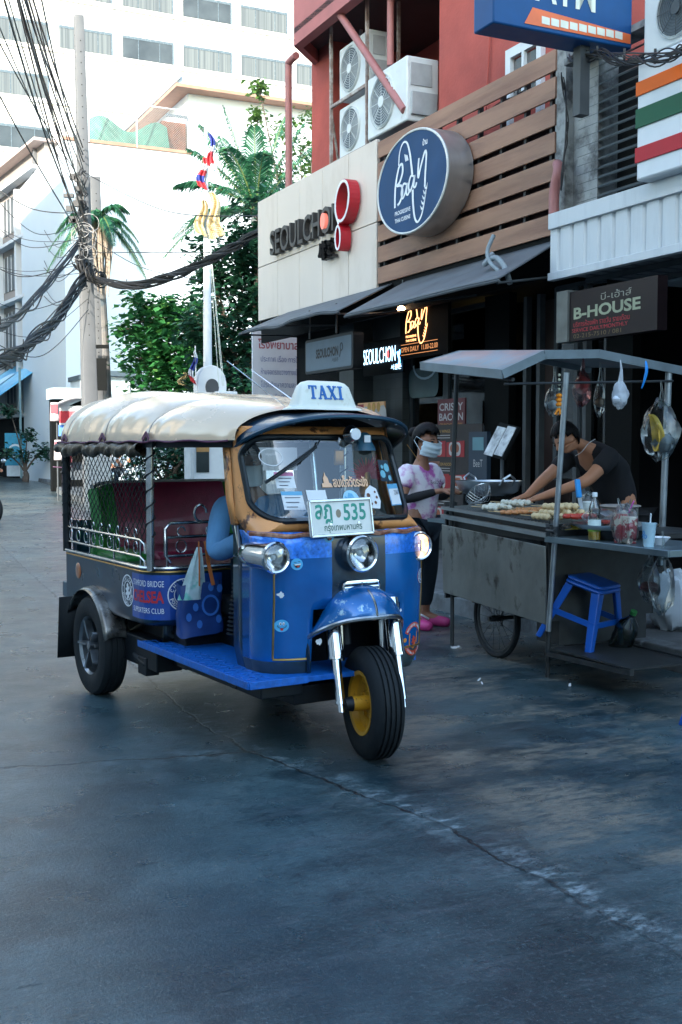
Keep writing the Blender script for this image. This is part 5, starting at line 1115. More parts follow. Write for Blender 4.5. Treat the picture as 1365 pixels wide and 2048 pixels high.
# roof: low front edge, ridge, rear drop
RP = [(-.33, 1.915), (-.02, 2.045), (.40, 2.065), (1.12, 1.975)]
m = MB()
def rf(a, b):
    k = b * 3; i = min(2, int(k)); f = k - i; y = lerp(RP[i][0], RP[i + 1][0], f); z = lerp(RP[i][1], RP[i + 1][1], f)
    return Vector((lerp(.22, 1.22, a), y, z + (1 - a) * (.115 - .04 * min(1, b * 3))))
m.grid(rf, [i / 8 for i in range(9)], [0, 1 / 3, 2 / 3, 1]); m.build('roof_sheet', roofm, CR, solid=.012)
m = MB(); [m.beam(rf(a0, b0) - Vector((0, 0, .02)), rf(a1, b1) - Vector((0, 0, .02)), .012, .055) for (a0, b0, a1, b1) in ((0, 0, 1, 0), (1.0, 0, 1.0, 1 / 3), (1.0, 1 / 3, 1.0, 2 / 3), (1.0, 2 / 3, 1.0, 1), (0, 0, 0, 1 / 3), (0, 1 / 3, 0, 2 / 3), (0, 2 / 3, 0, 1))]; m.build('roof_edge', mat('roof_edge_zinc', (.15, .19, .21), .5, .4, .2), CR)
m = MB(); m.tube([rf(.95, .05) - Vector((0, 0, .10)), rf(1, .95) - Vector((0, 0, .10))], .008); m.tube([rf(.05, .1) - Vector((0, 0, .07)), rf(.98, .1) - Vector((0, 0, .09))], .012); m.build('hanging_rail', ste_d, CR)
# wheels
for y in (.12, .78):
    w_ = thing('cart_wheel', None, None, (.50, y, .27)); w_.parent = CR
    MB().tube([(.255 * math.cos(a), 0, .255 * math.sin(a)) for a in [k * PI / 20 for k in range(40)]], .022, 8, closed=True).build('tyre', MATS['black_rubber'], w_)
    MB().tube([(.228 * math.cos(a), 0, .228 * math.sin(a)) for a in [k * PI / 20 for k in range(40)]], .010, 6, closed=True).build('rim', ste_d, w_)
    m = MB(); m.cyl((0, -.05, 0), (0, .05, 0), .022); [m.tube([(0, (-1) ** k * .02, 0), (.228 * math.cos(k * PI / 9), 0, .228 * math.sin(k * PI / 9))], .0022, 3) for k in range(18)]; m.build('spokes', ste_d, w_)
m = MB(); m.cyl((.5, .05, .27), (.5, .85, .27), .014); m.beam((.3, .06, .38), (.7, .06, .38), .03, .04); m.box(1.0, 1.24, .1, .8, .2, .38); m.tube([(1.22, .03, .0), (1.22, .03, .4)], .015); m.tube([(.06, .03, .02), (.06, .03, .4)], .015); m.build('undercarriage', ste_d, CR)

def ct(name, label, cat, px, py, t, z=None, rz=0, group=None):
    u, z_ = onT(px, py, t); return thing(name, label, cat, W(u, t, z if z is not None else z_), SA + rz, group)
alu = mat('aluminium', (.50, .53, .54), .3, .9, .15, 10)
# wok
wk = ct('wok', 'large aluminium frying pan with loop handles at the far end of the cart', 'wok', 978, 985, 4.85, 1.06)
m = MB(); m.lathe([(0, .0), (.14, .01), (.22, .06), (.255, .13), (.262, .132), (.26, .12), (.225, .05), (.14, 0), (0, -.01)], (0, 0, 0), 'Z', 36); m.build('pan', alu, wk)
m = MB(); m.lathe([(0, .075), (.225, .075)], (0, 0, 0), 'Z', 30); m.build('oil', mat('dark_oil', (.02, .012, .006), .1, 0, .2), wk)
for s in (-1, 1): MB().tube([(s * .24, -.06, .10), (s * .28, -.05, .15), (s * .29, 0, .18), (s * .28, .05, .15), (s * .24, .06, .10)], .009, 8).build('handle', alu, wk)
m = MB(); m.lathe([(.2, 0), (.2, -.2)], (0, 0, .02), 'Z', 20); m.build('burner', blackw, wk)
st_ = ct('strainer', 'wire mesh basket leaning against the frying pan', 'strainer', 962, 1000, 4.6, 1.06)
m = MB(); q = Matrix.Rotation(-.7, 3, 'Y')
m.tube([q @ Vector((.12 * math.cos(a), .09 * math.sin(a), .06)) for a in [k * PI / 12 for k in range(24)]], .005, 5, closed=True)
for k in range(9): a = -.1 + .025 * k; m.tube([q @ Vector((a, .09 * math.sqrt(max(0, 1 - (a / .12) ** 2)) * b, .06 - .07 * (1 - b * b))) for b in [-1, -.6, -.2, .2, .6, 1]], .002, 4)
for k in range(7): b = -.07 + .023 * k; m.tube([q @ Vector((.12 * math.sqrt(max(0, 1 - (b / .09) ** 2)) * a, b, .06 - .07 * (1 - a * a))) for a in [-1, -.6, -.2, .2, .6, 1]], .002, 4)
m.build('mesh_bowl', alu, st_); MB().tube([q @ Vector((-.12, 0, .06)), q @ Vector((-.28, 0, .10))], .006).build('handle', alu, st_)
# skewers: one thing each, stick and balls as parts
stickm = mat('bamboo', (.55, .40, .22), .7, 0, .1, 20)
foods = {'white fish ball': (mat('fishball_white', (.66, .66, .56), .4, 0, .06, 20), .021), 'brown fried ball': (mat('ball_brown', (.42, .20, .07), .5, 0, .15, 20), .019), 'pale yellow meatball': (mat('ball_yellow', (.60, .46, .25), .45, 0, .12, 20), .023), 'grilled orange sausage': (mat('sausage_orange', (.52, .22, .08), .4, 0, .2, 20), .014), 'red sausage': (mat('sausage_red', (.45, .04, .02), .35, 0, .15, 15), .016)}
def skewer(kind, x, y, z, n, rz, row, of, where):
    mt_, r = foods[kind]
    o = thing('food_skewer', '%s skewer %s' % (kind, where), 'skewer', W(CU + x, CT + y, z), SA + rz, 'skewers on the cart grill')
    m = MB(); m.tube([(-.14, 0, r), (n * r * 1.9, 0, r)], .003, 5); m.build('stick', stickm, o)
    m = MB()
    for k in range(n):
        if 'sausage' in kind: m.tube([(k * r * 4.2, 0, r), (k * r * 4.2 + r * .6, 0, r * 1.1), (k * r * 4.2 + r * 3.2, 0, r * 1.1), (k * r * 4.2 + r * 3.9, 0, r)], [r * .5, r, r, r * .5], 8)
        else: m.ball((k * r * 1.85, 0, r), r, 12)
    m.build('meat', mt_, o)
ordw = ['nearest the road', 'second from the road', 'third from the road', 'fourth from the road', 'fifth from the road', 'sixth from the road', 'seventh from the road', 'farthest from the road']
GX = lambda x: 1.03 - .04 * x
for i in range(6): skewer('white fish ball', .40, .08 + i * .052, GX(.4) + .012 * (i % 2) + .02 * (i > 2), 4, .12 + .05 * (i % 3), i, 6, 'in the white group, ' + ordw[i])
for i in range(5): skewer('brown fried ball', .62, .20 + i * .05, GX(.6), 4, .1, i, 5, 'beside the white fish balls, ' + ordw[i])
for i in range(7): skewer('grilled orange sausage', .66 + .02 * (i % 2), .04 + i * .035, GX(.7), 2, .05 + .04 * (i % 3), i, 7, 'in the flat middle pile, ' + ordw[i])
for i in range(7): skewer('pale yellow meatball', 1.06 + .01 * (i % 2), .03 + i * .052, GX(1.0) + .022 * (i % 2), 4, .05, i, 7, 'in the yellow heap by the near post, ' + ordw[i])
for i in range(4): skewer('pale yellow meatball', 1.08, .10 + i * .055, GX(1.0) + .06, 3, .08, i, 4, 'stacked on top of the yellow heap, ' + ordw[i])
for i in range(4): skewer('red sausage', 1.24, .12 + i * .045, GX(1.2) + .02, 2, .2, i, 4, 'at the right end of the grill, ' + ordw[i])
tr = thing('round_tray', 'round steel tray at the near end of the grill', 'tray', W(CU + 1.55, CT + .28, .965), SA)
m = MB(); m.lathe([(0, 0), (.22, 0), (.25, .02), (.255, .022), (.25, .014), (.22, -.008), (0, -.008)], (0, 0, 0), 'Z', 32); m.build('tray_dish', alu, tr)
m = MB(); m.cyl((0, 0, -.008), (0, 0, -.07), .17, .15, 24); m.build('tray_foot', ste_d, tr)
SZ = .893
kn = ct('knife', 'knife with bright blue handle standing in the tray', 'knife', 1160, 1005, 4.55, None)
m = MB(); m.beam((-.005, 0, .03), (-.03, 0, .15), .035, .022); m.build('handle', mat('handle_blue', (.01, .25, .62), .4), kn, bevel=.006); m = MB(); m.beam((.03, 0, -.08), (-.003, 0, .03), .03, .004); m.build('blade', alu, kn)
kb = thing('plastic_bag', 'open bag of red sausages lying on the tray', 'bag', W(CU + 1.5, CT + .2, .975), SA)
clr = glass_mat('clear_plastic', (.86, .91, .92), .035, .28)
def crumple(a, b, rx, ry, rz, s_): th = a * 2 * PI; ph = b * PI; k = 1 + .10 * math.sin(3 * th + s_) * math.sin(5 * ph) + .07 * math.sin(7 * th + 2 * s_ + 3 * ph); return Vector((rx * math.sin(ph) * math.cos(th) * k, ry * math.sin(ph) * math.sin(th) * k, -rz * math.cos(ph) * k))
m = MB(); m.grid(lambda a, b: crumple(a, b, .13, .09, .05, 2) + Vector((0, 0, .05)), [i / 22 for i in range(23)], [i / 12 for i in range(13)]); m.build('bag_skin', clr, kb)
m = MB(); [m.tube([(-.08, -.03 + .02 * i, .02), (.08, -.03 + .02 * i, .025)], .011, 8) for i in range(4)]; m.build('sausages', foods['red sausage'][0], kb)
cs = ct('cup_stack', 'stack of white foam cups in a thin bag behind the bottle', 'cups', 1176, 1030, 4.62, .96)
m = MB(); m.lathe([(.028, 0), (.036, .03)] + [(.038, .03 + .012 * i + (.006 if j else 0)) if j else (.035, .03 + .012 * i) for i in range(9) for j in (0, 1)] + [(.033, .14), (0, .14)], (0, 0, 0), 'Z', 20); m.build('cups', mat('foam_white', (.62, .64, .62), .6), cs)
m = MB(); m.grid(lambda a, b: crumple(a, b, .06, .06, .11, 1) + Vector((0, 0, .09)), [i / 18 for i in range(19)], [i / 10 for i in range(11)]); m.build('bag_skin', clr, cs)
bt = ct('sauce_bottle', 'clear plastic bottle with green white label and yellow liquid on the side shelf', 'bottle', 1189, 1080, 4.30, SZ)
prof = [(0, 0), (.034, 0), (.038, .01), (.037, .03), (.038, .10), (.036, .12), (.030, .14), (.034, .155), (.031, .17), (.036, .185), (.033, .20), (.022, .235), (.013, .25), (.013, .262)]
m = MB(); m.lathe(prof, (0, 0, 0), 'Z', 24); m.build('bottle_shell', glass_mat('bottle_plastic', (.85, .88, .88), .12, .05), bt)
m = MB(); m.lathe([(0, .004), (.033, .004), (.036, .012), (.036, .055), (0, .055)], (0, 0, 0), 'Z', 22); m.build('liquid', mat('yellow_liquid', (.65, .42, .03), .1, 0, 0), bt)
m = MB(); m.lathe([(.0392, .062), (.0392, .125)], (0, 0, 0), 'Z', 24); m.i = 1; m.lathe([(.0396, .055), (.0396, .068)], (0, 0, 0), 'Z', 24); m.build('label', [mat('label_pale', (.55, .68, .66), .5), mat('label_green', (.25, .50, .05), .5)], bt)
m = MB(); m.lathe([(.016, .262), (.016, .285), (.013, .288), (0, .288)], (0, 0, 0), 'Z', 16); m.build('cap', mat('cap_white', (.65, .72, .74), .5), bt)
pt = ct('stock_pot', 'tall steel pot with a flat lid at the back of the shelf', 'pot', 1240, 1062, 4.78, .90)
m = MB(); m.lathe([(0, 0), (.11, 0), (.115, .01), (.115, .16), (.12, .165), (.118, .17)], (0, 0, 0), 'Z', 32); m.build('pot_body', mat('pot_steel', (.38, .36, .34), .3, .85, .15, 5), pt); m = MB(); m.lathe([(0, .182), (.12, .18), (.132, .176), (.132, .170), (0, .170)], (0, 0, 0), 'Z', 32); m.build('lid', mat('lid_beige', (.42, .38, .35), .4, .3), pt)
rb = ct('snack_bag', 'clear bag of red and white cartons on the side shelf', 'bag', 1250, 1083, 4.32, SZ)
m = MB(); m.obox((-.035, 0, .085), (.055, .06, .17), Matrix.Rotation(-.06, 3, 'Y')); m.obox((.03, .01, .08), (.06, .06, .155), Matrix.Rotation(.08, 3, 'Y')); m.build('cartons', mat('carton_red', (.35, .06, .07), .5, 0, .1, 8, col2=(.62, .55, .45), mixs=16, thr=(.5, .52)), rb, bevel=.003)
m = MB(); m.grid(lambda a, b: crumple(a, b, .09, .07, .12, 3) + Vector((0, 0, .105)), [i / 22 for i in range(23)], [i / 12 for i in range(13)]); [m.tube([(x, 0, .19), (x * 1.6, 0, .26)], [.015, .004], 6) for x in (-.04, .03)]; m.build('bag_skin', clr, rb)
m = MB(); m.tube([(.03, 0, .18), (.075, 0, .25)], .004); m.build('pink_straw', mat('straw_pink', (.6, .1, .45), .5), rb)
cu_ = ct('iced_cup', 'pale blue plastic cup with lid, straw and blue print at the end of the shelf', 'cup', 1298, 1090, 4.28, SZ)
m = MB(); m.lathe([(0, .0), (.028, 0), (.040, .125), (.042, .13), (.042, .136), (0, .138)], (0, 0, 0), 'Z', 24); m.build('cup_body', mat('cup_pale_blue', (.35, .52, .60), .25, 0, .1, 9, coat=.3), cu_); m = MB(); m.tube([(.01, 0, .13), (.014, 0, .19)], .004); m.build('straw', mat('cap_white', (1, 1, 1)), cu_)
m = MB(); TU = lambda a, b, c=0: Vector(((.037 + c) * math.sin(a / .037), -(.037 + c) * math.cos(a / .037), b)); [m.ribbon([(-.012 + .008 * math.cos(q * PI / 4) + .012 * j, .06 + .02 * (j % 2) + .01 * math.sin(q * PI / 4)) for q in range(9)], .004, TU, .001, .0015) for j in range(3)]; m.build('cup_print', mat('print_blue', (.02, .2, .5), .5), cu_, smooth=0)
bw = ct('bowl', 'white bowl at the far right end of the shelf', 'bowl', 1318, 1088, 4.42, SZ)
m = MB(); m.lathe([(0, .004), (.028, 0), (.034, .01), (.065, .045), (.063, .047), (.03, .014), (0, .01)], (0, 0, 0), 'Z', 28); m.build('bowl_shell', mat('bowl_white', (.65, .68, .70), .3), bw)
yb = ct('lemon_bag', 'small bag with yellow strips on the shelf behind the near post', 'bag', 1148, 1085, 4.5, SZ)
m = MB(); random.seed(2); [m.tube([(random.uniform(-.06, .0), random.uniform(-.03, .03), .02), (random.uniform(.0, .08), random.uniform(-.03, .03), random.uniform(.02, .06))], .006, 5) for _ in range(14)]; m.build('strips', mat('yellow_strip', (.6, .45, .02), .5), yb)
m = MB(); m.grid(lambda a, b: crumple(a, b, .10, .06, .035, 4) + Vector((-.01, 0, .036)), [i / 18 for i in range(19)], [i / 10 for i in range(11)]); m.build('bag_skin', clr, yb)
# hanging bags
def hang(label, px, py, t, w_, h_, fill, fm, seed, skinm=None):
    o = ct('hanging_bag', label, 'bag', px, py, t, None, 0, 'bags hanging under the cart roof')
    m = MB(); m.grid(lambda a, b: (lambda v: Vector((v.x * (1 - .75 * max(0, b - .5) * 2 * .8), v.y * (1 - .6 * max(0, b - .5)), v.z)))(crumple(a, b, w_, w_ * .6, h_, seed)) + Vector((0, 0, -h_)), [i / 24 for i in range(25)], [i / 14 for i in range(15)])
    m.tube([(0, 0, -.04), (.01, 0, .06), (.0, 0, .12)], [.02, .008, .004], 6); m.build('bag_skin', skinm or clr, o)
    if fill:
        m = MB()
        for (x, y, z, r, sx, sz) in fill: m.ball((x, y, z), r, 12, (sx, 1, sz))
        m.build('contents', fm, o)
    return o
whp = mat('milky_plastic', (.55, .60, .64), .35, 0, .15, 20, alpha=.55)
hang('clear bag hanging on the near roof post', 1108, 770, 4.45, .075, .10, [(0, 0, -.13, .04, 1, .8)], mat('milky_fill', (.40, .46, .5), .5, 0, .2, 20), 1)
hang('pinkish bag hanging left of the white bag', 1165, 740, 4.75, .08, .12, [(0, 0, -.1, .05, 1, 1.3)], mat('pink_fill', (.5, .16, .16), .5, 0, .3, 20), 2, glass_mat('pink_plastic', (.75, .5, .5), .1, .2))
hang('white bag knotted and hanging in the middle of the stall opening', 1241, 760, 4.5, .062, .085, [(0, 0, -.115, .045, 1, .8)], mat('white_fill', (.62, .68, .74), .5, 0, .1, 20), 5, whp)
hang('big clear bag with yellow packet hanging on the right rear post', 1322, 800, 5.05, .15, .19, [(.03, 0, -.28, .08, 1, .8)], mat('grey_fill', (.22, .26, .28), .5, 0, .3, 20), 7)
o = ct('yellow_packet', 'yellow packet inside the big clear bag on the right rear post', 'packet', 1312, 868, 5.0); m = MB(); m.slab(sp2([(-.05, .13), (-.02, .02), (.0, -.10), (.04, -.10), (.06, 0), (.0, .1), (-.05, .13)], 4), pS, -.02, .02); m.build('wrapper', mat('packet_yellow', (.62, .40, .05), .4, 0, .3, 20), o)
hang('small murky bag hanging behind the garland', 1200, 760, 4.9, .05, .12, [(0, 0, -.15, .035, 1, 1)], mat('brown_fill', (.12, .08, .05), .5, 0, .3, 20), 8)
hang('flat clear bag hanging below the right end of the shelf', 1325, 1105, 4.35, .09, .17, None, None, 9)
hang('bag of food scraps hanging low under the shelf', 1300, 1120, 4.5, .08, .12, [(0, 0, -.16, .05, 1.2, .7)], mat('dark_fill', (.10, .03, .03), .5, 0, .3, 20), 10)
ga = ct('flower_garland', 'orange marigold garland hanging on the near roof post', 'garland', 1119, 750, 4.35)
m = MB(); [m.ball((0, 0, -.03 * i), .010, 8) for i in range(4)]; m.i = 1; [m.ball((.0, 0, -.13 - .028 * i), .022, 10, (1, 1, .7)) for i in range(3)]; m.i = 0; m.ball((0, 0, -.20), .012, 8); m.i = 1; [m.tube([(0, 0, -.2), (.02 * math.cos(a), .02 * math.sin(a), -.25)], [.004, .012], 6) for a in (0, 2, 4)]; m.build('flowers', [mat('jasmine', (.5, .52, .4), .7), mat('marigold', (.72, .24, .01), .7, 0, .2, 40)], ga)
o = ct('hanging_streamer', 'bright blue plastic cord hanging from the cart roof', 'cord', 1292, 722, 4.25); m = MB(); m.tube(spline([(0, 0, 0), (.008, 0, -.05), (-.006, 0, -.10), (-.03, 0, -.15)], 4), [.003, .006, .007, .008, .008, .008, .008, .008, .007, .006, .005, .004, .003], 6); m.build('cord_strand', mat('cord_blue', (.01, .25, .7), .5), o)
# blue plastic stool, tilted on the tray
stl = ct('plastic_stool', 'blue plastic stool propped on the lower tray of the cart', 'stool', 1160, 1262, 4.42, .215, .35); stl.rotation_euler.y = math.radians(14)
sb_ = mat('stool_blue', (.006, .09, .42), .35, 0, .06, 6, coat=.25)
m = MB()
P = rrect(-.13, .13, -.13, .13, .04, 5); m.slab(P, lambda a, b, c: Vector((a, b, c)), .40, .425); m.slab([(a * 1.04, b * 1.04) for a, b in P], lambda a, b, c: Vector((a, b, c)), .375, .40); m.build('seat', sb_, stl, bevel=.012)
cc = [(sx, sy) for sx in (-1, 1) for sy in (-1, 1)]
for sx, sy in cc:
    m = MB(); top = Vector((sx * .115, sy * .115, .40)); bot = Vector((sx * .20, sy * .20, 0)); d = bot - top
    def lg(a, b, top=top, d=d, sx=sx, sy=sy): c = top + d * a; w_ = lerp(.055, .036, a); return c + (Vector((-sx * w_ * (1 - b * 2), 0, 0)) if b < .5 else Vector((0, -sy * w_ * (b * 2 - 1), 0)))
    m.grid(lg, [i / 6 for i in range(7)], [0, .25, .5, .75, 1]); m.build('leg', sb_, stl, solid=.012, bevel=.004)
for i, (a, b) in enumerate(((0, 1), (2, 3), (0, 2), (1, 3))):
    A = Vector((cc[a][0] * .16, cc[a][1] * .16, .19)); Bq = Vector((cc[b][0] * .16, cc[b][1] * .16, .19)); m = MB(); m.beam(A, Bq, .01, .035); m.build('crossbar', sb_, stl)
st2 = ct('plastic_stool', 'blue plastic stool mostly cut off by the right edge of the picture', 'stool', 1474, 1300, 4.35, .0, .2)
for o_ in [x for x in bpy.data.objects if x.parent == stl]: dup(o_, st2)
gbt = ct('green_bottle', 'large green plastic bottle lying on the tray by the vendor leg', 'bottle', 1250, 1215, 4.62, .28); gbt.rotation_euler = (0, .5, SA)
m = MB(); m.lathe([(0, 0), (.07, 0), (.075, .02), (.07, .05), (.075, .08), (.07, .11), (.074, .14), (.06, .19), (.02, .24), (.018, .26)], (0, 0, -.1), 'Z', 24); m.build('bottle_shell', glass_mat('green_plastic', (.12, .35, .18), .15, .1), gbt); m = MB(); m.lathe([(.021, .26), (.021, .285), (0, .285)], (0, 0, -.1), 'Z', 14); m.build('cap', mat('cap_green', (.03, .2, .05), .5), gbt)
wbk = ct('white_sack', 'white plastic sack on the pavement behind the cart', 'sack', 1345, 1190, 5.6, .15); m = MB(); m.grid(lambda a, b: crumple(a, b, .2, .15, .22, 6) + Vector((0, 0, .2)), [i / 22 for i in range(23)], [i / 12 for i in range(13)]); m.build('sack_body', mat('sack_white', (.42, .48, .52), .5, 0, .1, 6), wbk)
# shoulder of cart: side ledge at far end and steel tin
ti = thing('steel_tin', 'dull steel tin on the small ledge at the far end of the cart', 'tin', W(CU - .12, CT + .12, .93), SA); m = MB(); m.lathe([(0, 0), (.05, 0), (.05, .12), (.046, .12), (.046, .01), (0, .01)], (0, 0, 0), 'Z', 20); m.build('tin_body', ste_d, ti)
m = MB(); m.box(-.25, .0, .0, .3, .90, .925); m.build('end_ledge', MATS['shelf_metal'], CR)

# ================================================================= SHOPPING BAGS ON THE TUK-TUK
def tukthing(name, label, cat, p): return thing(name, label, cat, TM @ Vector(p), TUK.rotation_euler.z)
bg_ = tukthing('shopping_bag', 'dark blue printed shopping bag with orange handles hanging on the tuk-tuk rail', 'bag', (.97, -.40, .47))
def bgf(a, b): th = a * 2 * PI; y = .125 * math.copysign(abs(math.cos(th)) ** .35, math.cos(th)); x = .045 * math.copysign(abs(math.sin(th)) ** .5, math.sin(th)) * (1 - .3 * b); return Vector((x + .006 * math.sin(9 * b + 5 * a), y * (1 - .05 * b) + .004 * math.sin(12 * b), .275 * b + .01 * math.sin(th * 2)))
m = MB(); m.grid(bgf, [i / 32 for i in range(33)], [i / 8 for i in range(9)]); m.build('bag_body', mat('bag_navy', (.004, .035, .16), .5, 0, .25, 9), bg_, smooth=50)
TB_ = lambda a, b, c=0: Vector((.046 + c - .014 * b / .27, a, b)); m = MB(); m.ribbon([(.045 + .045 * math.cos(a), .155 + .05 * math.sin(a)) for a in [k * PI / 10 for k in range(21)]], .012, TB_, .005, .006); [m.slab(circ(a, b, .016, 10, .022), TB_, .005, .006) for a, b in ((-.06, .22), (-.08, .1), (.05, .25), (-.02, .06), (.09, .08), (-.04, .15), (.1, .24))]; m.build('bag_print', mat('bag_mid_blue', (.03, .14, .45), .5), bg_, smooth=0)
om = mat('handle_orange', (.45, .13, .03), .6)
for dx, dy in ((.045, -.02), (.045, .06)): m = MB(); m.ribbon([(0, 0), (.02, .1), (.03, .2)], .02, lambda a, b, c, dx=dx, dy=dy: Vector((dx - b * .15 + c, dy - a * (1 if dy > 0 else -.4), .26 + b * 1.15)), 0, .003); m.build('handle', om, bg_)
pb_ = tukthing('plastic_bag', 'thin white and green plastic bag tied beside the orange handles', 'bag', (.98, -.45, .66))
m = MB(); m.grid(lambda a, b: Vector((.04 * math.sin(a * 2 * PI) * (1 - b) ** .7 + .003 * math.sin(a * 40), .075 * math.cos(a * 2 * PI) * (1 - b) ** .8 * (1 + .1 * math.sin(a * 30)) + .05 * b, .30 * b)), [i / 40 for i in range(41)], [i / 10 for i in range(10)]); m.build('bag_skin', mat('milky_green_plastic', (.5, .66, .66), .35, 0, .3, 12, alpha=.75, col2=(.15, .5, .42), mixs=9, thr=(.5, .6)), pb_)

# ================================================================= PEOPLE
skn = mat('skin_brown', (.32, .15, .09), .5, 0, .08, 12, spec=.4); hairm = mat('hair_black', (.006, .005, .005), .6, 0, .2, 30, .5, 90, spec=.2)
def hand(J, E, k, wr, d, nrm, L_=.17, curl=.5, spread=.5):
    d = Vector(d).normalized(); n = Vector(nrm).normalized(); s = d.cross(n).normalized(); w0 = Vector(wr)
    J[k + 'p'] = (w0 + d * L_ * .28, (.030, .022)); E.append((k, k + 'p'))
    for i, (off, ln) in enumerate(((-.5, .38), (-.17, .46), (.17, .43), (.5, .34))):
        b = w0 + d * L_ * .52 + s * off * .062; J[k + 'k%d' % i] = (b, .0105); E.append((k + 'p', k + 'k%d' % i))
        dd = (d + s * off * .12 * spread + n * curl * .5).normalized(); c = b + dd * L_ * ln * .5; J[k + 'm%d' % i] = (c, .0090); E.append((k + 'k%d' % i, k + 'm%d' % i))
        d2 = (d + n * curl * 1.6).normalized(); J[k + 't%d' % i] = (c + d2 * L_ * ln * .5, .0075); E.append((k + 'm%d' % i, k + 't%d' % i))
    tb = w0 + d * L_ * .22 - s * .036; J[k + 'th0'] = (tb, .014); E.append((k + 'p', k + 'th0')); td = (d * .7 - s * .6 + n * .4).normalized(); J[k + 'th1'] = (tb + td * L_ * .22, .011); J[k + 'th2'] = (tb + td * L_ * .22 + (d + n * .4).normalized() * L_ * .17, .008); E += [(k + 'th0', k + 'th1'), (k + 'th1', k + 'th2')]
def head(parent, c, fwd, up, r=.1, hairback=True, ponytail=False, cap=False, seed=0, neck=None):
    """hair, ears, eyes, brows on a body whose skull is centred at c; returns frame map"""
    f = Vector(fwd).normalized(); u = Vector(up); u = (u - f * u.dot(f)).normalized(); l = u.cross(f); c = Vector(c)
    T = lambda x, y, z: c + f * x + l * y + u * z
    m = MB()      # hair shell
    def hs(a, b):
        th = a * 2 * PI; ph = b * PI; x = math.cos(th) * math.sin(ph); y = math.sin(th) * math.sin(ph); z = math.cos(ph)
        return T(x * r * .98 - r * .08, y * r * .86, z * r * 1.16 + r * .16)
    n = 26; us_ = [i / n for i in range(n + 1)]; vs2 = [i / 16 for i in range(17)]
    V = [hs(a, b) for a in us_ for b in vs2]; F = []
    for i in range(n):
        for j in range(16):
            a = (i + .5) / n * 2 * PI; b = (j + .5) / 16; front = math.cos(a); lim = (.33 if abs(front) < 2 else 0) if front > .45 else (.44 if front > 0 else (.56 if front > -.45 else .72)); lim += random.uniform(-.03, .03)
            if b < lim: F.append((i * 17 + j, (i + 1) * 17 + j, (i + 1) * 17 + j + 1, i * 17 + j + 1))
    m.add(V, F)
    if ponytail: m.ball(T(-r * 1.1, 0, r * .15), r * .42, 12); 
    m.build('hair', hairm, parent, solid=.008)
    for s in (-1, 1):
        m = MB(); m.ball(T(r * .78, s * r * .33, r * .06), r * .10, 10); m.build('eye', mat('eye_dark', (.02, .012, .01), .25), parent)
        m = MB(); m.tube([T(r * .80, s * r * .16, r * .26), T(r * .84, s * r * .33, r * .31), T(r * .72, s * r * .52, r * .25)], [r * .03, r * .045, r * .02], 6); m.build('eyebrow', hairm, parent)
    return T
def headj(J, E, c, fwd, up, r, neckkey):
    f = Vector(fwd).normalized(); u = Vector(up); u = (u - f * u.dot(f)).normalized(); l = u.cross(f); c = Vector(c); T = lambda x, y, z: c + f * x + l * y + u * z
    J['jaw'] = (T(.18 * r, 0, -.52 * r), (r * .60, r * .62)); J['skull'] = (T(.02 * r, 0, .1 * r), (r * .80, r * .86)); J['crown'] = (T(-.05 * r, 0, .75 * r), (r * .62, r * .66))
    J['chin'] = (T(.62 * r, 0, -.82 * r), r * .24); J['nose'] = (T(.90 * r, 0, -.12 * r), r * .13); J['nosetip'] = (T(1.04 * r, 0, -.25 * r), r * .10)
    E += [(neckkey, 'jaw'), ('jaw', 'skull'), ('skull', 'crown'), ('jaw', 'chin'), ('skull', 'nose'), ('nose', 'nosetip')]
    for s, k in ((-1, 'er'), (1, 'el')): J[k] = (T(-.05 * r, s * .86 * r, -.05 * r), r * .13); E.append(('skull', k))
# ---- woman in mask
WM = thing('person', 'woman in white and purple tie dye shirt and face mask looking down at her hands', 'person', (.63, 9.05, 0), math.radians(-38)); WM.scale = (1.15, 1.22, 1.035)
J = {}; E = []
J['hip'] = ((0, 0, .86), .115); J['belly'] = ((.01, 0, 1.0), .105); J['chest'] = ((.0, 0, 1.16), .115); J['neck'] = ((.015, 0, 1.305), .045); J['neck2'] = ((.03, 0, 1.35), .043)
E += [('hip', 'belly'), ('belly', 'chest'), ('chest', 'neck'), ('neck', 'neck2')]
hc = (.055, 0, 1.465); headj(J, E, hc, (1, 0, -.38), (0, 0, 1), .098, 'neck2')
for s, k in ((-1, 'r'), (1, 'l')):
    J[k + 'sh'] = ((0, s * .15, 1.245), .052); J[k + 'el'] = ((.02, s * .215, 1.0), .040); J[k + 'w'] = ((.22, s * .07, 1.075), .024); E += [('chest', k + 'sh'), (k + 'sh', k + 'el'), (k + 'el', k + 'w')]
    hand(J, E, k + 'w', (.22, s * .07, 1.075), (1, -s * .75, .0), (0, -s * .2, -1) if s > 0 else (0, -s * .2, -1), .15, .55)
    J[k + 'th'] = ((0, s * .085, .78), .088); J[k + 'kn'] = ((.02, s * .085, .46), .058); J[k + 'an'] = ((-.01, s * .08, .09), .036); J[k + 'ft'] = ((.10, s * .10, .045), .036); J[k + 'to'] = ((.17, s * .11, .035), .028); E += [('hip', k + 'th'), (k + 'th', k + 'kn'), (k + 'kn', k + 'an'), (k + 'an', k + 'ft'), (k + 'ft', k + 'to')]
skin(J, E, 'body', skn, WM, 2, 'hip')
tie = mat('tie_dye_shirt', (.78, .72, .76), .8, 0, .06, 6, .1, 40, col2=(.50, .12, .42), mixs=7, thr=(.47, .60))
S_ = {'a': ((0, 0, .77), .150), 'b': ((.01, 0, .98), .142), 'c': ((.0, 0, 1.15), .152), 'd': ((.0, 0, 1.265), .080)}; Es = [('a', 'b'), ('b', 'c'), ('c', 'd')]
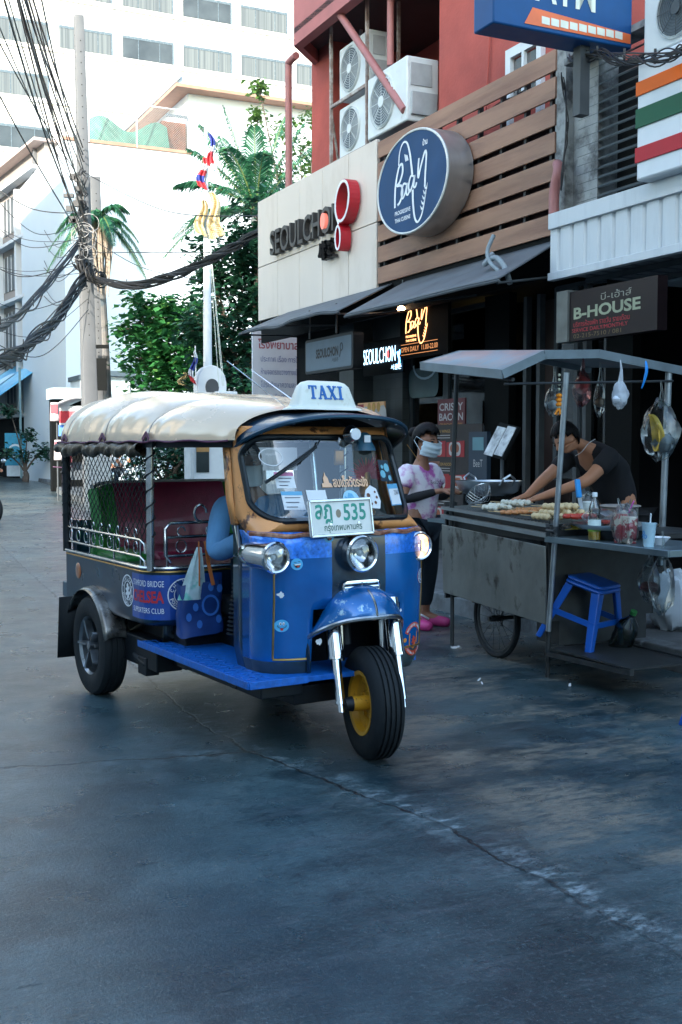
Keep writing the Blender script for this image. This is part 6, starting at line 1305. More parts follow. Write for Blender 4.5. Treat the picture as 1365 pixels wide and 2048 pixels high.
for s, k in ((-1, 'r'), (1, 'l')): S_[k + '1'] = ((0, s * .15, 1.245), .075); S_[k + '2'] = ((.01, s * .20, 1.08), .074); Es += [('c', k + '1'), (k + '1', k + '2')]
sh = skin(S_, Es, 'shirt', tie, WM, 2, 'a')
S_ = {'h': ((0, 0, .86), .128)}; Es = []
for s, k in ((-1, 'r'), (1, 'l')): S_[k + '1'] = ((0, s * .09, .78), .098); S_[k + '2'] = ((.02, s * .087, .46), .072); S_[k + '3'] = ((-.01, s * .08, .14), .052); Es += [('h', k + '1'), (k + '1', k + '2'), (k + '2', k + '3')]
skin(S_, Es, 'trousers', mat('dark_denim', (.010, .022, .035), .8, 0, .2, 12, .2, 60), WM, 2, 'h')
for s in (-1, 1): skin({'a': ((.015, s * .21, 1.06), .048), 'b': ((.02, s * .217, 1.0), .046), 'c': ((.13, s * .14, 1.04), .036), 'd': ((.205, s * .08, 1.07), .029)}, [('a', 'b'), ('b', 'c'), ('c', 'd')], 'arm_sleeve', mat('black_cloth', (.010, .010, .012), .85, 0, .1), WM, 2)
T = head(WM, hc, (1, 0, -.38), (0, 0, 1), .098, ponytail=True)
m = MB()
def mk(a, b): th = lerp(-1.15, 1.15, a); ph = lerp(-.95, .12, b); rr = .108 + .022 * math.cos(th * 1.2) * math.cos((b - .55) * 2.4); return T(rr * math.cos(th) * .97 + .004 * math.sin(b * 20), rr * .84 * math.sin(th), rr * ph * .95 - .008)
m.grid(mk, [i / 16 for i in range(17)], [i / 12 for i in range(13)]); m.build('face_mask', mat('mask_blue', (.62, .74, .78), .7, 0, .05), WM, solid=.003)
m = MB()
for s in (-1, 1): m.tube([T(.05, s * .084, .0), T(-.02, s * .093, .015), T(-.03, s * .09, -.02), T(.045, s * .086, -.08)], .0022, 4)
m.build('mask_loop', MATS['mask_blue'], WM)
m = MB(); m.tube([T(-.12, -.02, -.09), T(.03, -.05, -.16), T(.07, 0, -.19), T(.03, .05, -.16)], .0025, 5); m.build('necklace', gold_ if 'gold_' in globals() else MATS['gold_trim'], WM)
pT = plane((.145, -.085, 1.12), (0, 1, 0), (-.12, 0, 1)); m = MB(); m.text('BeaUtiful', pT, 0, 0, .15, .03, .012); m.build('shirt_print', mat('print_dark', (.04, .03, .05), .7), WM, smooth=0)
pk_ = mat('clog_pink', (.55, .05, .22), .45, 0, .06)
for s in (-1, 1):
    o = skin({'a': ((-.05, s * .08, .035), .038), 'b': ((.05, s * .095, .045), .046), 'c': ((.14, s * .108, .038), .046), 'd': ((.19, s * .112, .03), .034)}, [('a', 'b'), ('b', 'c'), ('c', 'd')], 'clog', pk_, WM, 2)
    m = MB(); m.tube(spline([(.05, s * .095 - .045, .06), (-.0, s * .085 - .045, .085), (-.05, s * .08, .085), (-.0, s * .085 + .045, .085), (.05, s * .095 + .045, .06)], 4), .008, 6); m.build('strap', mat('strap_white', (.6, .6, .62), .5), o)
o = thing('bamboo_stick', 'thin bamboo skewer held in the masked woman\'s hands', 'skewer', WM.matrix_basis @ Vector((.30, 0, 1.06)), math.radians(-38)); MB().tube([(-.02, .05, .0), (.10, -.06, .01)], .003, 5).build('stick', stickm, o)
bbg = thing('shoulder_bag', 'black bag with small pale tag hanging at the masked woman\'s hip', 'bag', WM.matrix_basis @ Vector((.08, -.17, .72)), math.radians(-38)); m = MB(); m.grid(lambda a, b: crumple(a, b, .10, .06, .11, 3), [i / 22 for i in range(23)], [i / 12 for i in range(13)]); m.build('bag_body', MATS['black_cloth'], bbg); m = MB(); m.box(.07, .09, -.07, -.062, -.02, .03); m.build('tag', pap if 'pap' in globals() else MATS['paper'], bbg)
# ---- vendor
VN = thing('person', 'vendor in black shirt bending over the grill with both arms stretched out', 'person', W(-6.62, 5.5, .15), SA - PI / 2)
J = {}; E = []
J['hip'] = ((0, 0, .88), .14); J['belly'] = ((.06, 0, 1.02), .14); J['chest'] = ((.22, 0, 1.22), .145); J['neck'] = ((.36, 0, 1.32), .058); J['neck2'] = ((.42, 0, 1.345), .055); E += [('hip', 'belly'), ('belly', 'chest'), ('chest', 'neck'), ('neck', 'neck2')]
hv = (.52, .0, 1.36); headj(J, E, hv, (1, 0, -.75), (.35, 0, 1), .105, 'neck2')
SHO = {1: (.26, .20, 1.25), -1: (.30, -.20, 1.25)}
for s, k in ((-1, 'r'), (1, 'l')):
    el = (.50, s * .20 + .02, 1.06) if s > 0 else (.55, -.24, 1.05); wr = (.74, s * .05 - .05, .945) if s > 0 else (.76, -.13, .95)
    J[k + 'sh'] = (SHO[s], .062); J[k + 'el'] = (el, .046); J[k + 'w'] = (wr, .029); E += [('chest', k + 'sh'), (k + 'sh', k + 'el'), (k + 'el', k + 'w')]
    hand(J, E, k + 'w', wr, (1, -.15, -.25), (-.2, 0, -1), .17, .45)
    J[k + 'th'] = ((0, s * .10, .78), .10); J[k + 'kn'] = ((.03, s * .12, .46), .062); J[k + 'ca'] = ((-.0, s * .12, .32), .058); J[k + 'an'] = ((-.02, s * .12, .09), .036); J[k + 'ft'] = ((.10, s * .13, .04), .036); J[k + 'to'] = ((.18, s * .135, .03), .028); E += [('hip', k + 'th'), (k + 'th', k + 'kn'), (k + 'kn', k + 'ca'), (k + 'ca', k + 'an'), (k + 'an', k + 'ft'), (k + 'ft', k + 'to')]
skin(J, E, 'body', mat('skin_tan', (.46, .21, .115), .5, 0, .08, 12, spec=.4), VN, 2, 'hip')
bc = MATS['black_cloth']
S_ = {'a': ((-.02, 0, .80), .165), 'b': ((.06, 0, 1.02), .175), 'c': ((.21, 0, 1.22), .175), 'd': ((.33, 0, 1.315), .085)}; Es = [('a', 'b'), ('b', 'c'), ('c', 'd')]
for s, k in ((-1, 'r'), (1, 'l')): a = Vector(SHO[s]); e = Vector(J[k + 'el'][0]); S_[k + '1'] = (a, .085); S_[k + '2'] = (a.lerp(e, .62), .072); Es += [('c', k + '1'), (k + '1', k + '2')]
skin(S_, Es, 'shirt', bc, VN, 2, 'a')
S_ = {'h': ((0, 0, .86), .155)}; Es = []
for s, k in ((-1, 'r'), (1, 'l')): S_[k + '1'] = ((0, s * .105, .76), .115); S_[k + '2'] = ((.02, s * .12, .52), .095); Es += [('h', k + '1'), (k + '1', k + '2')]
skin(S_, Es, 'shorts', bc, VN, 2, 'h')
T = head(VN, hv, (1, 0, -.75), (.35, 0, 1), .105)
m = MB(); m.tube(spline([(.31, .07, 1.36), (.38, .085, 1.33), (.42, .06, 1.27), (.43, 0, 1.24)], 4), .003, 5); m.build('collar_piping', mat('piping_white', (.5, .5, .5), .6), VN)
for s in (-1, 1): skin({'a': ((-.05, s * .12, .02), .03), 'b': ((.08, s * .13, .022), .036), 'c': ((.19, s * .135, .02), .032)}, [('a', 'b'), ('b', 'c')], 'sandal', MATS['brown_fill'], VN, 1)
# ---- driver
DR = tukthing('person', 'driver in blue shirt and white face mask sitting behind the windscreen', 'person', (.06, -.02, 0))
J = {}; E = []
J['hip'] = ((.95, -.03, .74), .13); J['belly'] = ((.95, -.03, .88), .12); J['chest'] = ((.93, -.05, 1.08), .13); J['neck'] = ((.92, -.08, 1.24), .05); J['neck2'] = ((.92, -.09, 1.28), .048); E += [('hip', 'belly'), ('belly', 'chest'), ('chest', 'neck'), ('neck', 'neck2')]
hd = (.93, -.11, 1.36); headj(J, E, hd, (1, -.35, -.1), (0, 0, 1), .095, 'neck2')
for s, k in ((-1, 'r'), (1, 'l')):
    J[k + 'sh'] = ((.93, s * .19 - .05, 1.15), .055); J[k + 'el'] = ((1.02, s * .31 - .03, .90), .043); J[k + 'w'] = ((1.30, s * .28, 1.0), .027); E += [('chest', k + 'sh'), (k + 'sh', k + 'el'), (k + 'el', k + 'w')]; hand(J, E, k + 'w', (1.30, s * .28, 1.0), (1, 0, .05), (0, 0, -1), .16, 1.1)
    J[k + 'th'] = ((1.02, s * .1, .72), .09); J[k + 'kn'] = ((1.36, s * .16, .74), .062); J[k + 'an'] = ((1.38, s * .17, .45), .038); J[k + 'ft'] = ((1.47, s * .17, .43), .034); E += [('hip', k + 'th'), (k + 'th', k + 'kn'), (k + 'kn', k + 'an'), (k + 'an', k + 'ft')]
skin(J, E, 'body', skn, DR, 2, 'hip')
bs_ = mat('shirt_blue', (.10, .26, .46), .85, 0, .25, 9, 1.0, 22, stretch=(1, 1, .35))
S_ = {'a': ((.95, -.03, .76), .145), 'b': ((.95, -.03, .90), .14), 'c': ((.93, -.05, 1.08), .148), 'd': ((.92, -.07, 1.19), .075)}; Es = [('a', 'b'), ('b', 'c'), ('c', 'd')]
for s, k in ((-1, 'r'), (1, 'l')): S_[k + '1'] = ((.93, s * .20 - .05, 1.16), .066); S_[k + '2'] = ((1.02, s * .31 - .03, .90), .058); S_[k + '3'] = ((1.25, s * .28, .985), .055); Es += [('c', k + '1'), (k + '1', k + '2'), (k + '2', k + '3')]
skin(S_, Es, 'shirt', bs_, DR, 2, 'a')
S_ = {'h': ((.96, -.02, .74), .14)}; Es = []
for s, k in ((-1, 'r'), (1, 'l')): S_[k + '1'] = ((1.04, s * .1, .73), .10); S_[k + '2'] = ((1.36, s * .16, .74), .075); S_[k + '3'] = ((1.38, s * .17, .50), .06); Es += [('h', k + '1'), (k + '1', k + '2'), (k + '2', k + '3')]
skin(S_, Es, 'trousers', MATS['dark_denim'], DR, 2, 'h')
T = head(DR, hd, (1, -.35, -.1), (0, 0, 1), .095)
m = MB()
def mk(a, b): th = lerp(-1.15, 1.15, a); ph = lerp(-.95, .12, b); rr = .104 + .02 * math.cos(th * 1.2) * math.cos((b - .55) * 2.4); return T(rr * math.cos(th) * .97, rr * .84 * math.sin(th), rr * ph * .95 - .008)
m.grid(mk, [i / 16 for i in range(17)], [i / 12 for i in range(13)]); m.build('face_mask', mat('mask_white', (.7, .72, .72), .7), DR, solid=.003)
# ---- scooters and riders in the distance
def scooter(label, x, y, rz, col):
    r = thing('scooter', label, 'scooter', (x, y, 0), rz); bm_ = mat('scooter_' + col[0], col[1], .3, .1, .1, coat=.6)
    for xx in (-.6, .6): w_ = thing('wheel', None, None, (xx, 0, .26)); w_.parent = r; MB().lathe([(.15, -.04), (.22, -.05), (.26, -.02), (.26, .02), (.22, .05), (.15, .04)], (0, 0, 0), 'Y', 28).build('tyre', MATS['black_rubber'], w_); MB().lathe([(0, -.02), (.15, -.03), (.15, .03), (0, .02)], (0, 0, 0), 'Y', 20).build('rim', alu, w_)
    m = MB(); m.tube(spline([(-.75, 0, .62), (-.35, 0, .60), (.0, 0, .35), (.3, 0, .38), (.48, 0, .8)], 5), [.05, .08, .11, .12, .12, .12, .12, .11, .10, .08, .07, .07, .08, .08, .08, .08, .09, .10, .10, .10, .07], 12); m.tube([(.48, 0, .8), (.60, 0, .26)], .04, 8); m.build('bodywork', bm_, r)
    m = MB(); m.ball((-.3, 0, .74), .16, 14, (2, .8, .45)); m.build('seat', MATS['black_rubber'], r); m = MB(); m.tube([(.35, -.33, 1.0), (.46, 0, .92), (.35, .33, 1.0)], .016, 8); [m.tube([(.4, s * .28, 1.0), (.42, s * .33, 1.14)], .007, 5) for s in (-1, 1)]; m.build('handlebar', MATS['black_rubber'], r); m = MB(); m.ball((.56, 0, .82), .08, 12, (.7, 1, 1)); m.build('headlight', alu, r)
    m = MB(); m.ball((.42, -.34, 1.19), .06, 12, (.3, 1, .7)); m.build('mirror', alu, r); m = MB(); m.ball((.42, .34, 1.19), .06, 12, (.3, 1, .7)); m.build('mirror', alu, r); return r
def rider(label, x, y, rz, shirt):
    r = thing('person', label, 'person', (x, y, 0), rz); J = {}; E = []
    J['hip'] = ((-.25, 0, .86), .13); J['chest'] = ((-.15, 0, 1.22), .13); J['neck'] = ((-.12, 0, 1.40), .05); E += [('hip', 'chest'), ('chest', 'neck')]; headj(J, E, (-.09, 0, 1.52), (1, 0, 0), (0, 0, 1), .1, 'neck')
    for s, k in ((-1, 'r'), (1, 'l')): J[k + 's'] = ((-.13, s * .19, 1.3), .055); J[k + 'e'] = ((.08, s * .27, 1.08), .042); J[k + 'w'] = ((.28, s * .30, 1.04), .03); E += [('chest', k + 's'), (k + 's', k + 'e'), (k + 'e', k + 'w')]; hand(J, E, k + 'w', (.28, s * .30, 1.04), (1, 0, -.2), (0, 0, -1), .17, 1.0); J[k + 't'] = ((-.15, s * .13, .82), .09); J[k + 'k'] = ((.25, s * .18, .72), .065); J[k + 'a'] = ((.18, s * .18, .34), .045); J[k + 'f'] = ((.30, s * .18, .30), .04); E += [('hip', k + 't'), (k + 't', k + 'k'), (k + 'k', k + 'a'), (k + 'a', k + 'f')]
    skin(J, E, 'body', MATS['skin_tan'], r, 2, 'hip'); S_ = {'a': ((-.25, 0, .88), .15), 'c': ((-.15, 0, 1.22), .15), 'd': ((-.13, 0, 1.34), .075)}; Es = [('a', 'c'), ('c', 'd')]
    for s, k in ((-1, 'r'), (1, 'l')): S_[k + '1'] = ((-.13, s * .19, 1.3), .075); S_[k + '2'] = ((.03, s * .25, 1.12), .065); Es += [('c', k + '1'), (k + '1', k + '2')]
    skin(S_, Es, 'shirt', shirt, r, 2, 'a'); S_ = {'h': ((-.25, 0, .86), .14)}; Es = []
    for s, k in ((-1, 'r'), (1, 'l')): S_[k + '1'] = ((-.13, s * .13, .82), .10); S_[k + '2'] = ((.25, s * .18, .72), .075); S_[k + '3'] = ((.18, s * .18, .36), .055); Es += [('h', k + '1'), (k + '1', k + '2'), (k + '2', k + '3')]
    skin(S_, Es, 'trousers', MATS['dark_denim'], r, 2, 'h'); m = MB(); m.ball((-.10, 0, 1.56), .145, 18, (1.05, .9, .85)); m.build('helmet', MATS['black_rubber'], r); return r
ws = mat('shirt_white', (.62, .66, .70), .8, 0, .06)
g = atD(214, 900, 27); scooter('dark scooter with a white shirted rider seen through the net', g.x, g.y, math.radians(-70), ('dark', (.02, .02, .03))); rider('scooter rider in white shirt and dark helmet seen through the net', g.x, g.y, math.radians(-70), ws)
g = atD(238, 900, 28.5); scooter('pale scooter behind the other one seen through the net', g.x, g.y, math.radians(-60), ('pale', (.4, .45, .5))); rider('second scooter rider in pale shirt farther back behind the net', g.x, g.y, math.radians(-60), mat('shirt_pale', (.4, .5, .55), .8))
g = atD(-48, 900, 22); scooter('scooter entering at the left edge with only its mirror in view', g.x, g.y, math.radians(-40), ('red', (.3, .03, .03))); rider('rider entering at the left edge with one hand in view', g.x, g.y, math.radians(-40), MATS['black_cloth'])
# ================================================================= BACKGROUND
random.seed(11)
SB = 'buildings far down the street'
# unseen blocks added and sized to keep the road in shade
off = sthing('shade_row', 'pale row added on the unseen side to shade the street', 'building', 0, -9)
m = MB(); m.box(-8, 22, -8, 0, 0, 15.5); m.build('wall', mat('row_wall', (.5, .5, .48), .8, 0, .1, 1, col2=(.25, .25, .24), mixs=.6), off)
m = MB()
for i in range(7):
    for k in range(1, 4): m.box(-7 + i * 3.6, -5 + i * 3.6, .0, .04, .8 + k * 3.4, 2.4 + k * 3.4)
m.build('shutters', mat('row_windows', (.05, .06, .07), .2), off)
of2 = sthing('tall_shade_block', 'taller pale block added farther along the unseen side to block sun', 'building', -16, -9)
m = MB(); m.box(-64, -10, -8, 0, 0, 20); m.build('wall', MATS['row_wall'], of2)  # added tall to hold the sun off the far street
lh_ = sthing('low_shade_block', 'low pale block added on the unseen side so sun passes over', 'house', -8, -9)
m = MB(); m.box(-18, -.02, -8, 0, 0, 4.6); m.build('wall', MATS['row_wall'], lh_)  # added low, so sun reaches the road and trees beyond
bh_ = sthing('rear_shade_block', 'pale block added unseen behind the viewpoint to block light', 'building', 17, 0)
m = MB(); m.box(0, 8, -16, 16, 0, 6); m.build('wall', MATS['row_wall'], bh_)  # unseen block added behind the viewpoint as a light blocker

# ---- hotel
HU = -74
hm = mat('hotel_white', (.66, .67, .66), .7, 0, .03, .3)
def curtain_mat():
    m = bpy.data.materials.new('curtained_glass'); m.use_nodes = True; n = m.node_tree; b = n.nodes['Principled BSDF']; L = n.links.new
    tc = n.nodes.new('ShaderNodeTexCoord'); mp = n.nodes.new('ShaderNodeMapping'); mp.inputs['Scale'].default_value = (1, 9, .05); L(tc.outputs['Object'], mp.inputs[0])
    nz = n.nodes.new('ShaderNodeTexNoise'); nz.inputs['Scale'].default_value = 1; nz.inputs['Detail'].default_value = 3; L(mp.outputs[0], nz.inputs['Vector'])
    cr = n.nodes.new('ShaderNodeValToRGB'); cr.color_ramp.elements[0].position = .35; cr.color_ramp.elements[1].position = .6; cr.color_ramp.elements[0].color = (.075, .085, .09, 1); cr.color_ramp.elements[1].color = (.14, .155, .155, 1)
    L(nz.outputs['Fac'], cr.inputs[0]); L(cr.outputs[0], b.inputs['Base Color']); b.inputs['Roughness'].default_value = .3; return m
cm = curtain_mat()
tL, zR0 = onU(246, 122, HU); t2, _ = onU(367, 122, HU); zR1 = onU(295, 20, HU)[1]; zr = onU(295, 122, HU)[1]
bay = t2 - tL; flr = zR1 - zr; wwid = onU(347, 122, HU)[0] - tL; whgt = onU(295, 78, HU)[1] - zr
ho = sthing('hotel', 'tall white hotel with rows of curtained windows filling the background', 'building', HU, 0)
tA, tB = tL - 6 * bay, tL + 5 * bay
m = MB(); m.box(-14, 0, tA, tB, 0, zr + 5 * flr); m.build('wall', hm, ho)
m = MB()
for k in range(-4, 5): z = zr + k * flr; m.box(.0, .12, tA, tB, z - .32, z - .18)
m.build('floor_band', hm, ho)
dkg = mat('window_dark', (.10, .13, .15), .25)
for i in range(-6, 5):
    for k in range(-3, 5):
        if k < 0 and i > -2: continue
        a = tL + i * bay; z = zr + k * flr
        m = MB(); m.box(.0, .03, a, a + wwid, z, z + whgt); w_ = m.build('window', cm if (i * 7 + k * 5) % 6 else mat('open_window', (.05, .06, .065), .2, 0, .5, .6), ho, smooth=0)
        m = MB(); m.box(.03, .05, a, a + wwid, z + whgt * .88, z + whgt); m.box(.03, .06, a + wwid - .08, a + wwid, z, z + whgt); m.box(.03, .05, a + wwid * .3, a + wwid * .3 + .05, z, z + whgt); m.box(.03, .05, a + wwid * .72, a + wwid * .72 + .05, z, z + whgt); m.build('window_frame', dkg, w_, smooth=0)

# ---- white house with terracotta roof edge and fenced terrace
HH = -43
wh = sthing('white_house', 'plain white house with terracotta roof edge and fenced roof terrace', 'house', HH, 0)
whm = mat('house_white', (.60, .66, .69), .8, 0, .03, .5)
tl = onU(128, 400, HH)[0]; tr = onU(640, 400, HH)[0]; zt = onU(280, 296, HH)[1]; t5 = onU(387, 300, HH)[0]
m = MB(); m.box(-9, 0, tl, tr, 0, zt); m.box(-9, -.6, t5, tr, zt, onU(470, 175, HH)[1]); m.build('wall', whm, wh)
z1 = onU(360, 165, HH)[1]; z2 = onU(600, 210, HH)[1]; ta = onU(352, 165, HH)[0]
terr = mat('terracotta', (.36, .20, .14), .8, 0, .15, 3)
m = MB(); m.box(-9, .1, ta, tr, z1 - .18, z1 - .05); m.build('roof_edge', terr, wh)
m = MB(); m.box(-9, .0, ta + .05, tr, z1 - .05, z1 + .25); m.build('roof_slab', whm, wh)
m = MB(); m.v += [(-9, ta, z1), (.1, ta, z1), (.1, ta + .2, z1 + .2), (-9, ta + .2, z1 + .2)]; m.f.append((0, 1, 2, 3)); m.m.append(0); m.build('roof_tiles', mat('roof_tile_grey', (.2, .22, .24), .7, 0, .4, 8), wh, solid=.08)
m = MB(); m.box(.0, .06, tl, onU(385, 300, HH)[0], zt - .02, zt + .1); m.build('terrace_kerb', terr, wh)
# fence
m = MB(); t0 = onU(178, 290, HH)[0]; t1 = onU(386, 290, HH)[0]; zf = zt + 1.62; n_ = 46; H_ = 1.5
for i in range(-12, n_):
    for sg in (1, -1):
        a = t0 + (t1 - t0) * i / n_; b = a + H_ * 1.0
        A, Bq = (a, zt + .1), (b, zt + .1 + H_)
        if sg < 0: A, Bq = (b, zt + .1), (a, zt + .1 + H_)
        def clip(p, q):
            (x0, y0), (x1, y1) = p, q
            if x0 > x1: x0, y0, x1, y1 = x1, y1, x0, y0
            if x1 < t0 or x0 > t1: return None
            if x0 < t0: y0 += (y1 - y0) * (t0 - x0) / (x1 - x0); x0 = t0
            if x1 > t1: y1 = y0 + (y1 - y0) * (t1 - x0) / (x1 - x0); x1 = t1
            return (.05, x0, y0), (.05, x1, y1)
        c = clip(A, Bq)
        if c: m.tube(c, .006, 3, caps=False)
m.build('mesh_fence', mat('fence_wire', (.35, .33, .3), .5, .5), wh)
m = MB()
for px in (178, 274, 386): t_ = onU(px, 290, HH)[0]; m.tube([(.05, t_, zt), (.05, t_, zf)], .03, 8)
m.tube([(.05, t0, zf), (.05, t1, zf)], .025, 6); m.build('fence_post', whm, wh)
m = MB(); m.grid(lambda a, b: Vector((-.3 - .4 * b, lerp(t0 + .1, onU(345, 290, HH)[0], a), zt + .1 + (.9 + .25 * math.sin(a * 9)) * b)), [i / 20 for i in range(21)], [i / 5 for i in range(6)]); m.build('shade_net', mat('green_net', (.08, .24, .18), .8, 0, .3, 2), wh)
m = MB(); m.box(-1.2, -.7, onU(335, 290, HH)[0], onU(383, 290, HH)[0], zt, zt + 1.35); m.box(-1.6, -1.3, t0 + 3, onU(330, 290, HH)[0], zt, zt + .8); m.build('terrace_clutter', mat('rust_brown', (.20, .07, .04), .8, 0, .4, 3, col2=(.1, .05, .04), mixs=2), wh)
m = MB(); m.box(-.62, -.55, t5 - .9, t5 - .05, zt + 1.5, zt + 1.62); m.build('lintel', MATS['window_dark'], wh)
sh_ = sthing('shopfront', 'dark shopfront with pale canopy beside the slim pole', 'shopfront', -37.6, onU(104, 900, -37.6)[0])
w__ = onU(192, 900, -37.6)[0] - onU(104, 900, -37.6)[0]
m = MB(); m.box(-.3, 0, 0, w__, 0, onU(120, 800, -37.6)[1]); m.build('front', blackw, sh_)
m = MB(); m.box(-.3, .9, -.1, w__, onU(120, 800, -37.6)[1], onU(120, 778, -37.6)[1]); m.build('canopy', mat('canopy_pale', (.4, .5, .55), .6), sh_)
# low annex with blue-grey roof
an = sthing('annex', 'low pale annex with flat grey roof beside the bushy tree', 'building', -38, 0)
t0 = onU(195, 700, -38)[0]; t1 = onU(260, 700, -38)[0]; t2 = onU(330, 700, -38)[0]
m = MB(); m.box(-4, 0, t0 - .05, t1, 0, onU(200, 752, -38)[1]); m.box(-4, 0, t1 + .05, t2, 0, onU(290, 775, -38)[1]); m.build('wall', mat('annex_wall', (.5, .58, .62), .8, 0, .05), an)
m = MB(); m.box(-4.2, .25, t0 - .1, t1 + .1, onU(200, 752, -38)[1], onU(200, 742, -38)[1]); m.box(-4.2, .25, t1 + .11, t2, onU(290, 775, -38)[1], onU(290, 755, -38)[1]); m.build('roof', mat('annex_roof', (.06, .09, .11), .6, 0, .15), an)

# ---- left building with street side facade, turned with the bend of the street
pc = atD(98, 900, 49); lb = thing('terraced_building', 'beige four storey building with grilled window and street side balconies', 'building', (pc.x, pc.y, 0), SA + math.radians(5.5))
tan = mat('beige_blocks', (.30, .26, .23), .85, 0, .12, 1.2); conw = mat('pale_concrete', (.62, .63, .63), .8, 0, .08, 1)
m = MB(); m.box(-9, 0, 0, 1.0, 2.9, 14.5); m.box(-9, 0, 1.0, 5, 2.9, 11); m.box(-9, 0, .0, 3, 0, 2.9) if 0 else None
m.build('wall', tan, lb)
m = MB(); m.box(-42, -9.02, .0, 4, 2.9, 13.2); m.build('street_wall', conw, lb)
m = MB()
for k in range(5): z = 2.85 + k * 2.65; m.box(-41, -.3, -.45, -.02, z, z + .14)
for i in range(13): x = -.5 - i * 3.25; m.box(x - .12, x + .12, -.30, -.02, 2.99, 13.2)
m.build('ledges', conw, lb)
dks = mat('street_glass', (.02, .03, .035), .3, 0, .4, 1.2)
for k in range(4):
    for i in range(12):
        x = -.5 - i * 3.25; m = MB(); m.box(x - 2.9, x - .35, -.03, -.002, 3.55 + k * 2.65, 5.2 + k * 2.65); w_ = m.build('street_window', dks, lb)
        m = MB(); [m.box(x - 2.9 + q * .62, x - 2.86 + q * .62, -.06, -.031, 3.55 + k * 2.65, 5.2 + k * 2.65) for q in range(5)]; m.build('window_bars', conw, w_, smooth=0)
m = MB(); m.box(-9.2, .2, -.5, 1.2, 14.5, 14.62); m.build('roof', mat('roof_clay', (.55, .42, .36), .8), lb)
m = MB(); m.tube([(.06, .2, 14.4), (.1, .5, 13.9), (.06, .9, 13.4), (.06, .95, 10)], .06, 8); m.build('downpipe', conw, lb)
tg = onU(101, 650, 0)
def lbp(px, py):     # pixel on this building's camera-facing wall -> local t,z
    n = Vector((math.cos(SA + math.radians(5.5)), math.sin(SA + math.radians(5.5)), 0)); tt = Vector((-n.y, n.x, 0)); d = ray(px, py); k = (Vector((pc.x, pc.y, 0)) - C0).dot(n) / d.dot(n); p = C0 + d * k - Vector((pc.x, pc.y, 0)); return p.dot(tt), p.z
a0, zb_ = lbp(99, 705); a1, zt_ = lbp(127, 555)
a0 = max(a0, .06)
m = MB(); m.box(.002, .03, a0, a1, zb_, zt_); gw = m.build('window', dkg, lb)
m = MB()
for i in range(5): a = lerp(a0, a1, i / 4); m.tube([(.1, a, zb_), (.1, a, zt_)], .025, 5)
for z in (zb_, zt_, (zb_ + zt_) / 2): m.tube([(.1, a0, z), (.1, a1, z)], .025, 5)
for i in range(3): m.tube([(.1, lerp(a0, a1, .2 + .3 * i) + .1 * math.cos(q * PI / 6), (zb_ + zt_) / 2 + .12 * math.sin(q * PI / 6)) for q in range(12)], .02, 4, closed=True)
m.build('window_grille', mat('white_grille', (.6, .62, .62), .5), gw)
m = MB(); m.box(.0, .05, a0, a1, zb_ - .85, zb_ - .02); m.build('window_apron', mat('brick_red', (.35, .10, .07), .8, 0, .3, 5), lb)
m = MB(); m.box(-9, .05, 0.0, 4.5, 0, 2.85); m.box(-41, -9, .8, 4, 0, 2.9); m.build('ground_floor', blackw, lb)
m = MB(); m.box(-8, .9, .6, 2.6, 2.75, 2.9); m.build('canopy', mat('canopy_white', (.6, .66, .68), .6), lb)
# blue banner awning
ba = thing('blue_awning', 'faded blue canvas awning over the shop at far left', 'awning', (pc.x, pc.y, 0), SA + math.radians(5.5))
m = MB(); m.grid(lambda a, b: Vector((lerp(-16, -.2, a), lerp(-2.2, 0, b), lerp(3.6, 5.2, b) + .08 * math.sin(a * 30))), [i / 30 for i in range(31)], [0, .3, .6, 1]); m.build('canvas', mat('blue_canvas', (.10, .36, .55), .6, 0, .1, 1, col2=(.2, .5, .65), mixs=.8), ba, solid=.02)
m = MB(); TB = lambda a, b, c=0: Vector((lerp(-16, -.2, a), lerp(-2.2, 0, b) - .02, lerp(3.6, 5.2, b) + .08 * math.sin(a * 30) + .04 + c)); m.slab([(.78 + .04 * math.cos(q * PI / 8), .6 + .2 * math.sin(q * PI / 8)) for q in range(16)], TB, 0, .01); m.text('กรุงไทย', TB, .66, .1, .25, .22, 0); m.build('canvas_print', mat('pale_blue_print', (.4, .62, .72), .6), ba, smooth=0)
m = MB(); [m.tube([(x, -2.15, 0), (x, -2.15, 3.6)], .04, 6) for x in (-15, -8, -.4)]; m.build('awning_post', grey, ba)
# blue banner stand, hedge plants
bb = atD(32, 940, 47); bn = thing('blue_banner', 'small blue banner with white panel leaning by the plants at far left', 'banner', (bb.x, bb.y, .15), .2)
m = MB(); m.box(-.42, .42, -.02, .02, .55, 1.9); m.build('banner_cloth', mat('banner_blue', (.03, .28, .42), .6, 0, .2, 5), bn); m = MB(); m.box(-.36, .36, -.025, .025, .1, .55); m.ribbon([(.26 * math.cos(a), 1.15 + .26 * math.sin(a)) for a in [k * PI / 8 for k in range(17)]], .08, plane((0, -.022, 0), (1, 0, 0), (0, 0, 1)), 0, .004); m.build('banner_panel', mat('banner_white', (.55, .62, .65), .6), bn)

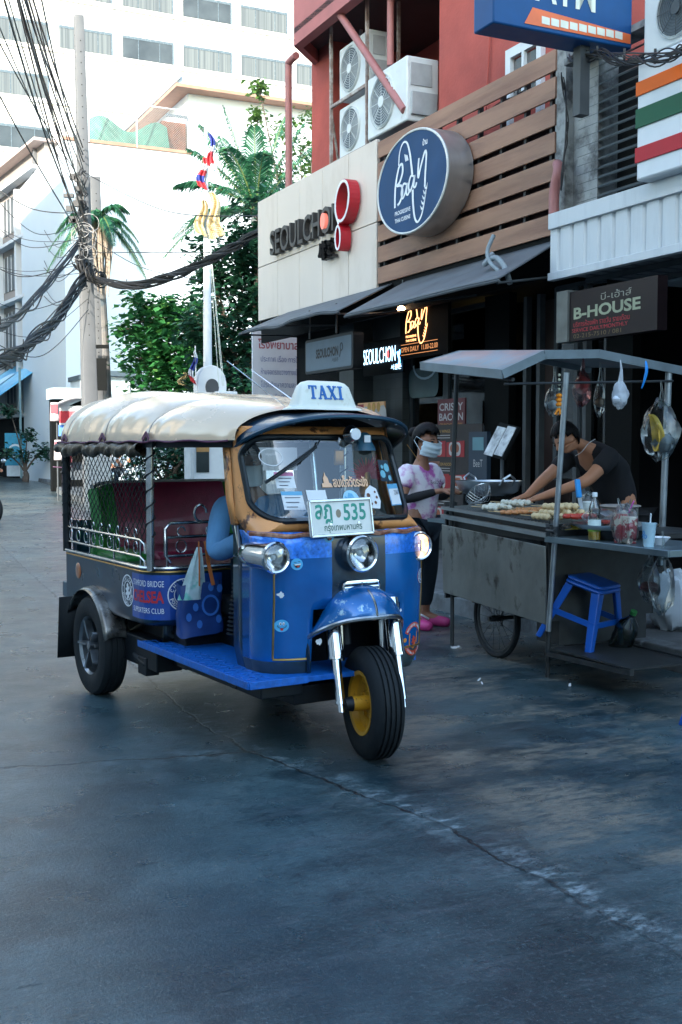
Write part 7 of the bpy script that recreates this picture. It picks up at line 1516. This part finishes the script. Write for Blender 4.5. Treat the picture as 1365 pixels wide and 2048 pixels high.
# ---- trees
def leaves(name, mt, pts, parent, size, n_per=1, droop=.3, asp=.42):
    V = []; F = []
    for p in pts:
        for _ in range(n_per):
            c = p + Vector((random.gauss(0, 1), random.gauss(0, 1), random.gauss(0, 1))) * size * .8
            th = random.uniform(0, 2 * PI); d = Vector((math.cos(th), math.sin(th), random.uniform(-droop - .4, .3))).normalized()
            s_ = d.cross(Vector((0, 0, 1))).normalized(); s_ = (s_ + Vector((0, 0, random.uniform(-.6, .6)))).normalized(); L_ = size * random.uniform(.45, 1.5); w_ = L_ * asp
            k = len(V); V += [c, c + d * L_ * .5 + s_ * w_, c + d * L_ - Vector((0, 0, L_ * .15)), c + d * L_ * .5 - s_ * w_]; F.append((k, k + 1, k + 2, k + 3))
    m = MB(); m.v = [tuple(v) for v in V]; m.f = F; m.m = [0] * len(F); return m.build(name, mt, parent, smooth=0)
bark = mat('bark', (.09, .07, .055), .9, 0, .3, 12, .5)
LM = leaf_mat('leaf_bright', (.012, .075, .028), (.05, .22, .06), (.20, .42, .10)); LD = leaf_mat('leaf_dark', (.008, .035, .022), (.025, .10, .055), (.08, .22, .11)); LP = leaf_mat('leaf_palm', (.012, .07, .038), (.04, .17, .08), (.12, .30, .14)); LL = leaf_mat('leaf_light', (.05, .12, .03), (.13, .24, .06), (.2, .3, .1))
def tree(label, base, H, blobs, mt, size, dens, seed, name='tree', cat='tree', trunk_r=.12):
    random.seed(seed); r = thing(name, label, cat, base); pts = []; m = MB()
    for (cx, cy, cz, rad, sq) in blobs:
        c = Vector((cx, cy, cz)); k = int(dens * rad ** 2 * 46)
        cl = []
        for _ in range(max(6, int(k / 26))):
            d = Vector((random.gauss(0, 1), random.gauss(0, 1), random.gauss(0, 1))).normalized() * rad * random.uniform(.55, 1.05); d.z *= sq; cl.append(c + d)
        for q in cl:
            for _ in range(26): pts.append(q + Vector((random.gauss(0, 1), random.gauss(0, 1), random.gauss(0, .55))) * rad * .2)
        m.tube(spline([(0, 0, H * .3), (cx * .4, cy * .4, lerp(H * .3, cz, .5)), (cx, cy, cz)], 4), [trunk_r * .35 * (1 - i / 9.5) + .01 for i in range(9)], 6)
        for q in cl[:: 3]: m.tube([c, q], [.03, .008], 4)
    m.build('branches', bark, r)
    m = MB(); m.tube(spline([(0, 0, -.1), (.05, 0, H * .15), (0, 0, H * .32)], 4), [trunk_r * 1.3 - trunk_r * .5 * i / 8 for i in range(9)], 8); m.build('trunk', bark, r)
    leaves('crown', mt, pts, r, size); return r
def toblobs(D, lst, base):
    o = []
    for px, py, rp, sq in lst: p = atD(px, py, D) - Vector(base); o.append((p.x, p.y + random.uniform(-.5, .5), p.z, rp * D / FPX, sq))
    return o
def gb(px, D): p = atD(px, 900, D); return (p.x, p.y, .15)
b0 = gb(350, 31)
tree('bright green bushy tree in front of the white wall', b0, 4, toblobs(31, [(300, 640, 55, .7), (375, 640, 60, .8), (270, 600, 28, .6), (350, 690, 75, .8), (290, 720, 55, .7), (410, 730, 70, .8), (340, 760, 60, .6), (330, 615, 35, .6), (255, 655, 20, .5)], b0), LM, .19, 26, 3)
b0 = gb(500, 28.5)
tree('dark leafy tree between flagpole and cream signboard', b0, 6, toblobs(28.5, [(480, 520, 60, 1), (520, 450, 50, 1), (470, 620, 80, 1), (530, 600, 60, 1), (430, 560, 45, .8), (500, 700, 90, 1), (420, 660, 60, 1), (450, 760, 80, .8), (550, 720, 60, .8), (400, 500, 30, .6), (555, 480, 40, .8), (560, 600, 60, .9), (520, 520, 60, .9)], b0), LD, .17, 26, 5, trunk_r=.16)
b0 = gb(590, 22)
tree('shrub with pale green compound leaves by the notice board', b0, 3, toblobs(22, [(575, 745, 45, .7), (550, 700, 40, .6), (640, 765, 25, .6), (520, 760, 45, .7), (600, 670, 30, .6)], b0), LM, .11, 22, 6, trunk_r=.05, name='shrub', cat='shrub')
b0 = gb(620, 36)
tree('thin light green tree behind the far drainpipe', b0, 9, toblobs(36, [(600, 300, 45, .9), (570, 260, 30, .7), (625, 240, 30, .8), (610, 370, 40, .8), (560, 330, 28, .7), (510, 225, 14, .4), (520, 180, 9, .4)], b0), LL, .16, 13, 8)
b0 = gb(330, 24)
tree('clipped dark hedge seen through the back of the tuk-tuk', b0, 1.5, toblobs(24, [(300, 920, 45, .9), (350, 925, 45, .9), (280, 980, 45, .8), (370, 975, 50, .8), (340, 890, 40, .5), (390, 900, 40, .6), (320, 1020, 50, .6)], b0), LD, .09, 70, 9, name='hedge', cat='hedge')
b0 = gb(50, 46)
tree('dark potted plants by the pavement at far left', b0, 1, toblobs(46, [(62, 905, 14, 1), (55, 870, 8, .8), (22, 820, 8, .7), (90, 900, 12, 1.2), (105, 880, 12, 1.2), (15, 905, 10, 1)], b0), LD, .16, 20, 10, name='potted_plant', cat='plant')
b0 = gb(215, 37)
tree('low dark shrubs in front of the annex', b0, 1, toblobs(37, [(240, 850, 35, .8), (200, 880, 30, .8), (180, 830, 18, .8)], b0), LD, .13, 20, 12, name='shrub', cat='shrub')
def palm(label, base, top, fr, seed, tr=.16, name='palm_tree', sc=1):
    random.seed(seed); r = thing(name, label, 'palm tree', base); T = Vector(top) - Vector(base)
    m = MB(); m.tube(spline([(0, 0, -.1), (T.x * .4, T.y * .4, T.z * .5), T], 6), [tr * (1.15 - .4 * i / 12) for i in range(13)], 10); m.build('trunk', mat('palm_trunk', (.16, .15, .14), .9, 0, .25, 6, .5, col2=(.06, .08, .09), mixs=3), r)
    V = []; F = []; mr = MB()
    for az, el, L_, dr in fr:
        az += random.uniform(-.1, .1); d = Vector((math.cos(az) * math.cos(el), math.sin(az) * math.cos(el), math.sin(el))); pts = [T + d * L_ * t - Vector((0, 0, dr * L_ * t * t)) for t in [i / 14 for i in range(15)]]
        mr.tube(pts, [.03 * (1 - i / 15) + .004 for i in range(15)], 4)
        for i in range(1, 60):
            t = i / 60; j = min(13, int(t * 14)); f = t * 14 - j; p = pts[j].lerp(pts[j + 1], f); tg_ = (pts[j + 1] - pts[j]).normalized(); up = Vector((0, 0, 1)); s_ = tg_.cross(up).normalized(); ll = L_ * .21 * math.sin(PI * (.12 + .85 * t)) ** .7
            for sg in (-1, 1):
                dd = (s_ * sg + tg_ * .75 + up * random.uniform(.0, .25)).normalized(); e = p + dd * ll - up * ll * random.uniform(.1, .7); mid = p + dd * ll * .5 + up * .02; w_ = tg_ * .020 * sc
                k = len(V); V += [p - w_ * .5, p + w_ * .5, mid + w_, e, mid - w_]; F.append((k, k + 1, k + 2, k + 3, k + 4))
    mr.build('frond_ribs', mat('frond_rib', (.12, .18, .05), .6), r); m = MB(); m.v = [tuple(v) for v in V]; m.f = F; m.m = [0] * len(F); m.build('crown', LP, r, smooth=0); return r
def rad(*a): return [math.radians(x) for x in a]
tp = atD(512, 425, 30); b0 = gb(520, 30)
fr = [(math.radians(a), math.radians(e), l * 1.3, d) for a, e, l, d in ((175, 75, 2.5, .12), (190, 62, 2.4, .2), (5, 66, 2.4, .18), (355, 54, 2.3, .22), (185, 42, 2.2, .45), (165, 22, 2.0, .6), (240, 60, 2.2, .4), (285, 55, 2.1, .4), (90, 65, 2.3, .3), (60, 50, 2.2, .4), (120, 45, 2.2, .4), (15, 38, 2.1, .45), (320, 35, 2.0, .6), (195, 10, 1.9, .7), (172, 55, 2.4, .3), (140, 68, 2.4, .25), (20, 75, 2.4, .15), (270, 75, 2.3, .3), (350, 30, 2.0, .5))]
palm('large palm with upright fronds between the flagpole and the red building', b0, tp, fr, 4)
tp = atD(196, 440, 31); b0 = atD(222, 900, 31); b0 = (b0.x, b0.y, .15)
fr = [(math.radians(a), math.radians(e), l, d) for a, e, l, d in ((0, 55, 1.5, .7), (15, 25, 1.2, .9), (340, 55, 1.5, .9), (180, 40, 1.5, .9), (200, 20, 1.4, 1.0), (160, 55, 1.3, .9), (270, 40, 1.4, .9), (90, 45, 1.4, .9), (300, 20, 1.4, 1), (240, 15, 1.4, 1.1), (350, 5, 1.4, 1.0), (30, -10, 1.4, .9), (190, -5, 1.4, 1.0), (120, 20, 1.4, 1))]
pl2 = palm('smaller drooping palm directly behind the tall concrete pole', b0, tp, fr, 5, .12)
random.seed(3); m = MB(); T = tp - Vector(b0)
for i in range(46): a = random.uniform(0, 2 * PI); r0 = random.uniform(.05, .28); L_ = random.uniform(.9, 2.1); m.tube([T + Vector((r0 * math.cos(a), r0 * math.sin(a), -.1)), T + Vector((r0 * 1.5 * math.cos(a), r0 * 1.5 * math.sin(a), -.1 - L_ * .5)), T + Vector((r0 * 1.2 * math.cos(a + .3), r0 * math.sin(a), -L_))], [.05, .045, .01], 4)
m.build('dead_fronds', mat('dead_frond', (.28, .23, .18), .9, 0, .3, 9), pl2)

# ---- flagpole, flags
wp = mat('white_paint_weathered', (.62, .65, .67), .6, 0, .06, 4, col2=(.4, .34, .3), mixs=5, thr=(.66, .75))
fp = atD(417, 900, 26.8); FP = thing('flagpole', 'tall white flagpole on a white arched base beside the trees', 'flagpole', (fp.x, fp.y, .15), SA)
zt_ = atD(414, 225, 26.8).z - .15; zb_ = atD(417, 775, 26.8).z - .15
m = MB(); m.tube([(0, 0, .5), (0, 0, zb_ + 1.6), (0, 0, zb_ + 3.6)], [.105, .10, .075], 12); m.tube([(0, 0, zb_ + 3.6), (0, 0, zt_)], [.05, .03], 10); m.build('pole', wp, FP)
m = MB(); m.box(-.4, .4, .1, .6, -.1, zb_ - .1)
m.slab([(-.36, 0), (.36, 0), (.36, .25)] + [(.36 * math.cos(k * PI / 10), .25 + .42 * math.sin(k * PI / 10)) for k in range(11)], lambda a, b, c: Vector((c, a + .05, b + zb_ - .15)), -.16, .16); m.build('arched_base', wp, FP, bevel=.02)
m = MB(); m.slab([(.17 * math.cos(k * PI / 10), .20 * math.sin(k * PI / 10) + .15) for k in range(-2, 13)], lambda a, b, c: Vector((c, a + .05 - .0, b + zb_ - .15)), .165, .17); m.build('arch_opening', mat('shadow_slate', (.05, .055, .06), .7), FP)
m = MB(); [m.tube([(0, 0, zt_ - 2.2), (dx, .1, zb_ + 0)], .008, 4) for dx in (.5, .75, .85)]; m.build('halyard', mat('rope', (.5, .55, .5), .7), FP)
flag_r = mat('flag_red', (.6, .05, .06), .7); flag_w = mat('flag_white', (.7, .72, .74), .7); flag_b = mat('flag_blue', (.03, .05, .28), .7); flag_y = mat('flag_yellow', (.60, .48, .26), .7, 0, .1, 5)
def limp(name, label, px, py, D, Hh, Wt, bands, rz=0, taper=1.0, pole=None):
    p = atD(px, py, D); o = thing(name, label, 'flag', p, rz); m = MB(); n = 24
    for i in range(n):
        a0, a1 = i / n, (i + 1) / n; k = int((a0 + a1) / 2 * len(bands)); m.i = bands[min(k, len(bands) - 1)]
        for j in range(10):
            def f(a, b): x = (b) * Wt * (.25 + .75 * a ** .5) * taper + .05 * math.sin(a * 7); return Vector((x, .06 * math.sin(b * 12 + a * 5), -a * Hh * (1 - .12 * b)))
            k0 = len(m.v); m.v += [tuple(f(a0, j / 10)), tuple(f(a1, j / 10)), tuple(f(a1, (j + 1) / 10)), tuple(f(a0, (j + 1) / 10))]; m.f.append((k0, k0 + 1, k0 + 2, k0 + 3)); m.m.append(m.i)
    m.build('cloth', [flag_r, flag_w, flag_b, flag_y], o, smooth=60, solid=.008)
    if pole: m = MB(); m.tube([(pole[0], 0, pole[1]), (pole[2], 0, pole[3])], .015, 6); m.build('staff', wp, o)
    return o
limp('flag', 'limp red white and blue flag hanging near the top of the flagpole', 417, 268, 26.7, .9, .18, [2, 2, 1, 0, 0, 1])
limp('flag', 'crumpled red and blue flag tail on the left of the flagpole', 413, 315, 26.7, .75, -.22, [0, 1, 0, 2, 0])
limp('flag', 'yellow pointed flag on the right of the flagpole', 418, 385, 26.6, 1.1, .34, [3], pole=None)
limp('flag', 'smaller yellow flag on the left of the flagpole', 412, 400, 26.6, .85, -.26, [3])
limp('flag', 'small red white and blue flag low in front of the bushy tree', 391, 702, 26.4, .80, -.13, [1, 2, 2, 1, 0], pole=(0, .12, .02, -1.2))
limp('flag', 'orange yellow cloth among the leaves left of the flagpole', 372, 745, 29, .35, -.2, [3])

# ---- concrete poles
pc_ = mat('pole_concrete', (.125, .13, .135), .85, 0, .12, 2, .3, 20)
def cpole(label, px0, py0, px1, D, w0, w1, z0=0.0, name='utility_pole'):
    top = atD(px0, py0, D); bx_ = atD(px1, 900, D); r = thing(name, label, 'utility pole', (bx_.x, bx_.y, z0), SA); H_ = top.z - z0; dx = top.x - bx_.x
    def sq(w_, z, k): ox = Vector((dx * k, 0, z)); ox = Matrix.Rotation(-SA, 3, 'Z') @ Vector((dx * k, 0, 0)) + Vector((0, 0, z)); return [ox + Vector((a * w_ / 2, b * w_ / 2, 0)) for a, b in rrect(-1, 1, -1, 1, .18, 2)]
    m = MB(); A = sq(w0, 0, 0); Bv = sq(w1, H_, 1); n = len(A); m.v += [tuple(p) for p in A + Bv]; m.f += [(i, (i + 1) % n, n + (i + 1) % n, n + i) for i in range(n)] + [tuple(range(n, 2 * n))]; m.m += [0] * (n + 1); m.build('shaft', pc_, r, smooth=40)
    m = MB()
    for i in range(28): z = H_ * (.35 + .62 * i / 28); w_ = lerp(w0, w1, z / H_); c = Matrix.Rotation(-SA, 3, 'Z') @ Vector((dx * z / H_, 0, 0)); m.cyl((c.x + w_ / 2 - .01, c.y - .0, z), (c.x + w_ / 2 + .004, c.y, z), .018, None, 6); m.cyl((c.x, c.y - w_ / 2 + .01, z + .15), (c.x, c.y - w_ / 2 - .004, z + .15), .018, None, 6)
    m.build('bolt_holes', mat('hole_dark', (.02, .02, .02), .8), r); return r, top, H_
MP, MPt, MPH = cpole('tall tapered concrete pole carrying the tangle of black cables', 158, 32, 184, 29, .40, .22)
cpole('shorter concrete pole standing right behind the tall one', 190, 355, 199, 31, .30, .26)
SP_, SPt, _h = cpole('slim pale pole with a paper notice on the far pavement', 72, 300, 80, 50, .36, .26, .24)
sgp = atD(76, 820, 49.6); nt_ = thing('pole_notice', 'white paper notice with a portrait photo on the slim pole', 'notice', (sgp.x, sgp.y, sgp.z), 0)
m = MB(); m.box(-.26, .26, -.03, 0, -.34, .34); m.build('paper', mat('notice_white', (.6, .66, .68), .6), nt_); m = MB(); m.box(-.13, .13, -.04, -.031, -.22, .24); m.build('portrait', mat('portrait_dark', (.04, .07, .09), .6, 0, .5, 5), nt_)
tp_ = atD(43, 735, 46); bp_ = atD(43, 942, 46); m = MB(); m.tube([(0, 0, 0), (.0, 0, tp_.z - .2)], .05, 8); tag(m.build('sign_post', mat('teal_post', (.16, .26, .28), .6), loc=(bp_.x, bp_.y, .2)), 'thin teal metal post on the far pavement', 'post')
lb2 = atD(200, 700, 30); nn = thing('black_board', 'narrow black board fixed upright behind the tall pole', 'board', (lb2.x, lb2.y, 0), 0)
zz0 = atD(200, 780, 30).z; zz1 = atD(200, 715, 30).z; m = MB(); m.box(-.42, .12, .25, .30, zz0, zz1); m.box(-.50, .18, .2, .32, atD(200, 695, 30).z, atD(200, 688, 30).z); m.build('panel', blackw, nn)

# ---- cables
wire_b = mat('cable_black', (.012, .013, .015), .55, 0, .1); wire_br = mat('cable_brown', (.10, .055, .04), .6)
def cable(pts, r, label='thin black overhead cable among the bundle at the tall pole', mt=None, n=14, group='overhead cables', name='overhead_cable'):
    P = spline(pts, n); p0 = P[0]; m = MB(); m.tube([p - p0 for p in P], r, 5, caps=False)
    return tag(m.build(name, mt or wire_b, loc=p0), label, 'cable', group)
random.seed(21)
Pz = lambda py: atD(166 + (py - 300) * .035, py, 28.8)
for i in range(16):      # fan toward the upper left, over the viewer
    a = Pz(300 + 14 * i + random.uniform(-8, 8)); px = random.uniform(-420, -30); D = random.uniform(9, 12); b = atD(px, -760 + random.uniform(-160, 220), D); mid = a.lerp(b, .5); mid.z -= random.uniform(.15, .6)
    cable([a, mid, b], random.choice((.010, .012, .014, .018)), mt=random.choice((wire_b, wire_br, wire_br)))
for i in range(10):      # from the tall pole across to the left
    a = Pz(420 + 22 * i + random.uniform(-8, 8)); b = atD(-60 + random.uniform(-30, 10), 330 + i * 34 + random.uniform(-30, 30), 18 + random.uniform(0, 22)); mid = a.lerp(b, .5); mid.z -= random.uniform(.2, .9); cable([a, mid, b], random.choice((.008, .010, .014)))
for i in range(6):       # far pole to tall pole
    a = Pz(470 + 18 * i); b = atD(78, 440 + 28 * i, 50); mid = a.lerp(b, .5); mid.z -= random.uniform(.3, 1.2); cable([a, mid, b], random.choice((.012, .018)))
for i, (ya, yb, sg_, xb_) in enumerate(((345, 432, 35, 520), (505, 505, 0, 420), (470, 560, 20, 400))):
    a = Pz(ya); b = atD(xb_, yb, 20); mid = a.lerp(b, .55); mid.z -= sg_ * 24 / FPX; cable([a, mid, b], .009 if i else .011)
def bundle(pts, nn, rad_, label, seed, rr=(.012, .022)):
    random.seed(seed); P = spline(pts, 14); p0 = P[0]; r = thing('cable_bundle', label, 'cable bundle', p0); m = MB()
    for k in range(nn):
        ph = random.uniform(0, 6.28); fr_ = random.uniform(2, 7); am = random.uniform(.2, 1) * rad_; sag = random.uniform(-.3, 1) * rad_; q = []
        for i, p in enumerate(P):
            t = i / (len(P) - 1); th = ph + fr_ * t * 3; e = 1
            q.append(p - p0 + Vector((am * math.cos(th) * .6, am * math.cos(th) * .6, am * math.sin(th) * e - sag * math.sin(PI * t))))
        m.tube(q, random.uniform(*rr), 5, caps=False)
    m.build('strands', wire_b, r)
    m = MB(); [m.tube([P[i] - p0 + Vector((.0, 0, rad_ * 1.1)), P[i] - p0 - Vector((0, 0, rad_ * 1.1))], .012, 4) for i in range(4, len(P) - 2, 9)]; m.build('cable_tie', wire_b, r)
bundle([atD(182, 555, 28.6), atD(260, 568, 27), atD(350, 545, 24.5), atD(440, 505, 22), atD(522, 458, 20)], 16, .10, 'thick sagging black cable bundle running right to the cream signboard', 2)
bundle([atD(175, 545, 28.6), atD(120, 625, 27), atD(60, 685, 24), atD(0, 720, 21), atD(-90, 750, 17)], 22, .15, 'thick black cable bundle sweeping from the tall pole to the lower left', 3)
bundle([atD(160, 480, 28.6), atD(60, 610, 24), atD(-40, 660, 17)], 8, .10, 'looser black cable bundle just above the sweeping one', 5)
bundle([atD(165, 350, 28.6), atD(168, 450, 28.6), atD(172, 560, 28.6)], 12, .20, 'knot of black cables tied upright along the tall pole', 7)
bundle([atD(155, 520, 28.5), atD(180, 540, 28.5), atD(205, 560, 28.5)], 16, .22, 'dense clump of coiled cable where the bundles meet the tall pole', 8)
random.seed(5); r_ = thing('cable_coil', 'loose coils of pale and black cable hung on the tall pole', 'cable coil', atD(168, 470, 28.4)); m = MB()
for k in range(7):
    R_ = random.uniform(.15, .32); cx_, cz_ = random.uniform(-.15, .25), random.uniform(-.6, .5); m.tube([(cx_ + R_ * math.cos(a), -.1 + random.uniform(-.03, .03), cz_ + R_ * .9 * math.sin(a)) for a in [q * PI / 9 for q in range(18)]], .011, 4, closed=True)
m.build('loops', mat('cable_grey', (.2, .2, .2), .6), r_)
m = MB(); random.seed(9)
for k in range(9): m = MB(); x, z = random.uniform(-.35, .05), random.uniform(.2, 1.7); m.obox((x, -.05, z), (random.uniform(.12, .25), .1, random.uniform(.08, .16))); m.build('clamp', wire_b, r_)
bundle([atD(1140, 120, 10.2), atD(1200, 105, 9.6), atD(1290, 115, 8.8), atD(1380, 95, 8.2)], 10, .05, 'tangled black cables lying on the ledge under the bank sign', 11, (.004, .008))
bundle([atD(1125, 150, 10.3), atD(1135, 260, 10.2), atD(1120, 380, 10.2)], 4, .03, 'few thin black cables hanging down the concrete pier', 12, (.004, .008))
bundle([W(-12.4, 6.78, 5.05), W(-11.2, 6.80, 4.95), W(-10.1, 6.78, 5.1), W(-9.2, 6.75, 5.0)], 3, .05, 'thin cable strands running behind the slatted screen', 13, (.005, .010))

# ---- guard hut seen under the canopy
gh = thing('guard_hut', 'small white guard hut with a dark window behind the tuk-tuk', 'hut', W(-21, 7.0, .0), SA)
p0 = onU(385, 1000, -21); p1 = onU(462, 1000, -21)
y0, y1 = p0[0] - 7.0, p1[0] - 7.0
m = MB(); m.box(-.25, 0, y0, y1, 0, 2.1); m.build('wall', mat('hut_white', (.60, .66, .68), .7, 0, .05), gh)
wy0, wz0 = onU(393, 945, -21); wy1, wz1 = onU(418, 890, -21)
m = MB(); m.box(.002, .02, wy0 - 7, wy1 - 7, wz0, wz1); wn = m.build('window', mat('hut_glass', (.02, .03, .03), .2), gh); m = MB(); m.box(.02, .03, wy0 - 7, wy1 - 7, lerp(wz0, wz1, .75), wz1); m.build('blind', mat('ochre_blind', (.35, .2, .07), .7, 0, .2, 9), wn)
m = MB(); m.box(-.3, .1, y0 - .06, y0 + .01, .0, 2.15); m.box(-.3, .15, y0 - .1, y1 + .1, 2.1, 2.2); m.build('trim', mat('hut_trim', (.4, .45, .47), .6), gh)
pr = thing('gate_pillar', 'pale square gate pillar seen through the net', 'pillar', atD(195, 900, 26) - Vector((0, 0, CAM_H)), SA)
m = MB(); m.box(-.25, .25, -.25, .25, 0, 1.9); m.box(-.3, .3, -.3, .3, 1.9, 2.0); m.build('shaft', mat('pillar_grey', (.42, .43, .42), .7, 0, .08), pr)
m = MB(); m.box(-.5, .5, -.03, .03, 0, 1.2)

# ---- drinks stand with red, white and blue panels and a parked tricycle
ds = atD(128, 960, 31); DS = thing('drinks_stand', 'drinks stand with red white and blue sign panels behind the tuk-tuk', 'stall', (ds.x, ds.y, 0), 0)
k31 = 31 / FPX
def pz(px, py): p = atD(px, py, 31); return p.x - ds.x, p.z
def panel(m, x0, y0, x1, y1, d=0): a = pz(x0, y1); b = pz(x1, y0); m.box(a[0], b[0], d - .03, d + .03, a[1], b[1])
m = MB(); panel(m, 120, 822, 172, 846); panel(m, 124, 892, 142, 925, .1); m.build('red_panel', mat('cola_red', (.6, .03, .05), .5, 0, .15, 9), DS)
m = MB(); panel(m, 120, 812, 172, 822); panel(m, 120, 846, 172, 850); m.build('white_panel', mat('stall_white', (.62, .66, .68), .5), DS)
m = MB(); panel(m, 118, 850, 172, 872); m.build('blue_panel', mat('stall_blue', (.04, .16, .55), .5), DS)
m = MB(); x0, z0 = pz(116, 812); x1, z1 = pz(185, 800); m.grid(lambda a, b: Vector((lerp(x0, x1 + .3, a), lerp(-.4, .9, b), z0 + .22 * math.sin(PI * a) - .0)), [i / 10 for i in range(11)], [0, 1]); m.build('roof', MATS['stall_white'], DS, solid=.03)
m = MB(); [m.tube([(x, y, 0), (x, y, z0)], .025, 6) for x in (x0 + .05, x1) for y in (-.3, .8)]; m.build('post', grey, DS)
m = MB(); panel(m, 122, 925, 170, 960, .3); m.build('counter', mat('counter_dark', (.05, .07, .09), .6), DS)
for (x, y0_, y1_, lbl) in ((110, 805, 842, 'red and white bag hanging high on the left of the drinks stand'), (118, 880, 920, 'red and white bag hanging low on the left of the drinks stand')):
    a = atD(x, (y0_ + y1_) / 2, 30.6); o = thing('hanging_bag', lbl, 'bag', a); hh_ = (y1_ - y0_) / 2 * 30.6 / FPX
    m = MB(); m.grid(lambda p, q: Vector((lerp(-.13, .13, p) * (1 - .2 * q), -.06 * math.sin(PI * p), lerp(-hh_, hh_, q))), [i / 8 for i in range(9)], [i / 5 for i in range(6)]); m.build('bag_body', mat('bag_pale', (.55, .48, .48), .6), o, solid=.02); m = MB(); m.box(-.09, .09, -.075, -.06, -hh_ * .2, hh_ * .8); m.build('bag_print', MATS['cola_red'], o)
def bike(label, px, D, py, rz, nm='bicycle', L_=.85, r0=.29):
    g = atD(px, py, D); b_ = thing(nm, label, 'bicycle', (g.x, g.y, 0), rz); b_.location.z = 0
    for x in (-L_ / 2, L_ / 2):
        w_ = thing('wheel', None, None, (x, 0, r0)); w_.parent = b_; MB().tube([(r0 * math.cos(a), 0, r0 * math.sin(a)) for a in [k * PI / 14 for k in range(28)]], .02, 6, closed=True).build('tyre', MATS['black_rubber'], w_)
        m = MB(); [m.tube([(0, 0, 0), (r0 * math.cos(a), 0, r0 * math.sin(a))], .004, 3) for a in [k * PI / 8 for k in range(16)]]; m.build('spokes', grey, w_)
    m = MB(); m.tube([(-L_ / 2, 0, r0), (-.05, 0, .28), (.28, 0, .72), (-.15, 0, .75), (-.05, 0, .28)], .018, 6); m.tube([(L_ / 2, 0, r0), (.32, 0, .72), (.30, 0, .92)], .018, 6); m.tube([(.25, -.25, .95), (.3, 0, .93), (.25, .25, .95)], .014, 6); m.build('frame', mat('bike_frame', (.10, .04, .08), .4, .4), b_)
    m = MB(); m.ball((-.15, 0, .80), .1, 10, (1.3, .7, .4)); m.build('saddle', MATS['black_rubber'], b_); return b_
bike('old bicycle parked in front of the drinks stand', 126, 29.5, 960, math.radians(-75))
